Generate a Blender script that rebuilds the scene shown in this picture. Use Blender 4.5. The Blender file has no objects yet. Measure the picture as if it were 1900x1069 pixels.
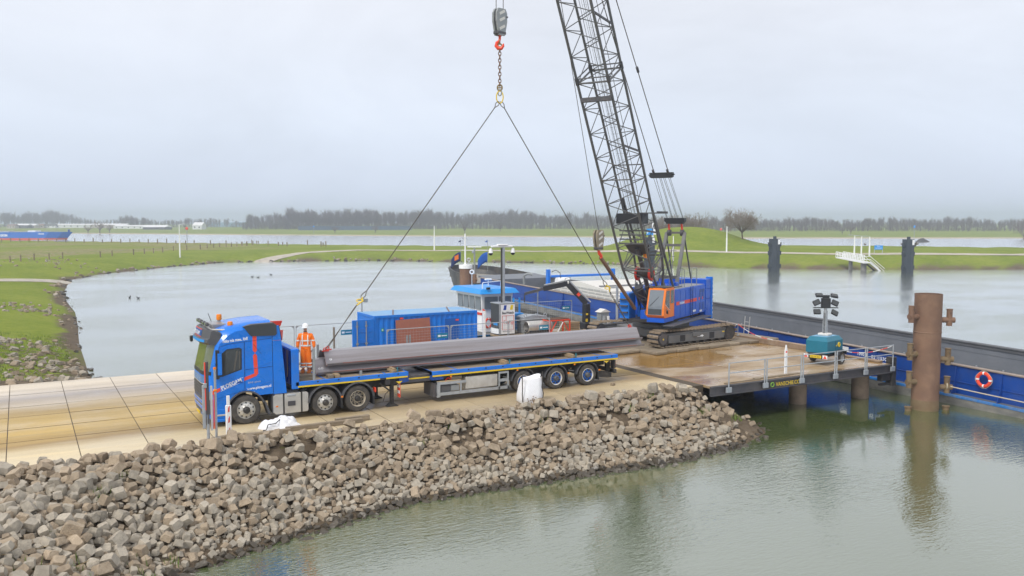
import bpy, bmesh, math, random
import numpy as np
from mathutils import Vector, Matrix, Euler
R = math.radians
rng = random.Random(7)
S = bpy.context.scene
COL = S.collection

# ------------------------------------------------------------------ camera, sky, sun, exposure
cam = bpy.data.cameras.new('camera'); camo = bpy.data.objects.new('camera', cam); COL.objects.link(camo)
cam.lens = 30.316; cam.sensor_width = 36; cam.clip_start = 0.5; cam.clip_end = 6000
camo.location = (0, 0, 7.25); camo.rotation_euler = (R(90 - 4.414), 0, R(-29.704)); S.camera = camo

W = bpy.data.worlds.new('World'); S.world = W; W.use_nodes = True
SUN_EL, SUN_AZ = 48, 245        # azimuth of the sun, clockwise from +Y
def build_world():
    nt = W.node_tree; N = nt.nodes; L = nt.links
    bg = N['Background']; bg.inputs['Strength'].default_value = 0.1
    sky = N.new('ShaderNodeTexSky'); sky.sky_type = 'NISHITA'; sky.sun_disc = False
    sky.sun_elevation = R(SUN_EL); sky.sun_rotation = R(SUN_AZ); sky.dust_density = 4; sky.ozone_density = 1.5
    tc = N.new('ShaderNodeTexCoord'); sep = N.new('ShaderNodeSeparateXYZ'); L.new(tc.outputs['Generated'], sep.inputs[0])
    rp = N.new('ShaderNodeValToRGB'); L.new(sep.outputs['Z'], rp.inputs[0])
    e = rp.color_ramp.elements
    e[0].position = 0.0; e[0].color = (.90, 1.01, 1.20, 1); e[1].position = 1.0; e[1].color = (1.22, 1.21, 1.22, 1)
    q = rp.color_ramp.elements.new(.10); q.color = (.96, 1.05, 1.20, 1)
    q = rp.color_ramp.elements.new(.28); q.color = (1.09, 1.12, 1.20, 1)
    mp = N.new('ShaderNodeMapping'); mp.inputs['Scale'].default_value = (1, 1, 2.6); L.new(tc.outputs['Generated'], mp.inputs[0])
    nz = N.new('ShaderNodeTexNoise'); nz.inputs['Scale'].default_value = 2.1; nz.inputs['Detail'].default_value = 7; nz.inputs['Roughness'].default_value = .55; nz.inputs['Distortion'].default_value = .6
    L.new(mp.outputs[0], nz.inputs['Vector'])
    mr = N.new('ShaderNodeMapRange'); mr.inputs[1].default_value = .3; mr.inputs[2].default_value = .7; mr.inputs[3].default_value = 7.7; mr.inputs[4].default_value = 9.4
    L.new(nz.outputs[0], mr.inputs[0])
    sc = N.new('ShaderNodeVectorMath'); sc.operation = 'SCALE'; L.new(rp.outputs[0], sc.inputs[0]); L.new(mr.outputs[0], sc.inputs['Scale'])
    mx = N.new('ShaderNodeMix'); mx.data_type = 'RGBA'; mx.inputs[0].default_value = .93
    L.new(sky.outputs[0], mx.inputs[6]); L.new(sc.outputs[0], mx.inputs[7]); L.new(mx.outputs[2], bg.inputs['Color'])
build_world()
sl = bpy.data.lights.new('sun', 'SUN'); sl.energy = 2.3; sl.angle = R(14); sl.color = (1, .96, .90)
so = bpy.data.objects.new('sun', sl); COL.objects.link(so); so.rotation_euler = (R(90 - SUN_EL), 0, R(180 - SUN_AZ)); so.location = (0, 0, 60)
S.view_settings.view_transform = 'Standard'; S.view_settings.look = 'None'; S.view_settings.exposure = 0; S.view_settings.gamma = 1
S.view_settings.use_curve_mapping = False
S.render.engine = 'CYCLES'
S.cycles.max_bounces = 6; S.cycles.diffuse_bounces = 3; S.cycles.glossy_bounces = 3; S.cycles.transmission_bounces = 4
S.cycles.volume_bounces = 3; S.cycles.use_denoising = True; S.cycles.use_adaptive_sampling = True; S.cycles.adaptive_threshold = .02

# ------------------------------------------------------------------ materials
MATS = {}
def M(name, col, rough=.5, metal=0., var=.12, scale=2., dirt=None, dscale=1.5, damt=.5, bump=0., bscale=15., rnd=0., world=False, coat=0., rvar=.1, stretch=None, spec=.5):
    if name in MATS: return MATS[name]
    m = bpy.data.materials.new(name); m.use_nodes = True; nt = m.node_tree; N = nt.nodes; L = nt.links
    b = N['Principled BSDF']; b.inputs['Metallic'].default_value = metal; b.inputs['Coat Weight'].default_value = coat
    b.inputs['Specular IOR Level'].default_value = spec
    if world:
        g = N.new('ShaderNodeNewGeometry'); vec = g.outputs['Position']
    else:
        g = N.new('ShaderNodeTexCoord'); vec = g.outputs['Object']
    if stretch:
        mp = N.new('ShaderNodeMapping'); mp.inputs['Scale'].default_value = stretch; L.new(vec, mp.inputs[0]); vec = mp.outputs[0]
    nz = N.new('ShaderNodeTexNoise'); nz.inputs['Scale'].default_value = scale; nz.inputs['Detail'].default_value = 6; nz.inputs['Roughness'].default_value = .6
    L.new(vec, nz.inputs['Vector'])
    mr = N.new('ShaderNodeMapRange'); mr.inputs[1].default_value = .25; mr.inputs[2].default_value = .75; mr.inputs[3].default_value = 1 - var; mr.inputs[4].default_value = 1 + var
    L.new(nz.outputs[0], mr.inputs[0]); fac = mr.outputs[0]
    if rnd:
        oi = N.new('ShaderNodeObjectInfo'); m2 = N.new('ShaderNodeMapRange'); m2.inputs[3].default_value = 1 - rnd; m2.inputs[4].default_value = 1 + rnd
        L.new(oi.outputs['Random'], m2.inputs[0]); mu = N.new('ShaderNodeMath'); mu.operation = 'MULTIPLY'; L.new(fac, mu.inputs[0]); L.new(m2.outputs[0], mu.inputs[1]); fac = mu.outputs[0]
    sc = N.new('ShaderNodeVectorMath'); sc.operation = 'SCALE'; sc.inputs[0].default_value = col[:3]; L.new(fac, sc.inputs['Scale']); out = sc.outputs[0]
    if dirt:
        n2 = N.new('ShaderNodeTexNoise'); n2.inputs['Scale'].default_value = dscale; n2.inputs['Detail'].default_value = 8; n2.inputs['Roughness'].default_value = .7; L.new(vec, n2.inputs['Vector'])
        r2 = N.new('ShaderNodeMapRange'); r2.inputs[1].default_value = .45; r2.inputs[2].default_value = .75; r2.inputs[3].default_value = 0; r2.inputs[4].default_value = damt; L.new(n2.outputs[0], r2.inputs[0])
        mx = N.new('ShaderNodeMix'); mx.data_type = 'RGBA'; L.new(r2.outputs[0], mx.inputs[0]); L.new(out, mx.inputs[6]); mx.inputs[7].default_value = (*dirt, 1); out = mx.outputs[2]
    L.new(out, b.inputs['Base Color'])
    rr = N.new('ShaderNodeMapRange'); rr.inputs[1].default_value = .3; rr.inputs[2].default_value = .7; rr.inputs[3].default_value = max(.02, rough - rvar); rr.inputs[4].default_value = min(1, rough + rvar); L.new(nz.outputs[0], rr.inputs[0]); L.new(rr.outputs[0], b.inputs['Roughness'])
    if bump:
        n3 = N.new('ShaderNodeTexNoise'); n3.inputs['Scale'].default_value = bscale; n3.inputs['Detail'].default_value = 6; L.new(vec, n3.inputs['Vector'])
        bp = N.new('ShaderNodeBump'); bp.inputs['Strength'].default_value = min(1, bump); bp.inputs['Distance'].default_value = .02 if bump <= 1 else .02 * bump; L.new(n3.outputs[0], bp.inputs['Height']); L.new(bp.outputs[0], b.inputs['Normal'])
    MATS[name] = m; return m
def emis_free_glass(name, col, rough=.06):
    m = M(name, col, rough, 0, .1, 1.5, rvar=.03, spec=.8, coat=.3); return m

TBLUE = M('truck_blue', (.001, .175, .72), .30, var=.08, dirt=(.06, .15, .34), dscale=1.6, damt=.25, coat=.35, spec=.35)
TRBLUE = M('trailer_blue', (.001, .17, .70), .4, var=.08, dirt=(.12, .14, .16), dscale=3, damt=.35)
DBLUE = M('dark_blue', (.003, .055, .28), .45, var=.12, dirt=(.06, .07, .09), dscale=2, damt=.4)
CBLUE = M('container_blue', (.002, .18, .70), .42, var=.08, dirt=(.10, .14, .2), dscale=1.5, damt=.25)
KBLUE = M('crane_blue', (.001, .10, .60), .38, var=.07, dirt=(.07, .08, .12), dscale=1.4, damt=.2)
SBLUE = M('sky_blue', (.01, .27, .72), .4, var=.06)
BBLUE = M('barge_blue', (.003, .055, .30), .45, var=.14, scale=.8, dirt=(.05, .055, .07), dscale=.9, damt=.4)
TEAL = M('teal', (.012, .16, .24), .4, var=.06)
ORANGE = M('crane_orange', (.85, .20, .012), .4, var=.05)
HIVIS = M('hivis_orange', (.95, .19, .008), .75, var=.06, scale=8, bump=.4, bscale=25)
REFL = M('reflective_tape', (.75, .75, .72), .5, var=.05)
RED = M('red_paint', (.62, .035, .015), .45, var=.08)
REDB = M('red_bright', (.80, .07, .03), .45, var=.05)
YEL = M('yellow', (.78, .55, .02), .5, var=.08, dirt=(.3, .22, .1), dscale=4, damt=.3)
AMBER = M('amber_lens', (.85, .24, .01), .25, var=.03)
WHITE = M('white_paint', (.78, .79, .80), .45, var=.05, dirt=(.45, .42, .38), dscale=1.2, damt=.25)
WHITEC = M('white_clean', (.82, .83, .84), .45, var=.03)
LETW = M('white_lettering', (.85, .87, .9), .5, var=.02)
LETD = M('dark_lettering', (.03, .03, .035), .5, var=.02)
BAGW = M('white_fabric', (.80, .81, .84), .8, var=.06, scale=5, dirt=(.45, .36, .26), dscale=2.2, damt=.18, bump=.6, bscale=9)
BLACK = M('black_rubber', (.035, .033, .032), .75, var=.2, dirt=(.14, .12, .10), dscale=4, damt=.6)
TYRE = M('tyre_dusty', (.060, .056, .052), .85, var=.18, dirt=(.17, .15, .125), dscale=5, damt=.7, bump=.3, bscale=40)
BLKP = M('black_plastic', (.022, .024, .028), .45, var=.15)
GRYP = M('grey_plastic', (.075, .08, .092), .5, var=.12, dirt=(.16, .15, .14), dscale=3, damt=.4)
CHAS = M('chassis_black', (.028, .027, .027), .6, var=.2, dirt=(.11, .095, .08), dscale=3, damt=.5)
ALU = M('aluminium', (.62, .61, .58), .38, .55, var=.12, dirt=(.36, .33, .28), dscale=3, damt=.4)
GALV = M('galvanised', (.42, .45, .48), .45, .45, var=.15, scale=6)
GALVD = M('galvanised_dull', (.30, .32, .33), .55, .3, var=.15, scale=4)
STEEL = M('mill_steel', (.32, .305, .325), .42, .3, var=.2, scale=1.2, dirt=(.16, .125, .11), dscale=1.0, damt=.75, stretch=(.10, 3, 3), bump=.15, bscale=10)
STEELI = M('steel_rusty_edge', (.22, .10, .06), .75, .1, var=.25, scale=2)
STEELD = M('dark_steel', (.085, .085, .095), .5, .2, var=.2, dirt=(.16, .12, .09), dscale=2, damt=.4)
LATT = M('lattice_grey', (.125, .128, .135), .5, .15, var=.15, dirt=(.15, .13, .11), dscale=2, damt=.35)
CRGRY = M('crane_grey', (.14, .145, .15), .5, .1, var=.12, dirt=(.2, .16, .11), dscale=2.5, damt=.5)
TRACK = M('track_mud', (.24, .185, .13), .85, .1, var=.25, scale=4, dirt=(.38, .31, .22), dscale=3, damt=.8, bump=.6)
TRKD = M('track_dark', (.055, .05, .046), .75, .2, var=.25, scale=4, dirt=(.15, .12, .09), dscale=4, damt=.6)
RUST = M('rust_brown', (.185, .108, .072), .75, .12, var=.2, scale=1.2, dirt=(.29, .18, .115), dscale=1.0, damt=.75, bump=.25, bscale=14)
RUSTG = M('rust_olive', (.17, .115, .065), .8, .1, var=.2, scale=1.5, dirt=(.22, .19, .10), dscale=1.4, damt=.7, bump=.3, bscale=14)
RUSTR = M('rust_red_plate', (.34, .125, .085), .8, .05, var=.16, scale=1.2, dirt=(.22, .10, .075), dscale=1.3, damt=.6)
WIRE = M('wire_rope', (.10, .085, .07), .6, .3, var=.2, scale=10)
WOOD = M('timber', (.34, .25, .15), .8, var=.25, scale=3, dirt=(.18, .13, .08), dscale=3, damt=.6, rnd=.2, bump=.4, stretch=(.6, 3, 3))
WOODD = M('timber_weathered', (.26, .21, .15), .85, var=.25, scale=3, dirt=(.10, .08, .055), dscale=2, damt=.7, rnd=.2, bump=.5, stretch=(.6, 3, 3))
PLY = M('bed_floor', (.30, .235, .16), .75, var=.2, scale=2, dirt=(.10, .095, .09), dscale=1.2, damt=.8, stretch=(.4, 2, 1))
GLASS = emis_free_glass('dark_glass', (.030, .035, .036))
GLASSG = emis_free_glass('green_glass', (.11, .13, .055), .08)
GLASSB = emis_free_glass('sky_glass', (.16, .19, .22), .08)
CURT = M('curtain', (.25, .24, .2), .8, var=.2)
HULLG = M('hull_grey', (.14, .14, .135), .7, var=.25, scale=.7, dirt=(.32, .30, .26), dscale=.8, damt=.8, bump=.2, stretch=(1, 1, 2))
HULLB = M('hull_black', (.035, .034, .033), .7, var=.3, scale=1.5, dirt=(.12, .11, .095), dscale=1.2, damt=.8, bump=.3)
HOLD = M('hold_grey', (.145, .16, .185), .55, var=.12, scale=.5, dirt=(.21, .22, .24), dscale=.7, damt=.6)
RAILB = M('coaming_rail', (.30, .245, .21), .65, var=.2, scale=1.5, dirt=(.16, .12, .10), dscale=2, damt=.6)
HATCH = M('hatch_white', (.66, .645, .61), .55, var=.08, dirt=(.45, .42, .37), dscale=1, damt=.4)
SKIN = M('skin', (.48, .25, .17), .6, var=.08)
DARKC = M('dark_cloth', (.03, .032, .04), .85, var=.2)
CONC = M('concrete_block', (.36, .33, .28), .85, var=.2, scale=1.5, dirt=(.2, .17, .13), dscale=1.5, damt=.6, bump=.3)
DOLB = M('dolphin_black', (.030, .042, .055), .55, var=.2, dirt=(.07, .08, .09), dscale=.6, damt=.5)

# ------------------------------------------------------------------ mesh builder
class MB:
    def __init__(s): s.v = []; s.f = []; s.m = []
    def add(s, vs, fs, m=0, X=None):
        o = len(s.v)
        s.v += [tuple(X @ Vector(p)) for p in vs] if X is not None else [tuple(p) for p in vs]
        s.f += [tuple(i + o for i in f) for f in fs]; s.m += [m] * len(fs); return s
    def bx(s, x0, x1, y0, y1, z0, z1, b=0, m=0, X=None):
        c = ((x0 + x1) / 2, (y0 + y1) / 2, (z0 + z1) / 2); h = (abs(x1 - x0) / 2, abs(y1 - y0) / 2, abs(z1 - z0) / 2)
        b = min(b, min(h) * .9)
        if b <= 0:
            vs = [(c[0] + i * h[0], c[1] + j * h[1], c[2] + k * h[2]) for i in (-1, 1) for j in (-1, 1) for k in (-1, 1)]
            return s.add(vs, [(0, 1, 3, 2), (4, 6, 7, 5), (0, 4, 5, 1), (2, 3, 7, 6), (0, 2, 6, 4), (1, 5, 7, 3)], m, X)
        vs = []; ix = {}
        for i in (-1, 1):
            for j in (-1, 1):
                for k in (-1, 1):
                    sg = (i, j, k)
                    for a in range(3):
                        ix[(i, j, k, a)] = len(vs)
                        vs.append(tuple(c[q] + sg[q] * (h[q] - (0 if q == a else b)) for q in range(3)))
        fs = []
        for a in range(3):
            u, w = [q for q in range(3) if q != a]
            for t in (-1, 1):
                def key(p, q):
                    g = [0, 0, 0]; g[a] = t; g[u] = p; g[w] = q; return ix[(*g, a)]
                fs.append((key(-1, -1), key(1, -1), key(1, 1), key(-1, 1)))
        for a in range(3):
            for c2 in range(a + 1, 3):
                w = 3 - a - c2
                for t in (-1, 1):
                    for r in (-1, 1):
                        def key(q, which):
                            g = [0, 0, 0]; g[a] = t; g[c2] = r; g[w] = q; return ix[(*g, which)]
                        fs.append((key(-1, a), key(1, a), key(1, c2), key(-1, c2)))
        for i in (-1, 1):
            for j in (-1, 1):
                for k in (-1, 1): fs.append((ix[(i, j, k, 0)], ix[(i, j, k, 1)], ix[(i, j, k, 2)]))
        return s.add(vs, fs, m, X)
    def cyl(s, p0, p1, r, r2=None, n=10, cap=True, m=0, X=None):
        return s.tube([p0, p1], [r, r if r2 is None else r2], n, cap, m, X)
    def tube(s, pts, r, n=6, cap=True, m=0, X=None, closed=False):
        P = [Vector(p) for p in pts]; k = len(P)
        rs = r if isinstance(r, (list, tuple)) else [r] * k
        vs = []; up = None
        for i, p in enumerate(P):
            if closed: t = (P[(i + 1) % k] - P[i - 1])
            else: t = (P[min(i + 1, k - 1)] - P[max(i - 1, 0)])
            t = t.normalized() if t.length > 1e-9 else Vector((0, 0, 1))
            if up is None: up = Vector((0, 0, 1)) if abs(t.z) < .9 else Vector((1, 0, 0))
            a = t.cross(up); a = a.normalized() if a.length > 1e-6 else t.orthogonal().normalized()
            bvec = a.cross(t).normalized(); up = bvec
            for j in range(n):
                th = 2 * math.pi * j / n; vs.append(p + (a * math.cos(th) + bvec * math.sin(th)) * rs[i])
        fs = []
        for i in range(k if closed else k - 1):
            for j in range(n):
                i2 = (i + 1) % k; fs.append((i * n + j, i * n + (j + 1) % n, i2 * n + (j + 1) % n, i2 * n + j))
        if cap and not closed: fs += [tuple(range(n - 1, -1, -1)), tuple(range((k - 1) * n, k * n))]
        return s.add(vs, fs, m, X)
    def bar(s, p0, p1, w, h, m=0, X=None):      # rectangular bar
        p0, p1 = Vector(p0), Vector(p1); t = (p1 - p0).normalized(); up = Vector((0, 0, 1)) if abs(t.z) < .95 else Vector((0, 1, 0))
        a = t.cross(up).normalized() * w / 2; b = a.cross(t).normalized() * h / 2
        vs = [p + i * a + j * b for p in (p0, p1) for i, j in ((-1, -1), (1, -1), (1, 1), (-1, 1))]
        return s.add(vs, [(0, 3, 2, 1), (4, 5, 6, 7), (0, 1, 5, 4), (1, 2, 6, 5), (2, 3, 7, 6), (3, 0, 4, 7)], m, X)
    def lathe(s, prof, o, axis='z', n=24, m=0, X=None, arc=(0, 1)):
        vs = []; full = arc == (0, 1); k = n if full else n + 1
        for (r, h) in prof:
            for j in range(k):
                th = 2 * math.pi * (arc[0] + (arc[1] - arc[0]) * j / n); c, q = r * math.cos(th), r * math.sin(th)
                p = {'z': (c, q, h), 'y': (c, h, q), 'x': (h, c, q)}[axis]; vs.append((p[0] + o[0], p[1] + o[1], p[2] + o[2]))
        fs = []
        for i in range(len(prof) - 1):
            for j in range(n if full else n):
                j2 = (j + 1) % k if full else j + 1
                fs.append((i * k + j, i * k + j2, (i + 1) * k + j2, (i + 1) * k + j))
        return s.add(vs, fs, m, X)
    def prism(s, pts, plane, a0, a1, m=0, X=None):
        f = {'xz': lambda p, a: (p[0], a, p[1]), 'xy': lambda p, a: (p[0], p[1], a), 'yz': lambda p, a: (a, p[0], p[1])}[plane]
        n = len(pts); vs = [f(p, a0) for p in pts] + [f(p, a1) for p in pts]
        fs = [tuple(range(n)), tuple(range(2 * n - 1, n - 1, -1))] + [(i, (i + 1) % n, n + (i + 1) % n, n + i) for i in range(n)]
        return s.add(vs, fs, m, X)
    def loft(s, rings, cap=True, m=0, X=None, closed=True):
        n = len(rings[0]); vs = [p for r in rings for p in r]; fs = []
        for i in range(len(rings) - 1):
            for j in range(n if closed else n - 1): fs.append((i * n + j, i * n + (j + 1) % n, (i + 1) * n + (j + 1) % n, (i + 1) * n + j))
        if cap: fs += [tuple(range(n)), tuple(range(len(vs) - 1, len(vs) - n - 1, -1))]
        return s.add(vs, fs, m, X)
    def torus(s, c, axis, R_, r, n=16, k=6, m=0, sx=1, sy=1, X=None):
        ax = Vector(axis).normalized(); u = ax.orthogonal().normalized()
        if abs(ax.z) < .5: u = Vector((0, 0, 1)) - ax * ax.z; u.normalize()
        w = ax.cross(u)
        pts = [Vector(c) + (u * math.cos(2 * math.pi * i / n) * sx + w * math.sin(2 * math.pi * i / n) * sy) * R_ for i in range(n)]
        return s.tube(pts, r, k, False, m, X, closed=True)
    def hull(s, pts, m=0, X=None):
        bm = bmesh.new()
        for p in pts: bm.verts.new(p)
        bmesh.ops.convex_hull(bm, input=bm.verts)
        bm.verts.ensure_lookup_table()
        keep = [v for v in bm.verts if v.link_faces]; ix = {v: i for i, v in enumerate(keep)}
        vs = [v.co.copy() for v in keep]; fs = [tuple(ix[v] for v in f.verts) for f in bm.faces]; bm.free()
        return s.add(vs, fs, m, X)
    def mesh(s, name, mats, smooth=35, fix=True):
        me = bpy.data.meshes.new(name); me.from_pydata(s.v, [], s.f)
        if not isinstance(mats, (list, tuple)): mats = [mats]
        for q in mats: me.materials.append(q)
        if len(mats) > 1: me.polygons.foreach_set('material_index', s.m)
        if fix:
            bm = bmesh.new(); bm.from_mesh(me); bmesh.ops.recalc_face_normals(bm, faces=bm.faces); bm.to_mesh(me); bm.free()
        if smooth: me.shade_smooth(); me.set_sharp_from_angle(angle=R(smooth))
        me.update(); return me
    def build(s, name, mats, parent=None, smooth=35, loc=None, rot=None, fix=True):
        o = bpy.data.objects.new(name, s.mesh(name, mats, smooth, fix)); COL.objects.link(o)
        if parent is not None: o.parent = parent
        if loc is not None: o.location = loc
        if rot is not None: o.rotation_euler = rot
        return o
def tag(o, label=None, cat=None, group=None, kind=None):
    if label: o['label'] = label
    if cat: o['category'] = cat
    if group: o['group'] = group
    if kind: o['kind'] = kind
    return o
def thing(name, label, cat, loc=(0, 0, 0), rotz=0, group=None):
    o = bpy.data.objects.new(name, None); COL.objects.link(o); o.location = loc; o.rotation_euler = (0, 0, rotz); o.empty_display_size = .3
    return tag(o, label, cat, group)
def copy_tree(o, parent=None):
    c = o.copy(); COL.objects.link(c)
    if parent is not None: c.parent = parent
    for ch in list(o.children): copy_tree(ch, c)
    return c
def inst(name, me, parent=None, loc=None, rot=None, scale=None):
    o = bpy.data.objects.new(name, me); COL.objects.link(o)
    if parent is not None: o.parent = parent
    if loc is not None: o.location = loc
    if rot is not None: o.rotation_euler = rot
    if scale is not None: o.scale = scale if isinstance(scale, (tuple, list)) else (scale,) * 3
    return o
def text(name, body, size, org, xd, yd, m, parent, width=None, ext=.002, shear=0, align='LEFT', bold=0):
    cu = bpy.data.curves.new(name, 'FONT'); cu.body = body; cu.size = size; cu.extrude = ext; cu.shear = shear; cu.align_x = align; cu.resolution_u = 2; cu.offset = bold
    t = bpy.data.objects.new(name + '_src', cu); COL.objects.link(t); bpy.context.view_layer.update()
    me = bpy.data.meshes.new_from_object(t.evaluated_get(bpy.context.evaluated_depsgraph_get())); me.name = name
    bpy.data.objects.remove(t); bpy.data.curves.remove(cu); me.materials.clear(); me.materials.append(m)
    xs = [v.co.x for v in me.vertices]; w = max(xs) - min(xs); sx = width / w if width else 1
    xd = Vector(xd).normalized(); yd = Vector(yd); yd = (yd - xd * xd.dot(yd)).normalized(); zd = xd.cross(yd)
    me.transform(Matrix(((xd.x * sx, yd.x, zd.x, org[0]), (xd.y * sx, yd.y, zd.y, org[1]), (xd.z * sx, yd.z, zd.z, org[2]), (0, 0, 0, 1))))
    o = bpy.data.objects.new(name, me); COL.objects.link(o)
    if parent is not None: o.parent = parent
    return o
def arcpts(cx, cz, r, a0, a1, n): return [(cx + r * math.cos(R(a0 + (a1 - a0) * i / n)), cz + r * math.sin(R(a0 + (a1 - a0) * i / n))) for i in range(n + 1)]

# ------------------------------------------------------------------ terrain, water
WZ = -1.8
HARB = np.array([(1.5, -60), (1.2, 12), (2.0, 19), (3.2, 22.9), (5.8, 23.9), (10.7, 25.3), (15.4, 25.1), (21, 24.7), (25, 25.2), (27.6, 26.3), (28.6, 28.2), (28.2, 33), (27.8, 40),
    (27, 46), (25.5, 47), (20, 46.6), (12, 46.3), (6, 46.3), (4.2, 46.8), (3.5, 49), (3.3, 57), (3.56, 70.4), (4.2, 85), (4.57, 95.8), (4.4, 110), (4.88, 126.4), (6.56, 149.3), (11, 162), (18.3, 173), (28, 186),
    (39.6, 197.2), (55, 195), (71.5, 188), (98.5, 160.8), (109.6, 146.3), (117, 129.7), (125, 120), (134.8, 110.7), (148, 102), (165, 93.5), (230, 62), (330, 0), (380, -120), (100, -160)], float)
RNEAR = [(-420, 800), (-130, 520), (-6.4, 381), (55.6, 293), (104.6, 231), (146, 197), (176, 163), (205, 127), (262, 70), (400, -60), (640, -300)]
RFAR = [(900, -150), (640, 120), (459, 261), (336, 331.5), (215, 475), (141, 564), (39, 706), (-110, 900), (-420, 1250)]
RIV = np.array(RNEAR + RFAR, float)
def sdist(poly, x, y):                       # >0 outside
    d = np.full(x.shape, 1e18); ins = np.zeros(x.shape, bool); n = len(poly)
    for i in range(n):
        a, b = poly[i], poly[(i + 1) % n]; e = b - a; wx, wy = x - a[0], y - a[1]
        t = np.clip((wx * e[0] + wy * e[1]) / (e @ e), 0, 1); d = np.minimum(d, (wx - t * e[0]) ** 2 + (wy - t * e[1]) ** 2)
        c = ((a[1] <= y) != (b[1] <= y)) & (x < (b[0] - a[0]) * (y - a[1]) / ((b[1] - a[1]) if b[1] != a[1] else 1e-9) + a[0]); ins ^= c
    d = np.sqrt(d); return np.where(ins, -d, d)
def sstep(a, b, x): t = np.clip((x - a) / (b - a), 0, 1); return t * t * (3 - 2 * t)
def wob(x, y, f, s=0.):                      # cheap smooth noise
    return (np.sin(x * f + 1.3 * np.sin(y * f * .7 + s)) + np.sin(y * f * 1.13 + 1.7 * np.sin(x * f * .61 + s * 2)) + np.sin((x + y) * f * .53 + s)) / 3
def height(x, y):
    x = np.asarray(x, float); y = np.asarray(y, float)
    sh = sdist(HARB, x, y); sr = sdist(RIV, x, y)
    far = (sr > 0) & (sdist(np.array(RFAR[::-1] + [(2500, 4000), (4000, 2500)][::-1], float), x, y) < 0)
    near = sstep(52, 44, y) * sstep(46, 30, x)
    A = 2.1 + .9 * sstep(-60, 20, x - y) * (1 - near)
    base = WZ + A * (1 - np.exp(-np.maximum(sh, 0) / 7))
    rd = WZ + np.minimum(np.maximum(sh, 0) * .50, 1.70)
    z = base * (1 - near) + rd * near
    z = z + .12 * wob(x, y, .21, 1.) * sstep(1, 12, sh) * (1 - near) + .05 * wob(x, y, .9, 3.) * sstep(.5, 3, sh) * (1 - near)
    z = z + 5.3 * np.exp(-np.abs(((x - 142.5) * .8686 - (y - 164.5) * .4955) / 15) ** 2.6 - np.abs(((x - 142.5) * .4955 + (y - 164.5) * .8686) / 14) ** 2.3)
    z = np.where(sh < 0, WZ + np.maximum(sh, -3) * .35, z)
    z = np.where(far, z, np.minimum(z, WZ + 3.5 * (1 - np.exp(-np.maximum(sr, 0) / 2.2)) + 6 * sstep(2, 14, sr)))
    zf = WZ + .1 + 2.1 * (1 - np.exp(-np.maximum(sr, 0) / 90)) + .25 * wob(x, y, .03, 2.) * sstep(20, 90, sr)
    z = np.where(far, zf, z)
    return np.where((sr < 0), WZ - .8, z)
def zat(x, y): return float(height(np.array([x]), np.array([y]))[0])

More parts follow.
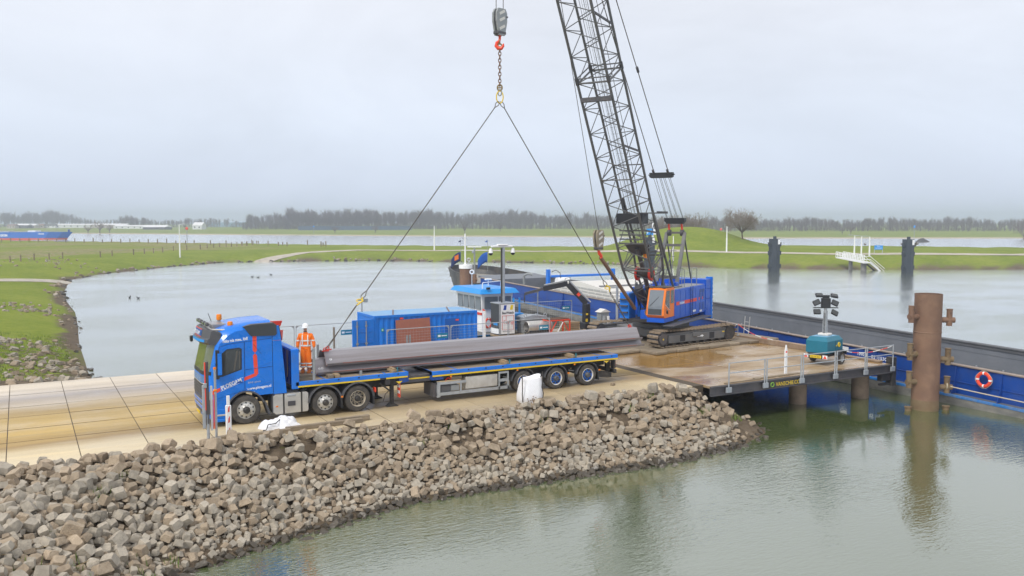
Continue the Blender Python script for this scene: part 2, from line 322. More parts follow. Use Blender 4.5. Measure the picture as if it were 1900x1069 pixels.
def build_terrain():
    def axis(lo, hi, dlo, dhi, step, grow):
        a = list(np.arange(dlo, dhi, step)); s = step; v = dhi
        while v < hi: a.append(v); s = min(s * grow, 60); v += s
        a.append(hi); s = step; v = dlo - step; b = []
        while v > lo: b.append(v); s = min(s * grow, 60); v -= s
        b.append(lo); return np.array(b[::-1] + a)
    xs = axis(-1600, 2600, -8, 32, .6, 1.035); ys = axis(-300, 3000, 18, 52, .6, 1.03)
    X, Y = np.meshgrid(xs, ys); Z = height(X, Y)
    sh = sdist(HARB, X, Y); sr = sdist(RIV, X, Y)
    nx, ny = len(xs), len(ys)
    v = np.stack([X, Y, Z], -1).reshape(-1, 3)
    i = np.arange(ny - 1)[:, None] * nx + np.arange(nx - 1)[None, :]
    f = np.stack([i, i + 1, i + nx + 1, i + nx], -1).reshape(-1, 4)
    me = bpy.data.meshes.new('ground'); me.vertices.add(len(v)); me.vertices.foreach_set('co', v.ravel()); me.loops.add(f.size); me.loops.foreach_set('vertex_index', f.ravel().astype(np.int32))
    me.polygons.add(len(f)); me.polygons.foreach_set('loop_start', np.arange(0, f.size, 4, dtype=np.int32)); me.polygons.foreach_set('loop_total', np.full(len(f), 4, np.int32)); me.update(calc_edges=True); me.validate()
    near = sstep(52, 45, Y) * sstep(44, 30, X) * sstep(-1, 3, X)
    left = sstep(2, 4, X) * 0 + sstep(20, 23, Y) * sstep(50, 47, Y)
    earth = np.clip(np.maximum(near, left) + (.75 + .2 * near) * sstep(2.2, .3, sh) + .42 * sstep(13, 4, sh) * (wob(X, Y, .35, 5.) > .0), 0, 1)
    earth = np.where(Y < 21, np.clip(earth, .5, 1), earth)
    farland = (X * .4955 + Y * .8686 > 420) & (sr > 0) & (sh > 60)
    sand = np.where(sr > 0, sstep(24, 6, sr) * farland, 0)
    dry = np.where((~farland) & (sh > 25) & (X < 60), sstep(-.35, .35, wob(X, Y, .045, 2.) + .35 * wob(X, Y, .2, 1.)) * .85, 0)
    att = me.color_attributes.new('zone', 'FLOAT_COLOR', 'POINT')
    c = np.stack([earth, sand, dry, farland.astype(float)], -1).reshape(-1, 4); att.data.foreach_set('color', c.astype(np.float32).ravel())
    me.shade_smooth()
    m = bpy.data.materials.new('ground'); m.use_nodes = True; nt = m.node_tree; N = nt.nodes; L = nt.links; b = N['Principled BSDF']; b.inputs['Roughness'].default_value = .95; b.inputs['Specular IOR Level'].default_value = .15
    g = N.new('ShaderNodeNewGeometry'); at = N.new('ShaderNodeVertexColor'); at.layer_name = 'zone'; sp = N.new('ShaderNodeSeparateColor'); L.new(at.outputs[0], sp.inputs[0])
    def noise(s, d=6, r=.6):
        n = N.new('ShaderNodeTexNoise'); n.inputs['Scale'].default_value = s; n.inputs['Detail'].default_value = d; n.inputs['Roughness'].default_value = r; L.new(g.outputs['Position'], n.inputs['Vector']); return n.outputs[0]
    def ramp(f, st):
        r = N.new('ShaderNodeValToRGB'); L.new(f, r.inputs[0]); e = r.color_ramp.elements
        e[0].position, e[0].color = st[0][0], (*st[0][1], 1); e[1].position, e[1].color = st[-1][0], (*st[-1][1], 1)
        for p, cc in st[1:-1]: q = e.new(p); q.color = (*cc, 1)
        return r.outputs[0]
    def mix(f, a, bb):
        x = N.new('ShaderNodeMix'); x.data_type = 'RGBA'; L.new(f, x.inputs[0]); L.new(a, x.inputs[6]); L.new(bb, x.inputs[7]); return x.outputs[2]
    def math_(op, a, bb):
        x = N.new('ShaderNodeMath'); x.operation = op
        for i, q in enumerate((a, bb)):
            if isinstance(q, (int, float)): x.inputs[i].default_value = q
            else: L.new(q, x.inputs[i])
        return x.outputs[0]
    n1, n2, n3 = noise(.09), noise(1.1, 8, .7), noise(7, 5, .7)
    grass = ramp(math_('ADD', math_('MULTIPLY', n1, .38), math_('ADD', math_('MULTIPLY', n2, .4), math_('MULTIPLY', n3, .22))), [(.30, (.09, .125, .016)), (.46, (.155, .205, .022)), (.58, (.22, .255, .04)), (.70, (.27, .265, .08))])
    earthc = ramp(math_('ADD', math_('MULTIPLY', n2, .6), math_('MULTIPLY', n3, .4)), [(.3, (.055, .042, .03)), (.5, (.12, .092, .064)), (.7, (.22, .175, .125))])
    sandc = ramp(n2, [(.3, (.38, .31, .22)), (.7, (.52, .45, .35))])
    dryc = ramp(n2, [(.3, (.17, .135, .075)), (.7, (.33, .27, .17))])
    farc = ramp(n1, [(.3, (.10, .125, .035)), (.7, (.17, .19, .06))])
    col = mix(at.outputs[1], grass, farc) if False else grass
    col = mix(math_('MULTIPLY', sp.outputs[2], math_('GREATER_THAN', n2, .47)), col, dryc)
    er = N.new('ShaderNodeMapRange'); er.inputs[1].default_value = .35; er.inputs[2].default_value = .65; L.new(math_('ADD', math_('MULTIPLY', sp.outputs[0], .75), math_('MULTIPLY', math_('SUBTRACT', n2, .5), .9)), er.inputs[0])
    col = mix(er.outputs[0], col, earthc); col = mix(math_('MINIMUM', math_('MULTIPLY', sp.outputs[1], math_('ADD', n1, .55)), 1.), col, sandc)
    L.new(col, b.inputs['Base Color'])
    bp = N.new('ShaderNodeBump'); bp.inputs['Distance'].default_value = .12; bp.inputs['Strength'].default_value = .8; L.new(math_('ADD', n2, math_('MULTIPLY', n3, .5)), bp.inputs['Height']); L.new(bp.outputs[0], b.inputs['Normal'])
    me.materials.append(m); o = bpy.data.objects.new('ground', me); COL.objects.link(o); tag(o, 'grassy meadow banks around the harbour basin and the river', kind='structure')
build_terrain()

def build_water():
    m = bpy.data.materials.new('water'); m.use_nodes = True; nt = m.node_tree; N = nt.nodes; L = nt.links; b = N['Principled BSDF']
    b.inputs['Roughness'].default_value = .6; b.inputs['Specular IOR Level'].default_value = 0
    gl = N.new('ShaderNodeBsdfGlossy'); gl.inputs['Color'].default_value = (1, 1, 1, 1); fr = N.new('ShaderNodeFresnel'); fr.inputs['IOR'].default_value = 1.33; ms = N.new('ShaderNodeMixShader')
    g = N.new('ShaderNodeNewGeometry')
    def noise(s, sc, d=3, dist=0):
        mp = N.new('ShaderNodeMapping'); mp.inputs['Scale'].default_value = sc; mp.inputs['Rotation'].default_value = (0, 0, R(28)); L.new(g.outputs['Position'], mp.inputs[0])
        n = N.new('ShaderNodeTexNoise'); n.inputs['Scale'].default_value = s; n.inputs['Detail'].default_value = d; n.inputs['Distortion'].default_value = dist; L.new(mp.outputs[0], n.inputs['Vector']); return n.outputs[0]
    patch = noise(.07, (1, 1.6, 1), 3)
    c = N.new('ShaderNodeValToRGB'); L.new(patch, c.inputs[0]); e = c.color_ramp.elements; e[0].position = .3; e[0].color = (.070, .098, .032, 1); e[1].position = .7; e[1].color = (.092, .120, .048, 1); L.new(c.outputs[0], b.inputs['Base Color'])
    mr = N.new('ShaderNodeMapRange'); mr.inputs[1].default_value = .38; mr.inputs[2].default_value = .62; mr.inputs[3].default_value = .06; mr.inputs[4].default_value = .9; L.new(patch, mr.inputs[0])
    w1 = noise(2.6, (1, 3.0, 1), 3, .6); w2 = noise(6.5, (1, 2.2, 1), 2, .3); w3 = noise(.5, (1, 2, 1), 2)
    def mm(op, a, q):
        x = N.new('ShaderNodeMath'); x.operation = op
        for i, t in enumerate((a, q)):
            if isinstance(t, (int, float)): x.inputs[i].default_value = t
            else: L.new(t, x.inputs[i])
        return x.outputs[0]
    h = mm('ADD', mm('MULTIPLY', w1, 1.), mm('ADD', mm('MULTIPLY', w2, .5), mm('MULTIPLY', w3, .5)))
    bp = N.new('ShaderNodeBump'); bp.inputs['Distance'].default_value = .03
    sp = N.new('ShaderNodeSeparateXYZ'); L.new(g.outputs['Position'], sp.inputs[0])
    wind = N.new('ShaderNodeMapRange'); wind.inputs[1].default_value = 30; wind.inputs[2].default_value = 62; L.new(sp.outputs['Y'], wind.inputs[0])   # the open basin is wind ruffled, the lee of the bank is calm
    rw = N.new('ShaderNodeMapRange'); rw.inputs[3].default_value = .03; rw.inputs[4].default_value = .15; L.new(wind.outputs[0], rw.inputs[0]); L.new(rw.outputs[0], gl.inputs['Roughness'])
    amp = N.new('ShaderNodeMapRange'); amp.inputs[3].default_value = .75; amp.inputs[4].default_value = .65; L.new(wind.outputs[0], amp.inputs[0])
    L.new(mm('MULTIPLY', mr.outputs[0], amp.outputs[0]), bp.inputs['Strength']); L.new(h, bp.inputs['Height']); L.new(bp.outputs[0], gl.inputs['Normal']); L.new(bp.outputs[0], fr.inputs['Normal'])
    fc = N.new('ShaderNodeMath'); fc.operation = 'MULTIPLY_ADD'; fc.use_clamp = True; L.new(fr.outputs[0], fc.inputs[0]); fc.inputs[1].default_value = .92; fc.inputs[2].default_value = .28
    L.new(fc.outputs[0], ms.inputs[0]); L.new(b.outputs[0], ms.inputs[1]); L.new(gl.outputs[0], ms.inputs[2]); L.new(ms.outputs[0], N['Material Output'].inputs['Surface'])
    me = bpy.data.meshes.new('water'); me.from_pydata([(-1600, -300, WZ), (2600, -300, WZ), (2600, 2200, WZ), (-1600, 2200, WZ)], [], [(0, 1, 2, 3)]); me.materials.append(m)
    o = bpy.data.objects.new('water', me); COL.objects.link(o); tag(o, 'calm grey green water of the harbour basin and the river', kind='structure')
build_water()

# gravel track across the meadow
def build_path():
    pts = [(-30, 105), (-13, 118), (-2.3, 130), (12, 152), (30, 178), (47, 196), (60, 205), (76, 204), (93, 190), (112, 172), (124, 152), (133, 134), (143, 121), (156, 112), (175, 101), (200, 90), (250, 66)]
    dense = []
    for a, b in zip(pts, pts[1:]):
        for k in range(8): dense.append((a[0] + (b[0] - a[0]) * k / 8, a[1] + (b[1] - a[1]) * k / 8))
    vs = []
    for i, p in enumerate(dense):
        a, b = dense[max(i - 1, 0)], dense[min(i + 1, len(dense) - 1)]; t = Vector((b[0] - a[0], b[1] - a[1])).normalized(); n = Vector((-t.y, t.x))
        for s in (-1.5, 0, 1.5): q = (p[0] + n.x * s, p[1] + n.y * s); vs.append((q[0], q[1], zat(*q) + .14 + (.02 if s == 0 else -.1)))
    fs = [(3 * i + j, 3 * i + j + 1, 3 * i + j + 4, 3 * i + j + 3) for i in range(len(dense) - 1) for j in (0, 1)]
    o = MB().add(vs, fs).build('path', M('gravel', (.42, .38, .32), .95, var=.2, scale=.8, world=True), fix=False); tag(o, 'pale gravel track crossing the green meadow', kind='structure')
build_path()

# ------------------------------------------------------------------ concrete road of slabs
def slab_material():
    m = bpy.data.materials.new('concrete_slab'); m.use_nodes = True; nt = m.node_tree; N = nt.nodes; L = nt.links; b = N['Principled BSDF']
    g = N.new('ShaderNodeNewGeometry'); sp = N.new('ShaderNodeSeparateXYZ'); L.new(g.outputs['Position'], sp.inputs[0])
    def noise(s, sc=(1, 1, 1), d=6, r=.6):
        mp = N.new('ShaderNodeMapping'); mp.inputs['Scale'].default_value = sc; L.new(g.outputs['Position'], mp.inputs[0])
        n = N.new('ShaderNodeTexNoise'); n.inputs['Scale'].default_value = s; n.inputs['Detail'].default_value = d; n.inputs['Roughness'].default_value = r; L.new(mp.outputs[0], n.inputs['Vector']); return n.outputs[0]
    def mm(op, a, q):
        x = N.new('ShaderNodeMath'); x.operation = op
        for i, t in enumerate((a, q)):
            if isinstance(t, (int, float)): x.inputs[i].default_value = t
            else: L.new(t, x.inputs[i])
        return x.outputs[0]
    streak = noise(.9, (.10, 1.1, 1), 6, .65); fine = noise(9, (1, 1, 1), 6, .7); blot = noise(.45, (.5, 1, 1), 5)
    y = mm('ADD', sp.outputs['Y'], mm('MULTIPLY', mm('SUBTRACT', streak, .5), 2.6))
    yy = mm('DIVIDE', mm('SUBTRACT', y, 28.), 16.5)
    r = N.new('ShaderNodeValToRGB'); L.new(yy, r.inputs[0]); e = r.color_ramp.elements
    st = [(0., (.64, .55, .40)), (.16, (.60, .49, .30)), (.22, (.31, .21, .09)), (.33, (.47, .325, .11)), (.46, (.44, .31, .115)), (.56, (.37, .27, .13)), (.64, (.45, .37, .26)), (.74, (.37, .335, .315)), (.84, (.56, .49, .40)), (1., (.60, .53, .43))]
    e[0].position, e[0].color = st[0][0], (*st[0][1], 1); e[1].position, e[1].color = 1., (*st[-1][1], 1)
    for p, c in st[1:-1]: q = e.new(p); q.color = (*c, 1)
    br = N.new('ShaderNodeMapRange'); br.inputs[1].default_value = 6; br.inputs[2].default_value = 13; br.inputs[3].default_value = 0; br.inputs[4].default_value = .62; L.new(mm('ADD', sp.outputs['X'], mm('MULTIPLY', mm('SUBTRACT', blot, .5), 9)), br.inputs[0])
    br2 = N.new('ShaderNodeMapRange'); br2.inputs[1].default_value = 20; br2.inputs[2].default_value = 25; br2.inputs[3].default_value = 1; br2.inputs[4].default_value = .25; L.new(sp.outputs['X'], br2.inputs[0])
    mx = N.new('ShaderNodeMix'); mx.data_type = 'RGBA'; L.new(mm('MULTIPLY', br.outputs[0], br2.outputs[0]), mx.inputs[0]); L.new(r.outputs[0], mx.inputs[6]); mx.inputs[7].default_value = (.30, .225, .13, 1)
    oi = N.new('ShaderNodeObjectInfo')
    v = mm('MULTIPLY', mm('ADD', mm('MULTIPLY', fine, .3), .85), mm('ADD', mm('MULTIPLY', oi.outputs['Random'], .14), .93)); v = mm('MULTIPLY', v, mm('ADD', mm('MULTIPLY', streak, .8), .60))
    sc = N.new('ShaderNodeVectorMath'); sc.operation = 'SCALE'; L.new(mx.outputs[2], sc.inputs[0]); L.new(v, sc.inputs['Scale']); L.new(sc.outputs[0], b.inputs['Base Color'])
    rr = N.new('ShaderNodeMapRange'); rr.inputs[1].default_value = .42; rr.inputs[2].default_value = .62; rr.inputs[3].default_value = .75; rr.inputs[4].default_value = .34; L.new(blot, rr.inputs[0]); L.new(rr.outputs[0], b.inputs['Roughness'])
    bp = N.new('ShaderNodeBump'); bp.inputs['Distance'].default_value = .006; bp.inputs['Strength'].default_value = .5; L.new(fine, bp.inputs['Height']); L.new(bp.outputs[0], b.inputs['Normal'])
    return m
SLAB = slab_material()
road = tag(MB().bx(-20, 26.2, 28.75, 43.95, -.75, -.010).build('concrete_road', M('road_bed', (.085, .066, .045), .9, bump=.5)), 'concrete slab loading road beside the harbour', kind='structure')
rows = [28.7, 32.35, 34.35, 36.5, 38.5, 41.2, 44.0]
def build_slabs():
    x0 = -.6
    for r_ in range(len(rows) - 1):
        ya, yb = rows[r_] + .042, rows[r_ + 1] - .042
        me = MB().bx(-.994, .994, -(yb - ya) / 2, (yb - ya) / 2, -.2, 0, .006).mesh('concrete_slab', SLAB)
        for k in range(-9, 13):
            xc = x0 + 2.015 * k + 1.0
            if xc > 25.8: continue
            o = inst('concrete_slab', me, road, (xc, (ya + yb) / 2, rng.uniform(-.002, .005)), (rng.uniform(-.0012, .0012), rng.uniform(-.0012, .0012), rng.uniform(-.002, .002)))
build_slabs()

# ------------------------------------------------------------------ loose stone bank
STONE = M('stone', (.375, .30, .215), .9, var=.2, scale=3.5, dirt=(.155, .115, .08), dscale=2.0, damt=.8, rnd=.28, bump=1.6, bscale=9)
STONEG = M('stone_grey', (.37, .33, .27), .9, var=.22, scale=3.5, dirt=(.54, .47, .36), dscale=2.5, damt=.6, rnd=.28, bump=1.6, bscale=9)
STONEW = M('stone_wet', (.075, .062, .045), .35, var=.3, scale=3, rnd=.25, bump=1.2, bscale=9)
def stone_mesh(i, m):
    r = random.Random(100 + i); pts = []
    k = r.choice([0, 0, 1, 2]); sx, sy, sz = r.uniform(.75, 1.25), r.uniform(.7, 1.05), r.uniform(.55, .95)
    if k == 2: sx *= 1.25; sz *= .75
    jm = (.14, .26, .18)[k]; tap = r.uniform(.72, 1.0)
    for a in (-1, 1):
        for b in (-1, 1):
            for c in (-1, 1):
                j = lambda: r.uniform(-jm, jm)
                t_ = tap if c > 0 else 1
                p = Vector((a * sx * .5 * t_ * (1 + j()), b * sy * .5 * t_ * (1 + j()), c * sz * .5 * (1 + j())))
                ch = r.uniform(.07, .17) * (1.3 if k else 1)
                for q in range(3): w = p.copy(); w[q] -= math.copysign(ch, p[q]); pts.append(w)
                w = p * .80; pts.append(p - Vector([math.copysign(ch * .42, v) for v in p]))
    return MB().hull(pts).mesh('stone', m, smooth=0)
SM = [stone_mesh(i, STONE) for i in range(9)] + [stone_mesh(20 + i, STONEG) for i in range(8)] + [stone_mesh(50 + i, STONEW) for i in range(4)]
def scatter_stones():
    pts = []                                  # x, y, z, size, meshindex
    r = random.Random(11)
    grid = {}
    def ok(x, y, z, d):
        gx, gy = int(x / .4), int(y / .4)
        for i in range(gx - 2, gx + 3):
            for j in range(gy - 2, gy + 3):
                for (a, b, c, e) in grid.get((i, j), ()):
                    if (a - x) ** 2 + (b - y) ** 2 + ((c - z) * 1.0) ** 2 < ((d + e) * .43) ** 2: return False
        return True
    cand = []
    n = 80000
    cx = np.array([r.uniform(-8, 29.6) for _ in range(n)]); cy = np.array([r.uniform(17.5, 29.2) for _ in range(n)]); sh = sdist(HARB, cx, cy); hz = height(cx, cy)
    for it, (x, y, s, z) in enumerate(zip(cx, cy, sh, hz)):
        if s < -1.1: continue
        if s > 0 and y > 28.62 and x < 26: continue
        if x > 26.0 and (y > 28.1 or z > -.35): continue
        if y < 20 and r.random() < .35: continue
        if s > 5 and y < 26 and x > 3: continue
        endy = max(0, (x - 23.9 + .5 * wob(x, y, 1.5)) / 1.9)                 # the earthy tip of the bank carries few stones
        if r.random() < min(.95, endy): continue
        if wob(x, y, 1.9, 4.) > .42 and y > 26.4 and r.random() < .9: continue     # bare soil patches high on the bank
        low = s < 1.2
        d = r.choice([.17, .21, .24, .26, .28, .31]) * (r.uniform(.62, .98) if low else r.uniform(.85, 1.12))
        if r.random() < .02: d *= 1.4
        if it > 52000: d = r.uniform(.09, .15)
        layer = r.random() < .30
        zz = z + d * .18 + (d * .60 if layer and s > .7 else 0) + (.08 if y > 27.4 and x < 26 else 0)
        if not ok(x, y, zz, d): continue
        grid.setdefault((int(x / .4), int(y / .4)), []).append((x, y, zz, d))
        wet = zz - d * .3 < WZ + .06
        mi = (17 + r.randrange(4)) if wet else (r.randrange(9) if r.random() < (.75 if y > 26.2 else .35) else 9 + r.randrange(8))
        pts.append((x, y, zz, d, mi))
    # a thin row along the far kerb
    for k in range(190):
        x = r.uniform(-9, 25.5); y = 44.1 + abs(r.gauss(0, .7)); d = r.uniform(.22, .42); z = zat(x, y) + d * .3
        if y > 46.6: continue
        if ok(x, y, z, d): grid.setdefault((int(x / .4), int(y / .4)), []).append((x, y, z, d)); pts.append((x, y, z, d, r.randrange(17)))
    return pts
bank = tag(bpy.data.objects.new('stone_bank', None), 'sloping bank of loose tan stones between the road and the water', kind='structure'); COL.objects.link(bank)
def build_stones():
    pts = scatter_stones(); r = random.Random(5)
    def px(p):
        b = p[0] * .4955 + p[1] * .8686; a = p[0] * .8686 - p[1] * .4955; q = 950 + 1600 * a / b; yy = 411 + 1600 * (7.25 - p[2]) / b
        return (p[3] / b) if (0 < q < 1900 and yy < 1075 and p[4] < 17) else 0
    order = sorted(range(len(pts)), key=lambda i: -px(pts[i])); top = set(order[:299])
    acc = MB(); lay = [SM[0].materials[0], SM[9].materials[0], SM[17].materials[0]]
    for i, (x, y, z, d, mi) in enumerate(pts):
        ro = Euler((r.uniform(-.55, .55), r.uniform(-.55, .55), r.uniform(0, 6.3)))
        sc = (d * r.uniform(.9, 1.2), d * r.uniform(.9, 1.1), d * r.uniform(.85, 1.1))
        if i in top: inst('stone', SM[mi], bank, (x, y, z), ro, sc)
        else:
            X = Matrix.LocRotScale((x, y, z), ro, sc); me = SM[mi]
            acc.add([v.co for v in me.vertices], [tuple(p.vertices) for p in me.polygons], 0 if mi < 9 else 1 if mi < 17 else 2, X)
    o = acc.build('loose_stones', lay, bank, smooth=0, fix=False); o['kind'] = 'stuff'
    # per-stone tone for the joined ones
build_stones()

# ------------------------------------------------------------------ loading platform on piles
def deck_material():
    m = bpy.data.materials.new('platform_deck'); m.use_nodes = True; nt = m.node_tree; N = nt.nodes; L = nt.links; b = N['Principled BSDF']
    g = N.new('ShaderNodeNewGeometry')
    def noise(s, sc=(1, 1, 1), d=6, r=.6):
        mp = N.new('ShaderNodeMapping'); mp.inputs['Scale'].default_value = sc; L.new(g.outputs['Position'], mp.inputs[0])
        n = N.new('ShaderNodeTexNoise'); n.inputs['Scale'].default_value = s; n.inputs['Detail'].default_value = d; n.inputs['Roughness'].default_value = r; L.new(mp.outputs[0], n.inputs['Vector']); return n.outputs[0]
    wet = noise(.16, (.8, 1.3, 1), 4); fine = noise(6, (1, 1, 1), 7, .7); mid = noise(.7, (.5, 1.2, 1), 6)
    sp = N.new('ShaderNodeSeparateXYZ'); L.new(g.outputs['Position'], sp.inputs[0])
    def mm(op, a, q):
        x = N.new('ShaderNodeMath'); x.operation = op
        for i, t in enumerate((a, q)):
            if isinstance(t, (int, float)): x.inputs[i].default_value = t
            else: L.new(t, x.inputs[i])
        return x.outputs[0]
    px_ = mm('DIVIDE', mm('SUBTRACT', sp.outputs['X'], 30.2), 4.2); py_ = mm('DIVIDE', mm('SUBTRACT', sp.outputs['Y'], 34.4), 2.3)
    wet = mm('ADD', wet, mm('MULTIPLY', mm('MAXIMUM', mm('SUBTRACT', 1, mm('ADD', mm('MULTIPLY', px_, px_), mm('MULTIPLY', py_, py_))), 0), .22))
    r = N.new('ShaderNodeValToRGB'); L.new(mid, r.inputs[0]); e = r.color_ramp.elements
    e[0].position, e[0].color = .3, (.20, .12, .05, 1); e[1].position, e[1].color = .72, (.46, .385, .30, 1); q = e.new(.5); q.color = (.34, .245, .14, 1)
    mr = N.new('ShaderNodeMapRange'); mr.inputs[1].default_value = .52; mr.inputs[2].default_value = .6; L.new(wet, mr.inputs[0])
    mx = N.new('ShaderNodeMix'); mx.data_type = 'RGBA'; L.new(mr.outputs[0], mx.inputs[0]); L.new(r.outputs[0], mx.inputs[6]); mx.inputs[7].default_value = (.33, .19, .055, 1)
    f = N.new('ShaderNodeMapRange'); f.inputs[1].default_value = .3; f.inputs[2].default_value = .7; f.inputs[3].default_value = .85; f.inputs[4].default_value = 1.12; L.new(fine, f.inputs[0])
    sc = N.new('ShaderNodeVectorMath'); sc.operation = 'SCALE'; L.new(mx.outputs[2], sc.inputs[0]); L.new(f.outputs[0], sc.inputs['Scale']); L.new(sc.outputs[0], b.inputs['Base Color'])
    rr = N.new('ShaderNodeMapRange'); rr.inputs[1].default_value = .44; rr.inputs[2].default_value = .58; rr.inputs[3].default_value = .55; rr.inputs[4].default_value = .07; L.new(wet, rr.inputs[0]); L.new(rr.outputs[0], b.inputs['Roughness'])
    bp = N.new('ShaderNodeBump'); bp.inputs['Distance'].default_value = .004; L.new(fine, bp.inputs['Height']); L.new(bp.outputs[0], b.inputs['Normal'])
    return m
deck = thing('loading_platform', 'steel loading platform on round piles with wet muddy deck under the crane', 'platform', (26.2, 28.3, 0))
DM = deck_material()
for i in range(3):
    for j in range(4):
        x0, x1 = 4.08 * i, 4.08 * i + 4.05; y0, y1 = .04 + 5.17 * j, .04 + 5.17 * j + 5.14
        MB().bx(x0 + .02, x1, y0, y1, -.12, rng.uniform(-.006, .004), .01).build('deck_plate', DM, deck)
MB().bx(.0, 12.25, 0, .03, -.46, -.02).bx(0, 12.25, -.09, 0, -.07, -.03).bx(0, 12.25, -.09, 0, -.46, -.42).build('edge_beam', STEELD, deck)
b_ = MB()
for k in range(7): b_.bx(.6 + 1.9 * k, .75 + 1.9 * k, .04, 20.6, -.46, -.13)
b_.bx(12.1, 12.22, .04, 20.6, -.5, -.02); b_.build('cross_beam', CHAS, deck)
MB().bx(11.95, 12.3, 4.6, 20.7, .0, .30, .02).bx(11.98, 12.28, .5, 4.6, .0, .10, .02).build('kerb_beam', M('kerb_rust', (.27, .19, .13), .8, .1, var=.25, dirt=(.42, .35, .26), dscale=1.5, damt=.8, bump=.3), deck)
for x, y in ((11.2, 1.0), (7.3, 1.6), (11.2, 9), (7.3, 9), (11.2, 17), (3, 9), (3, 17)):
    p = MB().cyl((x, y, -4.5), (x, y, -.47), .43, n=20).build('pile', M('pile_concrete', (.25, .19, .14), .85, var=.2, dirt=(.12, .09, .06), dscale=1.2, damt=.8, bump=.3), deck)
    MB().bx(x - .5, x + .5, y - .5, y + .5, -.62, -.465, .01).build('pile_cap', CHAS, p)
MB().bx(12.3, 12.62, -.05, .35, -1.15, .32, .015).bx(11.55, 12.3, .02, .28, -.85, -.5, .01).bx(11.6, 12.5, .05, .25, -1.1, -1.0).build('end_fender', CHAS, deck)
MB().bx(3.0, 6.0, .25, .45, 0.004, .05, .01).bx(1.0, 3.2, .12, .2, .004, .04).build('loose_board', WOODD, deck)
text('lettering', 'VANSCHIE.COM', .27, (3.95, -.096, -.36), (1, 0, 0), (0, 0, 1), YEL, deck, width=1.75)
MB().torus((3.72, -.10, -.26), (0, 1, 0), .10, .022, 12, 5).build('logo_ring', M('logo_green', (.2, .42, .05), .5), deck)
# railing, each double post a part
rail = thing('platform_railing', 'galvanised two-bar railing along the water edge of the platform', 'railing', (26.2, 28.3, 0))
RX = [.98, 3.25, 5.62, 7.95, 10.15, 12.2]
for i, x in enumerate(RX):
    m_ = MB()
    for dx in ((-.07, .07) if 0 < i < 5 else (0,)): m_.cyl((x + dx, -.13, -.3), (x + dx, -.13, 1.0 if i else .98), .032, n=8)
    m_.bx(x - .16, x + .16, -.17, -.095, -.36, -.12, .01); m_.build('post', GALV, rail)
for i in range(5):
    for z in (.52, .97): MB().cyl((RX[i] + .07, -.13, z), (RX[i + 1] - .07 * (i < 4), -.13, z), .024, n=7).build('rail', GALV, rail)
def safety_chain(name, label, pts, cat='chain'):
    m_ = MB(); n = 0
    for a, b in zip(pts, pts[1:]):
        a, b = Vector(a), Vector(b); k = max(2, int((b - a).length / .14)); sag = (b - a).length * .07
        for i in range(k):
            def q(t): p = a.lerp(b, t); p.z -= sag * 4 * t * (1 - t); return p
            m_.tube([q(i / k), q((i + 1) / k)], .020, 5, True, (n // 3) % 2); n += 1
    return tag(m_.build(name, [WHITEC, REDB]), label, cat)
safety_chain('safety_chain', 'red and white plastic chain along the barge side of the platform', [(37.1, 40.6, .45), (37.9, 38.6, 1.0), (38.25, 36.2, .32), (38.25, 33.6, .3), (38.25, 31.2, .85)])
safety_chain('safety_chain', 'red and white chain sagging from the last railing post', [(38.3, 31.0, .3), (38.4, 28.2, .95)])
tag(MB().cyl((37.9, 38.6, .3), (37.9, 38.6, 1.02), .025, n=6).cyl((37.9, 38.6, .30), (37.9, 38.6, .34), .1, n=8).build('chain_post', GALVD), 'thin grey post holding up the red and white chain', 'post')
t = thing('marker_post', 'white wooden post with pointed red top at the platform railing', 'post', (31.35, 28.75, 0))
MB().loft([[(-.07, -.03, 0), (.07, -.03, 0), (.07, .03, 0), (-.07, .03, 0)], [(-.07, -.03, 1.15), (.07, -.03, 1.15), (.07, .03, 1.15), (-.07, .03, 1.15)], [(-.02, -.02, 1.42), (.02, -.02, 1.42), (.02, .02, 1.42), (-.02, .02, 1.42)]]).build('post_body', WHITEC, t)
MB().bx(-.05, .05, -.034, .034, 1.05, 1.13).build('red_band', REDB, t)

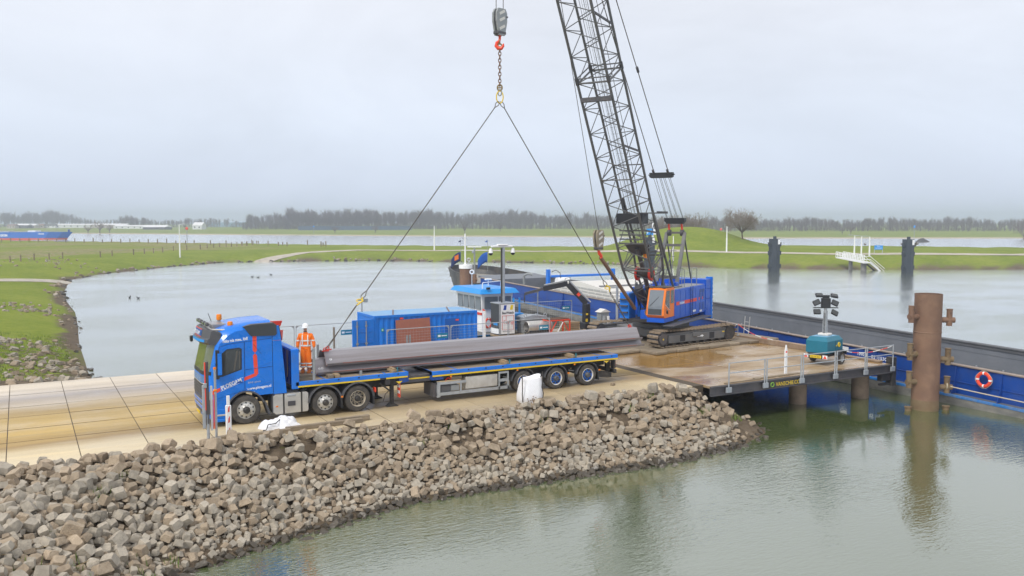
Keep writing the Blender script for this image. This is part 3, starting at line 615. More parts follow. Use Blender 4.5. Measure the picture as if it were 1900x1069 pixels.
# ------------------------------------------------------------------ large mooring dolphin
def dolphin(x, y):
    t = thing('mooring_pile', 'thick rusty brown steel mooring pile with stub bollards, standing in front of the barge', 'mooring pile', (x, y, 0))
    MB().lathe([(.60, -4), (.62, -1.8), (.62, 3.8), (.595, 3.8), (.595, 3.3)], (0, 0, 0), 'z', 36).lathe([(.0, 3.3), (.6, 3.3)], (0, 0, 0), 'z', 36).build('pile_tube', RUST, t)
    MB().lathe([(.62, 1.93), (.635, 1.95), (.635, 1.98), (.62, 2.0)], (0, 0, 0), 'z', 36).build('weld_seam', RUST, t)
    MB().lathe([(.622, -1.8), (.628, -1.7), (.626, -1.35), (.62, -1.30)], (0, 0, 0), 'z', 36).build('tide_band', RUSTG, t)
    for dx, dy, zs, mt in ((-.86, .18, (2.72, .92, -.42), 0), (.80, -.60, (2.55, .66, -.70), 1)):
        d = Vector((dx, dy, 0)).normalized(); c = d * .98
        for k, z in enumerate(zs):
            mm = RUST if k == 0 else RUSTG
            b = MB().cyl(d * .55 + Vector((0, 0, z)), d * (1.12 if dx < 0 else 1.22) + Vector((0, 0, z)), .135, n=16).cyl(c + Vector((0, 0, z - .28)), c + Vector((0, 0, z + .50)), .135, n=16).build('bollard', mm, t)
            MB().cyl(c + Vector((0, 0, z + .50)), c + Vector((0, 0, z + .53)), .155, n=16).build('cap', mm, b)
            pr_ = Vector((-d.y, d.x, 0)); MB().cyl(c + pr_ * -.22 + Vector((0, 0, z + .36)), c + pr_ * .22 + Vector((0, 0, z + .36)), .018, n=6).build('pin', STEELD, b)
            if dx > 0 and k == 0: MB().cyl(d * 1.22 + Vector((0, 0, z)), d * 1.225 + Vector((0, 0, z)), .12, n=16).build('end_plate', GALV, b)
        MB().cyl(c + Vector((0, 0, -2.2)), c + Vector((0, 0, -1.62)), .15, n=16).cyl(c + Vector((0, 0, -1.66)), c + Vector((0, 0, -1.61)), .18, n=16).build('low_bollard', RUSTG, t)
    a = -0.72 - .25
    for k in range(2):
        an = a + .13 * k; MB().bar((.623 * math.cos(an), .623 * math.sin(an), 3.45), (.623 * math.cos(an), .623 * math.sin(an), 3.7), .035, .012).build('chalk_mark', WHITEC, t)
    a2 = a + .06; MB().bar((.624 * math.cos(a2 - .2), .624 * math.sin(a2 - .2), 3.42), (.624 * math.cos(a2 + .28), .624 * math.sin(a2 + .28), 3.42), .02, .02).build('chalk_mark', WHITEC, t)
dolphin(37.72, 25.85)

# ------------------------------------------------------------------ blue dry-cargo barge
# local frame: y along the hull towards the bow, x outward from the near side (0) to the far side (8.2); pitched bow-up by the light trim
barge = thing('cargo_barge', 'long blue dry cargo barge with empty grey hold moored along the platform', 'barge', (39.73, 22.23, 0))
barge.rotation_euler = (R(1.40), 0, R(-1.2))
S0, S1 = -34, 57.5; WD = 8.0
bm_ = MB()                                     # hull up to the side deck, with a rounded bow
ringL = [];
def hullring(z, inset, bowx):
    p = [(inset, S0), (inset, S1)]
    for k in range(1, 8): a = math.pi * k / 8; p.append((WD / 2 - (WD / 2 - inset) * math.cos(a), S1 + bowx * math.sin(a) ** .8))
    p += [(WD - inset, S1), (WD - inset, S0)]; return [(x, y, z) for x, y in p]
r0, r1, r2, r3 = hullring(-3.6, .25, 6.0), hullring(-2.4, .02, 8.2), hullring(-1.5, 0, 10.2), hullring(-1.42, .0, 10.3)
bm_.loft([r0, r1, r2, r3]); bm_.build('hull', HULLG, barge)
MB().loft([hullring(-3.9, .2, 5.6), hullring(-2.55, -.015, 8.0), hullring(-2.02, -.02, 8.9)], cap=False).build('wet_band', HULLB, barge)
b2 = MB()
br = [(x, y, -1.42) for x, y, z in r3[1:10]]; bt = [(WD / 2 + (x - WD / 2) * 1.02, S1 + (y - S1) * 1.16, .05 + .45 * max(0, (y - S1) / 10)) for x, y, z in r3[1:10]]
bi = [(WD / 2 + (x - WD / 2) * .97, S1 + (y - S1) * .97, z + (1.1 if False else 0)) for x, y, z in bt]; bl = [(x, y, -.55) for x, y, z in bi]
b2.loft([br, bt, bi, bl], cap=False, closed=False); b2.build('bow_bulwark', M('bow_black', (.045, .047, .05), .55, var=.2, dirt=(.2, .17, .13), dscale=.8, damt=.5), barge)
MB().prism([(x, y) for x, y, z in bl], 'xy', -.62, -.55).build('foredeck', M('deck_grey', (.28, .27, .25), .8, dirt=(.35, .33, .2), dscale=1, damt=.5), barge)
MB().bx(-.03, .06, S0, S1, -1.50, -1.36, .02).build('deck_edge', M('edge_blue', (.01, .16, .48), .5, dirt=(.3, .3, .28), dscale=1.2, damt=.8), barge)
MB().bx(.06, .5, S0, S1, -1.44, -1.38).bx(WD - .5, WD - .06, S0, S1, -1.44, -1.38).build('side_deck', M('deck_dark', (.12, .13, .15), .75), barge)
MB().bx(.50, .54, S0, S1 - .5, -1.38, .0).bx(WD - .54, WD - .5, S0, S1 - .5, -1.38, .05).build('coaming', BBLUE, barge)
MB().bx(.545, .58, S0, S1 - .55, -1.6, -.03).bx(WD - .60, WD - .545, S0, S1 - .55, -1.6, .04).bx(.58, WD - .6, S1 - 3.1, S1 - 3.0, -1.6, .05).bx(.58, WD - .6, S0, S1 - 3, -1.62, -1.58).build('hold_lining', HOLD, barge)
MB().bx(WD - .62, WD - .605, S0, S1 - .6, -.42, -.36).build('hold_rib', HOLD, barge)
MB().loft([[(.58, S1 - 3, .02), (WD - .6, S1 - 3, .08), (WD - .6, S1 + .2, .28), (.58, S1 + .2, .2)], [(.58, S1 - 3, .0), (WD - .6, S1 - 3, .0), (WD - .6, S1 + .2, .0), (.58, S1 + .2, .0)]]).build('hold_end_cover', HOLD, barge)
MB().bx(.40, .62, S0, S1 - .5, .0, .10, .03).build('coaming_rail', RAILB, barge)
MB().bx(.66, .72, S0, S1 - 3.2, .02, .09).build('hatch_track', CHAS, barge)
MB().bx(WD - .72, WD - .36, S0, S1 - .5, .05, .16, .03).bx(WD - .66, WD - .6, S0, S1 - .6, -.1, .05).build('far_coaming_rail', M('rail_grey', (.10, .105, .115), .55, var=.15), barge)
b4 = MB(); b4.bx(.45, .497, S0, S1 - .6, -.80, -.755, .01); b4.build('stringer', BBLUE, barge)
for k in range(-5, 14):
    s = -1.0 + 2.35 * k if k < 7 else 15.4 + 4.05 * (k - 7) + 1
    if S0 < s < S1 - .6:
        MB().prism([(.5, 0.0), (.5, -1.38), (.12, -1.38), (.36, -.75), (.42, .0)], 'xz', s, s + .03).build('stiffener', BBLUE, barge)
cl_ = MB().bx(-.025, .025, 0, .07, .095, .14).mesh('cleat', GALV)
for k in range(40): inst('cleat', cl_, barge, (.685, -8 + 1.35 * k, 0))
text('lettering', '1090 T', .26, (.488, 9.72, -.42), (0, -1, 0), (0, 0, 1), LETW, barge, width=.66, bold=.004)
text('lettering', '02315306', .26, (.488, 8.78, -.46), (0, -1, 0), (0, 0, 1), LETW, barge, width=1.15, bold=.004)
MB().bx(.478, .49, 10.3, 10.75, -.36, -.08).build('draught_plate', WHITE, barge)
m_ = MB()
for dx in (0, .42): m_.cyl((WD / 2, 17.9 + dx, -1.5), (WD / 2 + .2, 17.9 + dx, .75), .03, n=6)
for k in range(5): z = -1.2 + .4 * k; m_.cyl((WD / 2 + .04 + .035 * k, 17.9, z), (WD / 2 + .04 + .035 * k, 18.32, z), .02, n=6)
lad = m_.build('ladder', ALU); lad.location = (36.2 - 39.73 + 39.73 + .1, 22.3, .4); bpy.context.view_layer.update()
tag(lad, 'aluminium ladder standing in the empty barge hold', 'ladder')
# hatch covers stacked on the coaming
hc = thing('hatch_cover_stack', 'stack of white hatch covers lying across the barge hold behind the crane boom', 'hatch covers', (39.73, 22.23, 0)); hc.rotation_euler = barge.rotation_euler
for k in range(3):
    z0 = .12 + .26 * k; y0, y1 = 33.2 + .35 * k, 42.8 - .2 * k
    o = MB().prism([(y0, z0), (y0, z0 + .16), (y0 + .3, z0 + .24), ((y0 + y1) / 2, z0 + .24 + (.35 if k == 2 else 0)), (y1 - .3, z0 + .24), (y1, z0 + .16), (y1, z0)], 'yz', .55, WD - .55).build('hatch_cover', HATCH, hc)
    m_ = MB()
    for q in range(8): m_.bx(.535, .548, y0 + .3 + q * (y1 - y0 - .6) / 8, y0 + .3 + (q + .9) * (y1 - y0 - .6) / 8, z0 + .02, z0 + .15)
    m_.build('end_panel', M('hatch_grey', (.40, .40, .39), .6), o)
MB().bx(.8, WD - .8, 35.5, 35.75, .95, 1.12).build('cross_bar', M('hatch_bar', (.22, .22, .23), .6), hc)
gt = thing('hatch_gantry', 'blue gantry with grey motor beside the white hatch covers on the barge', 'gantry', (39.73, 22.23, 0)); gt.rotation_euler = barge.rotation_euler
MB().bx(.35, .65, 43.2, 43.55, .1, 1.9, .02).bx(WD - .6, WD - .3, 43.2, 43.5, .1, 1.8, .02).bx(.6, WD - .6, 42.9, 43.1, 1.2, 1.4, .02).build('gantry_frame', TRBLUE, gt)
MB().cyl((.8, 42.4, .9), (2.0, 42.4, .9), .34, n=14).bx(.8, 1.8, 42.0, 42.8, .3, .62, .03).build('motor', WHITE, gt)
MB().tube([(.4, 42.6, 1.75), (.4, 41.9, 1.95), (.4, 41.2, 1.75), (.4, 41.1, 1.3)], .03, 6).build('guard_rail', CHAS, gt)
tag(MB().tube([(43.0, 73.0, 1.0), (43.0, 73.0, 1.9), (43.2, 72.8, 2.1), (43.5, 72.5, 2.1), (43.6, 72.4, 2.0)], .12, 8).cyl((43.0, 73.0, .5), (43.0, 73.0, 1.0), .14, n=8).build('vent_pipe', GALVD), 'grey gooseneck vent pipe on the far side of the barge hold', 'vent pipe')
def lifebuoy(name, label, c, axis, R_, parent=None):
    t = thing(name, label, 'lifebuoy', c)
    ax = Vector(axis).normalized(); u = Vector((0, 0, 1)); w = ax.cross(u)
    ring = MB().torus((0, 0, 0), axis, R_, R_ * .25, 24, 8).build('ring', REDB, t)
    m_ = MB()
    for k in range(4):
        a = math.pi / 2 * k
        pts = [(u * math.cos(a + d) + w * math.sin(a + d)) * R_ for d in (-.12, 0, .12)]; MB().tube(pts, R_ * .265, 8).build('white_band', WHITEC, t)
    m_ = MB().tube([(u * math.cos(a) + w * math.sin(a)) * R_ * (1.32 + .07 * math.cos(4 * a)) for a in [2 * math.pi * i / 24 for i in range(24)]], .012, 5, closed=True); m_.build('grab_line', M('rope_tan', (.5, .42, .3), .9), t)
lifebuoy('lifebuoy', 'orange red lifebuoy with white bands hung on the blue barge side', (39.98, 24.35, -.33), (1, 0, 0), .31)
tag(MB().tube([(38.35 + .42 * math.sin(i), 25.3 + .04 * i, -.62) for i in range(0)] + [(38.45, 25.35, -.62), (39.0, 24.0, -.80), (39.5, 22.0, -.98), (39.9, 20, -1.08), (40.2, 17.5, -1.05)], .028, 6).torus((38.48, 25.28, -.62), (.8, -.6, 0), .16, .035, 12, 6).build('mooring_rope', M('rope', (.46, .40, .30), .9, var=.2, scale=30)), 'pale mooring rope from the rusty pile along the barge side', 'rope')

# ------------------------------------------------------------------ wheels
def wheel(parent, x, y, r, kind, w=.36, far=False):
    s = -1 if not far else 1                     # the face looks towards -y (near side)
    t = MB().lathe([(r * .60, 0), (r * .72, -.012), (r * .93, 0), (r, .045), (r * 1.004, w * .25), (r * .985, w * .27), (r * .985, w * .31), (r * 1.004, w * .33), (r * 1.004, w * .5), (r * .985, w * .52), (r * .985, w * .56), (r * 1.004, w * .58), (r, w - .045), (r * .93, w), (r * .6, w)], (0, 0, 0), 'y', 36)
    T = Matrix.Translation((x, y, r)) @ (Matrix.Identity(4) if not far else Matrix.Rotation(math.pi, 4, 'Z'))
    m = MB(); m.add(t.v, t.f, 0, T); o = m.build('wheel', TYRE, parent)
    q = MB(); nuts = MB()
    if kind == 'front':
        q.lathe([(r * .62, .01), (r * .60, -.015), (r * .57, .0), (r * .55, .03), (r * .47, .015), (r * .30, -.035), (r * .27, -.05), (r * .0, -.05)], (0, 0, 0), 'y', 36); rm = ALU; hubc = [(r * .24, -.05), (r * .22, -.13), (r * .15, -.17), (0, -.17)]; nr = r * .36; nz = -.045; holes = (r * .49, .01)
    elif kind == 'drive':
        q.lathe([(r * .62, .01), (r * .60, -.015), (r * .57, .0), (r * .54, .09), (r * .50, .15), (r * .30, .10), (r * .28, .06), (0, .06)], (0, 0, 0), 'y', 36); rm = M('rim_cream', (.52, .47, .38), .55, .2, dirt=(.25, .2, .15), dscale=5, damt=.6); hubc = [(r * .24, .06), (r * .22, -.03), (r * .16, -.07), (0, -.07)]; nr = r * .36; nz = .08; holes = (r * .46, .125)
    else:
        q.lathe([(r * .64, .005), (r * .62, -.018), (r * .575, -.0), (r * .56, .05)], (0, 0, 0), 'y', 36); rm = M('rim_white', (.70, .68, .62), .5, .1, dirt=(.4, .36, .3), dscale=5, damt=.5); hubc = [(r * .27, .05), (r * .25, -.03), (r * .18, -.07), (0, -.07)]; nr = r * .37; nz = .06; holes = (r * .47, .075)
        d2 = MB(); e = MB().lathe([(r * .56, .05), (r * .53, .10), (r * .42, .07), (r * .28, .05), (0, .05)], (0, 0, 0), 'y', 30); d2.add(e.v, e.f, 0, T); d2.build('rim_dish', TRBLUE, o)
    a = MB(); a.add(q.v, q.f, 0, T); a.build('rim', rm, o)
    q = MB().lathe(hubc, (0, 0, 0), 'y', 18); a = MB(); a.add(q.v, q.f, 0, T); a.build('hub', CHAS if kind != 'trailer' else GRYP, o)
    for k in range(10):
        th = 2 * math.pi * k / 10; nuts.cyl((nr * math.cos(th), nz - .03, nr * math.sin(th)), (nr * math.cos(th), nz + .02, nr * math.sin(th)), .020, n=6, X=T)
    nu = nuts.build('wheel_nuts', STEELD if kind != 'front' else ALU, o); nu['kind'] = 'stuff'
    hb = MB(); nh = 10 if kind != 'trailer' else 8
    for k in range(nh):
        th = 2 * math.pi * (k + .5) / nh; hb.cyl((holes[0] * math.cos(th), holes[1] - .012, holes[0] * math.sin(th)), (holes[0] * math.cos(th), holes[1] + .02, holes[0] * math.sin(th)), .028 if kind == 'front' else .036, n=8, X=T)
    h_ = hb.build('rim_holes', BLKP, o); h_['kind'] = 'stuff'
    return o

# ------------------------------------------------------------------ blue truck tractor
truck = thing('truck', 'blue tractor truck with red stripe, dark visor and orange roof beacons parked on the slabs', 'truck', (6.82, 32.40, 0))
PROF = [(-1.34, .30), (-1.40, .62), (-1.41, 1.15), (-1.40, 1.95), (-1.17, 2.95), (-1.03, 3.36), (-.50, 3.55), (.25, 3.65), (.97, 3.68), (.97, 1.02), (.70, 1.02)] + arcpts(0, .52, .66, 48, 180, 10) + [(-.66, .32)]
def cabpt(p, y):
    x, z = p; a = abs(y)
    if x < -.9:
        k = max(0, (a - .55) / .70); x = x + .30 * k ** 2.6
    if z > 3.1 and a > .9: k = (a - .9) / .35; z = z - (z - 3.05) * .36 * k ** 1.6; x = x + (.18 * k if x < -.4 else 0)
    return (x, y, z)
YS = [-1.25, -1.22, -1.12, -.95, -.7, -.35, 0, .35, .7, .95, 1.12, 1.22, 1.25]
MB().loft([[cabpt(p, y) for p in PROF] for y in YS]).build('cab', TBLUE, truck, smooth=28)
def front_panel(z0, z1, y0, y1, off, n=14, zoff=None):
    def fx(z):
        for a, b in zip(PROF[:6], PROF[1:6]):
            if a[1] <= z <= b[1]: return a[0] + (b[0] - a[0]) * (z - a[1]) / (b[1] - a[1])
        return -1.34
    rings = []
    zs = [z0] + [p[1] for p in PROF[:6] if z0 < p[1] < z1] + [z1]
    for k in range(n + 1):
        y = y0 + (y1 - y0) * k / n
        fr = [cabpt((fx(z) , z), y) for z in zs]
        rings.append([(p[0] - off, p[1], p[2]) for p in fr] + [(p[0] + .02, p[1], p[2]) for p in fr[::-1]])
    return MB().loft(rings)
front_panel(1.98, 2.92, -1.13, 1.13, .006).build('windscreen', GLASSG, truck)
MB().bx(-1.05, -1.0, .2, .8, 2.0, 2.5, .02).build('dashboard_item', CURT, truck)
front_panel(1.86, 1.99, -1.19, 1.19, .012).build('wiper_cowl', BLKP, truck)
g_ = front_panel(1.05, 1.52, -1.0, 1.0, .014).build('grille', BLKP, truck)
for k in range(4): front_panel(1.10 + .105 * k, 1.14 + .105 * k, -.94, .94, .024).build('grille_bar', GRYP, g_)
front_panel(1.56, 1.80, -1.05, 1.05, .010).build('badge_panel', M('badge_blue', (.03, .17, .42), .3, var=.1, dirt=(.3, .35, .4), dscale=2, damt=.4), truck)
front_panel(1.53, 1.555, -1.08, 1.08, .018).build('chrome_strip', ALU, truck)
front_panel(.46, 1.02, -1.19, 1.19, .010).build('bumper', GRYP, truck)
for k in range(2):
    front_panel(.60 + .2 * k, .74 + .2 * k, -.9, .9, .018).build('intake_frame', ALU, truck); front_panel(.62 + .2 * k, .72 + .2 * k, -.86, .86, .024).build('intake', TBLUE, truck)
for s in (-1, 1):
    front_panel(.98, 1.28, -1.23 * s if s > 0 else 1.03, -1.03 if s > 0 else 1.23, .02, 4).build('headlight', GLASSB, truck)
MB().bx(-1.43, -1.40, -.26, .26, .36, .46).build('number_plate', YEL, truck)
# big sun visor with sign
vis = MB()
rings = []
for k in range(13):
    y = -1.17 + 2.34 * k / 12; c = 1 - (abs(y) / 1.17) ** 3
    xb = -1.28 - .20 * c + .10; rings.append([(xb + .02, y, 2.93), (xb - .08, y, 3.02), (xb - .07, y, 3.12), (xb + .0, y, 3.16), (xb + .06, y, 3.46 - .06 * (1 - c)), (xb + .14, y, 3.50 - .06 * (1 - c)), (-.78, y, 3.42 - .1 * (1 - c)), (-.85, y, 2.93)])
vs_ = vis.loft(rings).build('sun_visor', GRYP, truck)
def vstrip(zA, xA, zB, xB, y0, y1, m, name):
    rr = []
    for k in range(9):
        y = y0 + (y1 - y0) * k / 8; c = 1 - (abs(y) / 1.17) ** 3; xb = -1.28 - .20 * c + .10
        rr.append([(xb + xA, y, zA), (xb + xB, y, zB), (xb + xB + .02, y, zB), (xb + xA + .02, y, zA)])
    return MB().loft(rr).build(name, m, vs_)
vstrip(3.02, -.088, 3.115, -.078, -1.0, 1.0, SBLUE, 'visor_stripe')
sg_ = vstrip(3.20, -.01, 3.42, .037, -.55, .55, M('sign_blue', (.02, .10, .34), .4), 'visor_sign'); vstrip(3.17, -.012, 3.19, -.008, -.55, .55, REDB, 'sign_edge'); vstrip(3.425, .034, 3.445, .038, -.55, .55, REDB, 'sign_edge')
text('sign_lettering', 'PLOEGAM', .20, (-1.402, .45, 3.235), (0, -1, 0), (.2, 0, 1), LETW, vs_, width=.9)
for s in (-1, 1):
    MB().bx(-1.05, -.99, 1.02 * s - .05, 1.02 * s + .05, 3.2, 3.26, .01).build('marker_lamp', AMBER, truck)
MB().tube([(-1.3, 1.35, 3.0), (-1.32, 1.5, 2.95)], .02, 6).bx(-1.40, -1.30, 1.42, 1.62, 2.75, 2.98, .03).build('kerb_mirror', BLKP, truck)
# roof light bar, lamps, beacons, horn, air deflectors
MB().tube([(-.20, -1.0, 3.40), (-.75, -.98, 3.42), (-1.08, -.85, 3.44), (-1.16, -.4, 3.55), (-1.18, 0, 3.57), (-1.16, .4, 3.55), (-1.08, .85, 3.50), (-.75, .98, 3.45), (-.2, 1.0, 3.45)], .035, 8).build('light_bar', ALU, truck)
for y in (-.75, -.3, .3, .75):
    lb = MB().bx(-1.25, -1.14, y - .15, y + .15, 3.56, 3.70, .03).build('spot_lamp', STEELD, truck); MB().bx(-1.258, -1.25, y - .13, y + .13, 3.58, 3.68, .003).build('lens', GLASSB, lb)
for x, y in ((-.40, -.82), (-.55, .35)):
    z0 = 3.36 if y < 0 else 3.52
    q = MB().cyl((x, y, z0), (x, y, z0 + .12), .06, n=10).build('beacon', GALVD, truck)
    MB().lathe([(.085, z0 + .12), (.095, z0 + .16), (.095, z0 + .29), (.08, z0 + .33), (0, z0 + .335)], (x, y, 0), 'z', 14).build('beacon_lens', AMBER, q)
MB().bx(-.95, -.45, -.45, .5, 3.40, 3.58, .03, X=Matrix.Rotation(0, 4, 'Y')).build('roof_hatch', M('smoke_plastic', (.25, .25, .26), .3), truck)
MB().cyl((-.7, .75, 3.4), (-.85, .8, 3.85), .012, n=5).build('antenna', BLKP, truck)
MB().prism([(-.02, 3.49), (.22, 3.17), (1.08, 3.14), (1.14, 3.20), (1.12, 3.50), (1.02, 3.58), (.25, 3.56)], 'xz', -1.29, -1.08).build('roof_deflector', M('dark_panel', (.035, .04, .045), .3, coat=.3), truck, smooth=0)
MB().prism([(-.04, 3.52), (.25, 3.59), (1.02, 3.61), (1.16, 3.51), (1.14, 3.49), (1.02, 3.57), (.25, 3.55)], 'xz', -1.285, -1.05).build('deflector_lip', GRYP, truck, smooth=0)
MB().prism([(.2, 3.2), (1.12, 3.15), (1.1, 3.58), (.25, 3.58)], 'xz', 1.1, 1.27).build('roof_deflector', BLKP, truck, smooth=0)
for s in (-1, 1):
    a, b = (-1.262, -1.20) if s < 0 else (1.20, 1.262)
    f = MB().prism([(.985, 1.0), (1.46, 1.0), (1.30, 2.95), (.985, 2.95)], 'xz', a, b).build('side_fairing', TBLUE, truck)
    MB().prism([(.985, 2.965), (1.30, 2.965), (1.21, 3.50), (1.17, 3.50), (.985, 3.4)], 'xz', a, b).build('upper_fairing', TBLUE, truck)
    MB().prism([(1.305, 2.95), (1.33, 2.95), (1.24, 3.50), (1.21, 3.50)], 'xz', a + .01, b).build('fairing_edge', BLKP, f)
# near door with window, handle, mirror, lettering
NY = -1.25
door = MB().prism([(-1.02, .98), (-.70, .98), (-.62, 1.06), (-.05, 1.30), (-.04, 2.88), (-.20, 2.92), (-.65, 2.88), (-.90, 2.72), (-1.03, 2.05)], 'xz', NY - .010, NY + .02).build('door', TBLUE, truck, smooth=0)
wsurr = MB().prism([(-.93, 1.80), (-.78, 1.80), (-.12, 2.00), (-.11, 2.74), (-.20, 2.79), (-.62, 2.76), (-.80, 2.62), (-.93, 2.10)], 'xz', NY - .016, NY).build('window_frame', BLKP, door, smooth=0)
MB().prism([(-.70, 1.87), (-.16, 2.035), (-.15, 2.70), (-.22, 2.745), (-.60, 2.72), (-.68, 2.66)], 'xz', NY - .020, NY).build('window', GLASS, door, smooth=0)
for pts in ([(-.42, 1.97), (-.36, 1.985), (-.24, 2.68), (-.30, 2.68)], [(-.22, 2.03), (-.19, 2.04), (-.17, 2.66), (-.20, 2.66)]): MB().prism(pts, 'xz', NY - .0215, NY - .018).build('curtain_fold', M('curtain_grey', (.10, .095, .085), .7), door, smooth=0)
MB().bx(-.30, -.10, NY - .03, NY, 1.52, 1.57, .01).build('handle', M('blue_handle', (.003, .07, .35), .4), door)
MB().bx(-1.0, -.90, NY - .014, NY, 1.72, 1.80).build('pillar_trim', BLKP, door)
mir = MB().loft([[(-.93 + dx, NY + dy, z) for dx, dy in ((-.06, -.24), (.08, -.26), (.10, -.10), (-.02, -.06))] for z in (1.90, 2.02, 2.55, 2.66)]).build('mirror', TBLUE, truck)
MB().loft([[(-.92 + dx, NY + dy, z) for dx, dy in ((-.12, -.20), (.0, -.22), (.0, -.04), (-.1, -.02))] for z in (1.78, 1.9, 2.6, 2.76)]).build('mirror_arm', BLKP, mir)
MB().bx(-1.025, -.98, NY - .20, NY - .06, 2.3, 2.62, .02).build('mirror_cap', GALVD, mir)
def seam(pts, parent=truck):
    m_ = MB()
    for a, b in zip(pts, pts[1:]): m_.bar((a[0], NY - .001, a[1]), (b[0], NY - .001, b[1]), .012, .010)
    return m_.build('panel_seam', M('seam', (.004, .012, .04), .7), parent)
seam([(-.025, 1.1), (-.015, 2.98), (.95, 3.05)]); seam([(0.0, 1.98), (.96, 2.02)]); seam([(.975, 1.02), (.975, 3.14)]); seam([(-.98, 2.1), (-.88, 2.85), (-.6, 2.93), (-.02, 2.98)]); seam([(.30, 2.88), (.58, 2.5)])
MB().bar((-.95, NY - .002, 1.62), (.95, NY - .002, 2.20), .012, .012).build('body_crease', M('crease_blue', (.02, .18, .58), .3), truck)
MB().bar((-1.0, NY - .002, 1.02), (.95, NY - .002, 1.50), .016, .014).build('body_crease', M('crease_blue', (.02, .18, .58), .3), truck)
st_ = MB().prism([(.28, 3.16), (.42, 3.16), (.42, 2.64), (.35, 2.56), (.28, 2.64)], 'xz', NY - .006, NY).prism([(.28, 2.46), (.35, 2.54), (.42, 2.46), (.45, 1.80), (.38, 1.72), (.31, 1.83)], 'xz', NY - .006, NY).prism([(.31, 1.82), (.38, 1.72), (-.10, 1.56), (-.10, 1.68)], 'xz', NY - .006, NY).build('stripe_upper', REDB, truck, smooth=0); st_['label'] = 'red stripe down the sleeper'
MB().prism([(-1.05, 1.22), (-.88, 1.29), (-.88, 1.41), (-1.05, 1.36), (-1.22, 1.28), (-1.22, 1.16)], 'xz', NY - .014, NY).build('stripe_lower', REDB, truck, smooth=0)
text('door_lettering', 'PLOEGAM', .20, (-.83, NY - .013, 1.32), (1, 0, .355), (-.2, 0, 1), LETW, truck, width=.74, bold=.006)
seam2 = MB()
for o_ in (0, .15): seam2.bar((-.86, NY - .012, 1.285 + o_), (-.08, NY - .012, 1.565 + o_), .006, .008)
seam2.build('stripe_outline', LETW, truck)
text('web_lettering', 'www.ploegam.nl', .13, (.05, NY - .003, 1.24), (1, 0, .05), (0, 0, 1), LETW, truck, width=.86, bold=.003)
text('slogan_lettering', 'Niks mis mee.. kid!', .15, (-.75, NY - .003, 2.99), (1, 0, .07), (.25, 0, 1), LETW, truck, width=.86, bold=.004)
text('number_lettering', '500 ploe', .085, (.08, NY - .003, 1.47), (1, 0, .05), (0, 0, 1), ALU, truck, width=.45)
text('small_lettering', 'tel. 0412', .06, (.06, NY - .003, 1.12), (1, 0, .05), (0, 0, 1), LETW, truck, width=.26)
# wheel arch trim, steps
ar = arcpts(0, .52, .70, 20, 178, 14); ai = arcpts(0, .52, .645, 20, 178, 14)
MB().prism(ar + ai[::-1], 'xz', NY - .035, NY + .05).build('wheel_arch_trim', GRYP, truck)
MB().prism([(.64, .78), (.70, .76), (.88, .28), (.80, .26)], 'xz', NY - .02, -.8).build('mud_flap', GRYP, truck)
MB().bx(-1.15, -.70, NY - .012, -.9, .30, .66, .03).build('step_panel', TBLUE, truck); MB().bx(-1.1, -.72, NY - .03, NY + .05, .40, .46, .01).build('step', ALU, truck)
MB().bx(-1.15, -.72, NY - .02, -.6, .18, .31, .03).build('under_panel', TBLUE, truck)
# chassis, fuel tank, catwalk
MB().bx(.6, 5.0, -.45, -.37, .62, .98).bx(.6, 5.0, .37, .45, .62, .98).bx(1.0, 4.9, -.37, .37, .9, .97).build('chassis', CHAS, truck)
for x in (1.15, 1.45, 1.75, 2.05): MB().bx(x, x + .22, -1.0, 1.0, .985, 1.03, .01).build('catwalk', GRYP, truck)
tank = MB().prism([(1.02 + .05, .24), (2.22, .24), (2.26, .30), (2.26, .92), (2.2, .97), (1.05, .97), (.97, .9), (.97, .32)], 'xz', -1.24, -.55).build('fuel_tank', ALU, truck)
for x in (1.32, 1.98): MB().bx(x, x + .06, -1.252, -.54, .235, .978, .01).build('tank_strap', CHAS, tank)
MB().bx(1.5, 1.78, -1.262, -1.238, .50, .68, .02).build('tank_step', STEELD, tank); MB().bx(1.48, 1.80, -1.262, -1.2, .85, .93, .02).build('tank_filler', GALV, tank)
MB().bx(.93, .965, -1.22, -.6, .3, .95, .01).build('tank_end', GRYP, tank); MB().bx(1.06, 1.14, -1.258, -1.24, .5, .55).build('side_marker', AMBER, tank)
wheel(truck, 0, -1.25, .525, 'front', .38); wheel(truck, 2.90, -1.24, .495, 'front', .36); wheel(truck, 4.18, -1.24, .505, 'drive', .62)
for x in (0, 2.9, 4.18): wheel(truck, x, 1.25, .51, 'drive', .5, far=True)
for x in (0, 2.9, 4.18): MB().cyl((x, -.9, .51), (x, .9, .51), .09, n=8).build('axle', CHAS, truck)
for x, a0, a1 in ((2.90, 8, 176), (4.18, 5, 172)):
    o_, i_ = arcpts(x, .5, .66, a0, a1, 14), arcpts(x, .5, .625, a0, a1, 14)
    g_ = MB().prism(o_ + i_[::-1], 'xz', -1.27, -.62).build('mudguard', GRYP, truck); MB().prism(arcpts(x, .5, .665, a0, a1, 14) + arcpts(x, .5, .60, a0, a1, 14)[::-1], 'xz', -1.285, -1.262).build('guard_lip', GRYP, g_)
    MB().prism([(x + .60, .6), (x + .66, .62), (x + .68, .22), (x + .62, .22)], 'xz', -1.26, -.7).build('flap', BLKP, g_)
MB().bx(3.50, 3.58, -1.30, -1.285, .62, .68).build('side_marker', AMBER, truck); MB().bx(4.86, 4.92, -1.25, -1.0, .68, .86, .01).build('tail_light', REDB, truck)
MB().cyl((4.0, 0, 1.0), (4.0, 0, 1.16), .5, n=18).build('fifth_wheel', CHAS, truck)
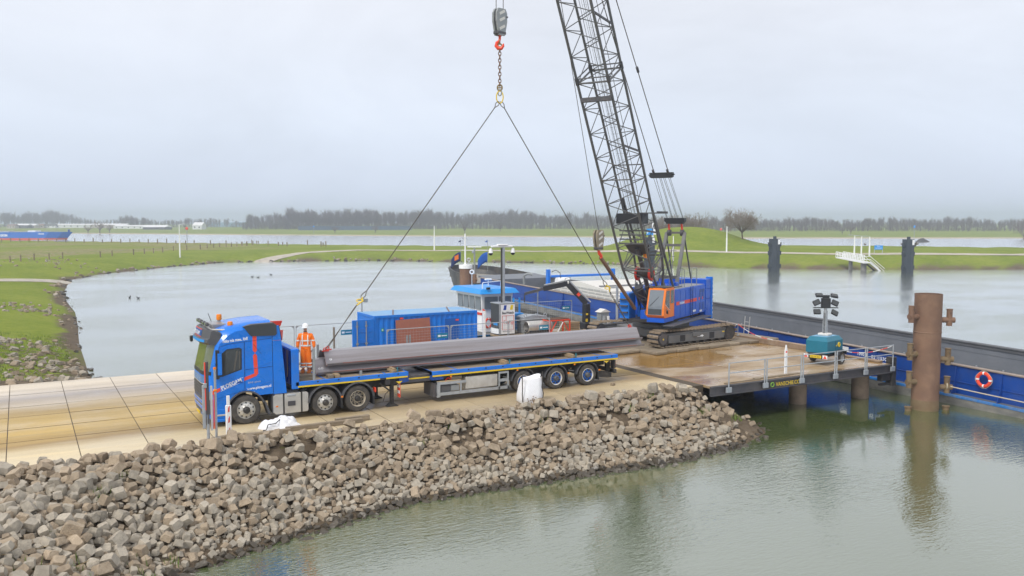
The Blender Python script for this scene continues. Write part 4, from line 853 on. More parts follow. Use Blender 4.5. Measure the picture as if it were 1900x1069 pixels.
MB().tube([(1.35, -.3, 2.2), (1.6, -.3, 1.5), (1.75, -.2, 1.3), (2.0, -.1, 1.9)], .025, 6).build('air_hose', YEL, truck); MB().tube([(1.35, .1, 2.2), (1.55, .1, 1.4), (1.8, .1, 1.9)], .025, 6).build('air_hose', REDB, truck)

# ------------------------------------------------------------------ flatbed trailer
tr = thing('flatbed_trailer', 'long blue extendable flatbed trailer with yellow edge stripe carrying the steel', 'trailer', (20.0, 32.40, 0))
def T_(x): return x - 20.0
def deckpart(x0, x1, z, h=.16):
    MB().bx(T_(x0) + .06, T_(x1) - .06, -1.17, 1.17, z - .08, z - .006).build('bed_floor', PLY, tr)
    fr = MB().bx(T_(x0), T_(x1), -1.25, -1.17, z - h, z, .012).bx(T_(x0), T_(x1), 1.17, 1.25, z - h, z, .012).bx(T_(x0), T_(x0) + .06, -1.17, 1.17, z - h, z - .002).bx(T_(x1) - .06, T_(x1), -1.17, 1.17, z - h, z - .002).build('bed_frame', TRBLUE, tr)
    x = x0 + .8
    while x < x1 - .3:
        MB().bx(T_(x), T_(x) + .06, -1.256, -1.25, z - .075, z - .03).build('lashing_slot', BLKP, fr)
        if int((x - x0) / .8) % 3 == 1: MB().bx(T_(x) + .3, T_(x) + .36, -1.17, 1.17, z - .005, z + .002).build('cross_strip', TRBLUE, fr)
        x += .8
ZF, ZR = 1.36, 1.27
deckpart(8.62, 13.08, ZF); deckpart(14.10, 23.28, ZR)
MB().bx(T_(8.70), T_(11.9), -1.262, -1.252, ZF - .21, ZF - .155).build('yellow_stripe', YEL, tr); MB().bx(T_(12.15), T_(13.05), -1.262, -1.252, ZF - .21, ZF - .155).build('yellow_stripe', YEL, tr); MB().bx(T_(14.12), T_(23.26), -1.262, -1.252, ZR - .215, ZR - .155).build('yellow_stripe', YEL, tr)
MB().bx(T_(8.66), T_(13.05), -1.24, -1.18, ZF - .22, ZF - .16).bx(T_(14.12), T_(23.26), -1.24, -1.18, ZR - .22, ZR - .16).build('under_rail', CHAS, tr)
nb = MB().bx(T_(12.2), T_(15.5), -1.0, 1.0, .86, 1.17, .02).build('extension_beam', STEELD, tr); MB().bx(T_(13.1), T_(14.1), -1.012, -1.0, 1.0, 1.05).build('beam_stripe', YEL, nb)
MB().prism([(T_(13.1), ZF), (T_(13.1), .98), (T_(12.7), .92), (T_(12.7), 1.13)], 'xz', -1.24, 1.24).prism([(T_(14.1), ZR), (T_(14.1), .92), (T_(14.6), .92), (T_(14.6), 1.0)], 'xz', -1.24, 1.24).build('bed_end', DBLUE, tr)
MB().bx(T_(9.2), T_(23.0), -.55, -.42, .72, 1.1).bx(T_(9.2), T_(23.0), .42, .55, .72, 1.1).build('main_beam', CHAS, tr)
for k in range(10):
    x = 14.9 + .9 * k; MB().bx(T_(x), T_(x) + .06, -1.15, 1.15, .98, 1.10).build('cross_member', CHAS, tr)
hb = MB().bx(T_(8.48), T_(8.76), -1.25, -1.16, 1.10, 2.58, .02).bx(T_(8.48), T_(8.76), 1.16, 1.25, 1.10, 2.58, .02).bx(T_(8.54), T_(8.72), -1.16, 1.16, 1.2, 2.54).bx(T_(8.48), T_(8.76), -1.16, 1.16, 2.50, 2.58, .01).build('headboard', TRBLUE, tr)
for k in range(5):
    y = -.95 + .42 * k; MB().bx(T_(8.48), T_(8.54), y, y + .2, 1.25, 2.48, .015).build('headboard_rib', DBLUE, hb)
MB().bx(T_(8.45), T_(8.47), -.75, -.69, 1.5, 2.5).build('tool_handle', WOOD, hb)
for x, y, z1 in ((9.28, -1.20, 2.55), (10.15, 1.15, 2.35), (11.1, -1.20, 1.56)): MB().bx(T_(x), T_(x) + .09, y - .04, y + .04, ZF - .1, z1, .01).build('stake', GALVD, tr)
for X_ in (18.35, 20.0, 21.65):
    wheel(tr, T_(X_), -1.22, .468, 'trailer', .42); wheel(tr, T_(X_), 1.22, .468, 'trailer', .42, far=True)
    MB().cyl((T_(X_), -1.0, .468), (T_(X_), 1.0, .468), .08, n=8).bx(T_(X_) - .1, T_(X_) + .1, -.6, -.4, .45, .8).build('axle', CHAS, tr)
    o_, i_ = arcpts(T_(X_), .47, .60, 8, 172, 14), arcpts(T_(X_), .47, .57, 8, 172, 14)
    g_ = MB().prism(o_ + i_[::-1], 'xz', -1.24, -.7).build('mudguard', GRYP, tr)
    MB().prism([(T_(X_) + .54, .55), (T_(X_) + .60, .56), (T_(X_) + .62, .2), (T_(X_) + .57, .2)], 'xz', -1.22, -.75).build('flap', BLKP, g_)
    MB().bx(T_(X_) + .57, T_(X_) + .65, -1.262, -1.24, .62, .68).build('side_marker', AMBER, g_)
    MB().cyl((T_(X_) - .85, -.95, .72), (T_(X_) - .55, -.95, .66), .03, n=6).build('guard_bracket', GALVD, g_)
for X_ in (14.9, 18.0, 20.9): MB().bx(T_(X_), T_(X_) + .08, -1.255, -1.22, ZR - .30, ZR - .23, .01).build('side_marker', AMBER, tr)
MB().bx(T_(15.62), T_(17.10), -1.22, -.7, .42, .92, .02).build('tool_box', ALU, tr)
sg = MB().bx(T_(14.32), T_(17.62), -1.24, -1.19, .26, .38).bx(T_(14.32), T_(15.62), -1.24, -1.19, .70, .80).bx(T_(14.32), T_(14.46), -1.245, -1.18, .20, .82).bx(T_(15.36), T_(15.42), -1.235, -1.19, .3, .75).bx(T_(17.14), T_(17.2), -1.24, -1.19, .26, 1.0).bx(T_(17.56), T_(17.62), -1.24, -1.19, .26, 1.0).bx(T_(17.2), T_(17.56), -1.24, -1.19, .58, .70).bx(T_(17.2), T_(17.56), -1.24, -1.19, .92, 1.0).build('side_guard', GALV, tr)
MB().bx(T_(14.5), T_(14.95), -1.2, -.7, .38, .66, .02).build('storage_case', GRYP, sg); MB().bx(T_(14.96), T_(15.34), -1.19, -.7, .40, .64, .02).build('storage_case', GALVD, sg)
MB().bx(T_(14.2), T_(14.46), -1.18, -.2, .22, .78).build('guard_end', STEELD, sg)
MB().bx(T_(15.0), T_(15.5), -1.1, -.6, .82, .98, .02).build('pallet_load', WOODD, sg)
MB().tube([(T_(14.75), -1.1, .84), (T_(14.85), -1.15, .95), (T_(15.0), -1.1, .86)], .03, 6).build('red_strap', RED, sg)
for y in (-.95, .8):
    lg = MB().bx(T_(12.42), T_(12.56), y - .07, y + .07, .12, 1.1, .01).prism([(T_(12.25), .0), (T_(12.75), .0), (T_(12.68), .05), (T_(12.56), .13), (T_(12.42), .13), (T_(12.32), .05)], 'xz', y - .14, y + .14).build('landing_leg', CHAS, tr)
    MB().bar((T_(12.5), y, .55), (T_(12.0), y, .95), .06, .06).build('leg_brace', CHAS, lg)
MB().tube([(T_(12.45), -1.1, .75), (T_(12.15), -1.15, .55), (T_(12.05), -1.15, .25)], .015, 5).build('crank_handle', CHAS, tr)
MB().bx(T_(12.75), T_(12.78), -1.15, -.9, .35, .95).build('warning_board', REDB, tr); MB().bx(T_(12.745), T_(12.752), -1.15, -.9, .5, .62).bx(T_(12.745), T_(12.752), -1.15, -.9, .74, .86).build('board_stripe', WHITEC, tr)
MB().bx(T_(23.15), T_(23.3), -1.15, 1.15, .40, .58, .02).bx(T_(22.9), T_(23.1), -.9, -.75, .5, 1.1).bx(T_(22.9), T_(23.1), .75, .9, .5, 1.1).build('rear_bumper', CHAS, tr)
for s in (-1, 1):
    q = MB().bx(T_(23.14), T_(23.24), 1.0 * s - .13, 1.0 * s + .13, .62, 1.0).build('light_frame', CHAS, tr); MB().bx(T_(23.24), T_(23.26), 1.0 * s - .11, 1.0 * s + .11, .72, .86).build('tail_light', REDB, q)
MB().prism([(T_(22.25), .62), (T_(23.0), .45), (T_(23.0), .25), (T_(22.3), .3)], 'xz', -1.15, -.7).build('rear_guard', CHAS, tr)
for X_ in (12.55, 22.5): MB().prism([(T_(X_), 1.02), (T_(X_) + .14, .92), (T_(X_) + .28, 1.02)], 'xz', -1.256, -1.25).build('yellow_triangle', YEL, tr)

# timbers and loads on the trailer
for i, (x, z) in enumerate(((12.55, ZF), (17.6, ZR), (20.95, ZR))):
    d = thing('dunnage_timber', 'squared timber pair under the steel piles, ' + ('in front of the gap in the trailer bed' if i == 0 else 'above the silver tool box' if i == 1 else 'near the rear end of the trailer'), 'timber', (x, 32.4, z), 0, 'timbers under the steel piles')
    MB().bx(-.12, -.01, -1.17, 1.15, 0, .10, .008).build('timber', WOOD, d); MB().bx(.01, .12, -1.12, 1.15, 0, .10, .008).build('timber', WOOD, d); MB().bx(-.05, .06, -1.10, 1.1, .10, .16, .008).build('timber', WOOD, d); MB().bx(.09, .13, -1.19, -1.12, .02, .20, .008).build('wedge_block', M('wedge_teal', (.03, .16, .2), .6), d)
ps = thing('plank_stack', 'small stack of wooden blocks on the trailer at the feet of the worker', 'planks', (9.05, 32.0, ZF))
for k in range(4):
    for j in range(2): MB().bx(-.28 + rng.uniform(-.05, .02), .25 + rng.uniform(-.04, .1), -.62 + .42 * j, -.25 + .42 * j + rng.uniform(-.02, .02), .05 * k + .002, .05 * k + .048, .005).build('plank', WOODD, ps)
for i, (x, y) in enumerate(((10.0, 31.32), (10.25, 31.34))): tag(MB().bx(-.1, .1, -.07, .3, 0, .13, .01).build('wood_block', WOOD if i else WOODD, None, loc=(x, y, ZF)), 'short ' + ('pale' if i else 'dark') + ' wood block on the trailer edge beside the steel stake', 'wood block')

# steel sheet piles
def hatpile(name, label, x0, x1, y, z0, z1):
    t = thing(name, label, 'sheet pile', (x0, y, z0), 0); t.rotation_euler = (0, -math.atan2(z1 - z0, x1 - x0), 0); L_ = x1 - x0
    pl = [(-.72, .10), (-.66, 0), (-.54, 0), (-.25, .50), (.25, .50), (.54, 0), (.66, 0), (.72, .10)]
    th = .022; out = [(p[0], p[1] + th) for p in pl]
    ring = pl + out[::-1]
    MB().loft([[(x, a, b) for a, b in ring] for x in [L_ * k / 12 for k in range(13)]]).build('pile_sheet', STEEL, t, smooth=0)
    e = MB()
    for xx in (-.004, L_ - .004): e.loft([[(xx + d, a, b) for a, b in ring] for d in (0, .008)])
    e.build('cut_edge', STEELI, t, smooth=0)
    MB().bar((L_ * .04, -.715, .088), (L_ * .97, -.715, .088), .022, .014).build('rust_line', M('rust_red', (.33, .075, .04), .8, var=.4, scale=2), t)
    return t
lo_ = hatpile('sheet_pile', 'lower steel sheet pile resting on timbers on the trailer', 9.62, 25.25, 32.44, 1.435, 1.43)
hi_ = hatpile('sheet_pile', 'upper steel sheet pile held just above the load by the wire slings', 10.02, 25.15, 32.46, 1.74, 1.74)
text('chalk_number', '60', .13, (.10, -.46, .17), (1, 0, 0), (0, .5, .86), WHITEC, lo_, width=.2); text('chalk_number', '9', .13, (.14, -.46, .17), (1, 0, 0), (0, .5, .86), WHITEC, hi_, width=.12)
tag(MB().bx(11.2, 12.2, 31.6, 33.1, ZF + .002, ZF + .016).bx(12.0, 13.0, 31.5, 33.0, ZF + .018, ZF + .03).build('steel_sheet', STEELD), 'dark steel sheets lying flat on the trailer under the piles', 'steel sheet')
bs = thing('broom', 'red street broom standing upright behind the truck cab', 'broom', (8.38, 33.35, 1.25))
MB().cyl((0, 0, 0), (0, 0, 1.95), .015, n=6).build('handle', WOOD, bs); MB().prism([(-.24, 1.95), (.28, 1.95), (.36, 2.16), (-.24, 2.16)], 'xz', -.05, .05).build('brush', RED, bs)
sv = thing('shovel', 'red shovel with blade up standing behind the truck cab', 'shovel', (8.42, 32.75, 1.2))
MB().cyl((0, 0, 0), (0, 0, 1.45), .016, n=6).build('handle', WOOD, sv); MB().prism([(-.03, 1.40), (.03, 1.40), (.16, 1.55), (.19, 1.92), (-.17, 1.92), (-.15, 1.55)], 'xz', -.015, .015).build('blade', M('shovel_red', (.62, .10, .08), .5), sv)

# ------------------------------------------------------------------ crawler crane (local x towards the boom, y towards the cab side)
crane = thing('crawler_crane', 'blue crawler crane with orange cab and grey lattice boom standing on timber mats', 'crane', (33.4, 40.5, 0), R(208.46))
ZM = .19                                       # top of the mats
TX = Matrix.Rotation(R(-203.46), 4, 'Z')
car = MB().bx(-1.5, 1.7, -2.3, 2.3, .45, .95, .05, X=TX).bx(-1.2, 1.3, -1.2, 1.2, .9, 1.22, .05, X=TX).cyl((0, 0, 1.2), (0, 0, 1.45), 1.05, n=28).build('undercarriage', CRGRY, crane)
shoe = MB().bx(-.085, .085, -.42, .42, -.02, .025, .008).bx(-.02, .02, -.42, .42, .02, .06, .008).mesh('track_shoe', TRACK)
def track(v):
    u0, u1, rad = -2.72, 2.92, .44; zc = ZM + rad + .055
    f = MB().bx(u0 + .25, u1 - .25, v - .24, v + .24, zc - .30, zc + .28, .03, X=TX)
    for s in (-1, 1): f.bx(u0 + .5, u1 - .6, v + s * .30 - .05, v + s * .30 + .05, zc - .28, zc + .16, .02, X=TX)
    fr = f.build('track_frame', CRGRY, crane)
    path = []
    L1 = u1 - u0; C = math.pi * rad; tot = 2 * L1 + 2 * C; n = 50
    for k in range(n):
        d = tot * k / n
        if d < L1: p = (u0 + d, zc - rad, 0)
        elif d < L1 + C: a = (d - L1) / rad; p = (u1 + rad * math.sin(a), zc - rad * math.cos(a), a)
        elif d < 2 * L1 + C:
            q = (d - L1 - C) / L1; p = (u1 - L1 * q, zc + rad - .05 * math.sin(math.pi * q), math.pi)
        else: a = (d - 2 * L1 - C) / rad; p = (u0 - rad * math.sin(a), zc + rad * math.cos(a), math.pi + a)
        o = inst('track_shoe', shoe, fr); o.matrix_local = TX @ Matrix.Translation((p[0], v, p[1])) @ Matrix.Rotation(-p[2] - math.pi, 4, 'Y')
    for k in range(9):
        uu = u0 + .3 + k * (L1 - .6) / 8; MB().cyl((uu, v - .33, zc - .26), (uu, v + .33, zc - .26), .15, n=12, X=TX).build('roller', TRKD, fr)
    MB().cyl((u0, v - .34, zc), (u0, v + .34, zc), .38, n=20, X=TX).cyl((u0, v - .42, zc), (u0, v + .42, zc), .30, n=20, X=TX).build('idler', STEELD, fr)
    MB().cyl((u1, v - .3, zc), (u1, v + .3, zc), .40, n=20, X=TX).build('sprocket', TRKD, fr)
    MB().cyl((u0, v - .425, zc), (u0, v - .42, zc), .05, n=8, X=TX).build('hub_mark', YEL, fr)
    for uu in (-1.35, 1.05): MB().bx(uu, uu + .42, v - .352, v - .345, zc - .22, zc + .14, X=TX).build('frame_opening', BLKP, fr)
    MB().bx(-.35, .25, v - .42, v - .34, zc - .02, zc + .22, .02, X=TX).build('side_bracket', CRGRY, fr)
    MB().prism([(.05, zc - .06), (.42, zc - .06), (.42, zc - .10), (.58, zc - .02), (.42, zc + .06), (.42, zc + .02), (.05, zc + .02)], 'xz', v - .36, v - .352, X=TX).build('arrow_mark', WHITEC, fr)
    MB().bx(2.15, 2.32, v - .36, v - .352, zc + .06, zc + .13, X=TX).build('warning_label', YEL, fr)
    MB().tube([(2.1, v - .3, zc + .4), (2.1, v - .3, zc + .62), (2.5, v - .3, zc + .62), (2.5, v - .3, zc + .4)], .02, 5, X=TX).build('grab_handle', CHAS, fr)
track(-2.62); track(2.62)
# upper works
hs = MB().bx(-3.3, 1.95, .35, 1.62, 1.62, 3.35, .03).bx(-3.3, .6, -1.62, -.35, 1.62, 3.3, .03).bx(-3.3, 2.2, -.36, .36, 1.55, 2.1, .02).bx(-3.2, -.6, -.36, .36, 2.1, 3.1).build('house', KBLUE, crane)
MB().bx(-3.3, 2.6, -1.3, 1.3, 1.42, 1.6, .02).build('main_frame', CHAS, crane)
for k in range(6): MB().bx(-3.25 + .86 * k, -3.25 + .86 * k + .80, 1.622, 1.635, 1.72, 3.22, .006).build('side_door', KBLUE, hs)
for x, z in ((-3.1, 2.5), (-2.6, 2.5), (-2.6, 1.85), (-3.1, 1.85)):
    g_ = MB().bx(x, x + .36, 1.636, 1.645, z, z + (.6 if z > 2 else .42)).build('vent', DBLUE, hs)
    for q in range(5): MB().bx(x, x + .36, 1.645, 1.652, z + .04 + .08 * q, z + .07 + .08 * q).build('louvre', KBLUE, g_)
MB().bx(-1.75, 1.65, 1.637, 1.645, 2.42, 2.62).build('house_stripe', REDB, hs)
MB().bx(.35, 1.15, 1.646, 1.650, 2.43, 2.61).build('name_plate', CBLUE, hs)
text('house_lettering', 'PLOEGAM', .17, (1.12, 1.651, 2.45), (-1, 0, 0), (0, 0, 1), LETW, hs, width=.74, bold=.004)
for x in (-2.25, -2.85): MB().bx(x, x + .14, 1.637, 1.646, 2.46, 2.62).build('stripe_end', REDB, hs)
MB().bx(-1.6, -1.1, 1.637, 1.645, 1.80, 1.92).build('white_mark', WHITEC, hs); MB().bx(-2.7, -2.3, 1.637, 1.645, 1.70, 1.82).build('white_mark', WHITEC, hs)
MB().bx(-2.9, 3.55, 1.62, 2.2, 1.40, 1.47, .01).build('walkway', GRYP, crane)
m_ = MB()
for dx in (0, .36): m_.cyl((-.95 + dx, 1.68, 1.6), (-.95 + dx, 1.68, 3.4), .02, n=6)
for k in range(6): m_.cyl((-.95, 1.68, 1.75 + .28 * k), (-.59, 1.68, 1.75 + .28 * k), .014, n=5)
m_.build('side_ladder', DBLUE, crane)
for x0 in (-.1, -2.2):
    m_ = MB()
    for y in (.5, 1.45): m_.tube([(x0, y, 3.3), (x0, y, 4.35), (x0 + .08, y, 4.42), (x0 + .8, y, 4.42), (x0 + .88, y, 4.35), (x0 + .88, y, 3.3)], .022, 6).cyl((x0, y, 3.85), (x0 + .88, y, 3.85), .018, n=5)
    m_.build('roof_railing', GALVD, crane)
MB().bx(-3.2, 1.9, .4, 1.58, 3.352, 3.37).build('roof_plate', M('roof_grey', (.33, .34, .36), .6, dirt=(.2, .2, .2), damt=.4), hs)
MB().cyl((-2.6, -.9, 3.3), (-2.6, -.9, 3.75), .09, n=10).build('exhaust', STEELD, crane)
cw = MB()
for k in range(4): cw.bx(-4.45, -3.32, -1.75, 1.66, 1.18 + .62 * k, 1.18 + .62 * k + .605, .02)
cw = cw.build('counterweight', KBLUE, crane)
MB().bx(-4.5, -4.30, 1.3, 1.72, 1.1, 3.75, .02).build('weight_post', CBLUE, cw)
for k in range(9):
    z = 1.2 + .28 * k; MB().add([(-4.503, 1.40, z), (-4.503, 1.725, z + .2), (-4.503, 1.725, z + .32), (-4.503, 1.40, z + .12), (-4.42, 1.727, z + .25), (-4.42, 1.727, z + .37)], [(0, 1, 2, 3), (1, 4, 5, 2)]).build('hazard_stripe', WHITEC, cw, fix=False)
MB().bx(-4.44, -3.6, 1.665, 1.672, 1.25, 2.0).build('white_edge', KBLUE, cw)
# cab: tapered front, glass and orange frame
cabo = MB().prism([(2.02, 1.85), (3.45, 1.85), (3.62, 2.0), (3.58, 2.45), (3.28, 3.42), (3.18, 3.50), (2.02, 3.50)], 'xz', .62, 1.66).build('cab', ORANGE, crane, smooth=0)
MB().bx(2.0, 3.5, .60, 1.64, 1.58, 1.84, .02).build('cab_base', KBLUE, crane)
MB().prism([(3.615, 2.02), (3.630, 2.02), (3.595, 2.46), (3.295, 3.40), (3.28, 3.395), (3.575, 2.45)], 'xz', .71, 1.55).build('front_window', GLASSB, cabo, smooth=0)
MB().prism([(3.628, 2.05), (3.636, 2.05), (3.61, 2.36), (3.60, 2.36)], 'xz', .73, 1.53).build('lower_window', GLASS, cabo, smooth=0)
MB().bar((3.60, .8, 2.5), (3.40, 1.3, 3.05), .02, .02).build('wiper', BLKP, cabo)
MB().prism([(2.98, 2.42), (3.40, 2.66), (3.22, 3.36), (2.72, 3.36), (2.72, 2.30)], 'xz', 1.655, 1.668).build('door_window', GLASS, cabo, smooth=0)
MB().prism([(2.10, 2.62), (2.58, 2.62), (2.58, 3.36), (2.10, 3.36)], 'xz', 1.655, 1.668).build('rear_window', GLASS, cabo, smooth=0)
MB().prism([(2.95, 2.02), (3.25, 2.12), (3.20, 2.36), (2.95, 2.24)], 'xz', 1.655, 1.668).build('foot_window', GLASS, cabo, smooth=0)
MB().tube([(2.7, 1.675, 2.25), (3.0, 1.675, 2.36), (3.35, 1.675, 2.58)], .018, 5).build('door_handle', WHITEC, cabo)
MB().bx(2.1, 3.1, .7, 1.6, 3.505, 3.58, .02).bx(3.0, 3.25, .66, .86, 3.5, 3.62, .02).bx(3.0, 3.25, 1.4, 1.6, 3.5, 3.62, .02).build('roof_guard', GRYP, cabo)
MB().tube([(2.2, 1.7, 3.5), (2.2, 1.95, 3.55), (1.6, 1.95, 3.55)], .03, 6).build('roof_rail', STEELD, cabo)
# front machinery, winches
MB().bx(1.6, 2.6, -1.5, -.9, 1.5, 3.1, .05).build('front_tank', CBLUE, crane)
for k in range(4): MB().bx(2.6, 2.78, -1.45, -.95, 1.55 + .38 * k, 1.62 + .38 * k, .01).build('step', STEELD, crane)
MB().cyl((.6, -.75, 2.75), (.6, .35, 2.75), .42, n=20).build('hoist_drum', STEELD, crane); MB().cyl((-.6, -.33, 2.6), (-.6, .33, 2.6), .40, n=20).build('luffing_drum', STEELD, crane)
for y in (-.8, .36): MB().cyl((.6, y, 2.75), (.6, y + .06, 2.75), .55, n=20).build('drum_flange', CBLUE, crane)
MB().cyl((2.35, .45, 2.05), (2.95, .45, 2.05), .22, n=14).build('air_cylinder', RUST, crane)
MB().bx(1.0, 1.25, -.95, -.8, 1.6, 2.3).bx(1.0, 1.25, .80, .95, 1.6, 2.3).build('boom_bracket', CBLUE, crane)
# lattice boom
BA = R(59.5); FOOT = Vector((1.1, 0, 2.05)); AX = Vector((math.cos(BA), 0, math.sin(BA))); LB = Vector((0, 1, 0)); CB = Vector((-math.sin(BA), 0, math.cos(BA)))
BL = 32.3
boom = MB().bx(-.05, .05, -.75, .75, -.05, .05, X=Matrix.Translation(FOOT)).build('boom', LATT, crane)
secs = [(0, .30, .12), (2.2, .85, .62), (3.4, .87, .87), (BL - 5.5, .87, .87), (BL, .30, .22)]
def half(d):
    for a, b in zip(secs, secs[1:]):
        if a[0] <= d <= b[0]: t = (d - a[0]) / (b[0] - a[0]); return a[1] + (b[1] - a[1]) * t, a[2] + (b[2] - a[2]) * t
    return secs[-1][1:]
def bp_(d, i, j): w, h = half(d); return FOOT + AX * d + LB * (w * i) + CB * (h * j)
for i in (-1, 1):
    for j in (-1, 1): MB().tube([bp_(s[0], i, j) for s in secs], .070, 8).build('chord', LATT, boom)
st = [.6, 1.5, 2.4] + [3.4 + .70 * k for k in range(34)] + [27.9, 28.6, 29.4, 30.2, 31.0, 31.7]
for k, (a, b) in enumerate(zip(st, st[1:])):
    fl = k % 2
    for s in (-1, 1):
        p, q = (bp_(a, s, -1), bp_(b, s, 1)) if fl else (bp_(a, s, 1), bp_(b, s, -1)); MB().cyl(p, q, .026, n=5, cap=False).build('brace', LATT, boom)
        p, q = (bp_(a, -1, s), bp_(b, 1, s)) if fl else (bp_(a, 1, s), bp_(b, -1, s)); MB().cyl(p, q, .026, n=5, cap=False).build('brace', LATT, boom)
for d in (.9, 3.3, 3.5, 14.6, 14.85, 26.8, 27.05, 9.1, 20.7):
    hv = .05 if d in (3.3, 14.6, 26.8) else .035
    for s in (-1, 1): MB().cyl(bp_(d, -1, s), bp_(d, 1, s), hv, n=6).build('cross_tube', LATT, boom); MB().cyl(bp_(d, s, -1), bp_(d, s, 1), hv, n=6).build('cross_tube', LATT, boom)
for d in (14.72, 26.9):
    for i in (-1, 1):
        for j in (-1, 1): MB().cyl(bp_(d - .18, i, j), bp_(d + .18, i, j), .105, n=8).build('chord_joint', STEELD, boom)
MB().bar(bp_(13.7, -1, -1), bp_(13.7, 1, -1), .28, .22).build('rope_guard', STEELD, boom)
for k, d in enumerate((5.4, 10.5, 17.5, 22.5)): MB().bar(bp_(d - .55, .98, .9), bp_(d + .55, .98, -.9), .09, .09).build('dark_strut', STEELD, boom)
m_ = MB()                                       # light grey mesh walkway inside the boom
for k in range(60):
    d = 5 + .38 * k
    m_.cyl(bp_(d, .55, -.25), bp_(d, .05, -.25), .008, n=3, cap=False)
for q in (.05, .18, .3, .42, .55): m_.tube([bp_(5, q, -.25), bp_(27.5, q, -.25)], .010, 3, cap=False)
w_ = m_.build('mesh_walkway', GALV, boom); w_['kind'] = 'stuff'
plat = MB().bx(-.45, .45, -.78, .78, -.35, .22, .03, X=Matrix.Translation(FOOT + AX * 6.3)).build('boom_platform', BLKP, boom)
MB().bx(-.5, 1.0, .86, 1.9, .2, .25, X=Matrix.Translation(FOOT + AX * 6.3)).bx(-.5, 1.0, 1.86, 1.9, .2, .32, X=Matrix.Translation(FOOT + AX * 6.3)).build('side_step', STEELD, plat)
for k in range(4): MB().bx(-.2 + .02 * k, -.1 + .02 * k, -.8, .8, -1.5 + .24 * k, -1.42 + .24 * k, .01, X=Matrix.Translation(FOOT + AX * 6.3)).build('grille_bar', LATT, plat)
MB().prism([(0, -.55), (.75, -.75), (.75, .75), (0, .55)], 'xy', -.06, .06, X=Matrix.Translation(FOOT + AX * 3.9) @ Matrix.Rotation(-BA + R(10), 4, 'Y')).build('boom_plate', STEELD, boom)
MB().cyl(FOOT + AX * .2 + CB * .0, FOOT + AX * 4.4 - CB * .2, .13, n=10).build('boom_ram', STEELD, boom)
MB().tube([FOOT + AX * .9 + LB * -.55, FOOT + AX * 1.6 + LB * -.6], [.2, .25], 8).build('fixing_plate', STEELD, boom)
for s in (-1, 1): MB().torus(FOOT + AX * 2.55 + LB * .42 * s * 1.0 + Vector((.1, 0, 0)), (0, 1, 0), .34, .08, 18, 6).build('hose_reel', RED, boom)
MB().cyl(FOOT + AX * 2.55 + LB * -.42 + Vector((.1, 0, 0)), FOOT + AX * 2.55 + LB * .42 + Vector((.1, 0, 0)), .24, n=14).build('reel_core', CHAS, boom)
MB().bx(-.08, .08, -.1, .1, -.25, .25, .02, X=Matrix.Translation(FOOT + AX * 3.9 + LB * .3)).build('red_lamp_box', AMBER, boom)
for s in (-1, 1): MB().prism([(-.35, -.15), (1.5, .35), (1.5, .85), (.3, .35)], 'xz', s * .86 - .03, s * .86 + .03, X=Matrix.Translation(FOOT) @ Matrix.Rotation(-BA * .75, 4, 'Y')).build('foot_plate', LATT, boom)
for y in (-.12, .12, .3): MB().tube([FOOT + AX * 1 + LB * y - CB * .1, FOOT + AX * 12 + LB * y - CB * .25, FOOT + AX * 28 + LB * y + CB * .05], .014, 4).build('cable', WIRE, boom)
for y in (-.22, .22): MB().cyl(FOOT + AX * (BL - .3) + LB * y, FOOT + AX * (BL - .3) + LB * (y + .08), .5, n=20).build('head_sheave', STEELD, boom)
MB().cyl(FOOT + AX * 7.0 + LB * -.8 + CB * .95, Vector((-.1, -.8, 3.2)), .075, n=8).build('backstop', LATT, crane); MB().cyl(FOOT + AX * 7.0 + LB * .8 + CB * .95, Vector((-.1, .8, 3.2)), .075, n=8).build('backstop', LATT, crane)
# a-frame, spreader, bridle, pendants
TA = Vector((-2.35, 0, 6.55))
for s in (-1, 1):
    MB().bar((-.75, s * .66, 3.1), TA + LB * .58 * s, .20, .15).build('gantry_leg', CRGRY, crane)
    MB().bar((-3.6, s * .62, 3.4), TA + LB * .58 * s + Vector((0, 0, -.3)), .07, .07).build('gantry_tie', STEELD, crane)
    MB().bx(-.95, -.55, s * .66 - .12, s * .66 + .12, 2.9, 3.6, .03).build('leg_foot', KBLUE, crane)
for q, rr in ((0.0, .05), (.22, .06), (.78, .075)):
    a = Vector((-.75, 0, 3.1)).lerp(TA, 1 - q); MB().bar(a + LB * -.62, a + LB * .62, rr * 2.4, rr * 2.6).build('gantry_crossbar', CRGRY, crane)
for yy in (-.16, .22):
    MB().bar(Vector((-.75, yy * 1.3, 3.1)).lerp(TA, .22), Vector((-.75, yy, 3.1)).lerp(TA, .78) , .045, .045).build('gantry_ladder', CRGRY, crane)
for k in range(5):
    a = Vector((-.75, 0, 3.1)).lerp(TA, .28 + .1 * k); MB().bar(a + LB * -.2, a + LB * .26, .03, .03).build('ladder_rung', CRGRY, crane)
sp0 = TA + Vector((.12, 0, .75)); MB().prism([(-.66, .16), (.66, .16), (.66, -.02), (.5, -.20), (-.5, -.20), (-.66, -.02)], 'yz', sp0.x - .17, sp0.x + .17, X=Matrix.Translation((0, 0, sp0.z))).build('spreader', BLKP, crane)
for s in (-1, 1):
    MB().bar(sp0 + LB * .42 * s + Vector((0, 0, -.2)), TA + LB * .42 * s + Vector((0, 0, .12)), .10, .10).build('red_link', REDB, crane); MB().cyl(TA + LB * (.42 * s - .09), TA + LB * (.42 * s + .09), .20, n=14).build('sheave', STEELD, crane)
TIP = FOOT + AX * (BL - .2) + CB * .2
dv = (TIP - sp0).normalized(); br = sp0 + dv * 3.55
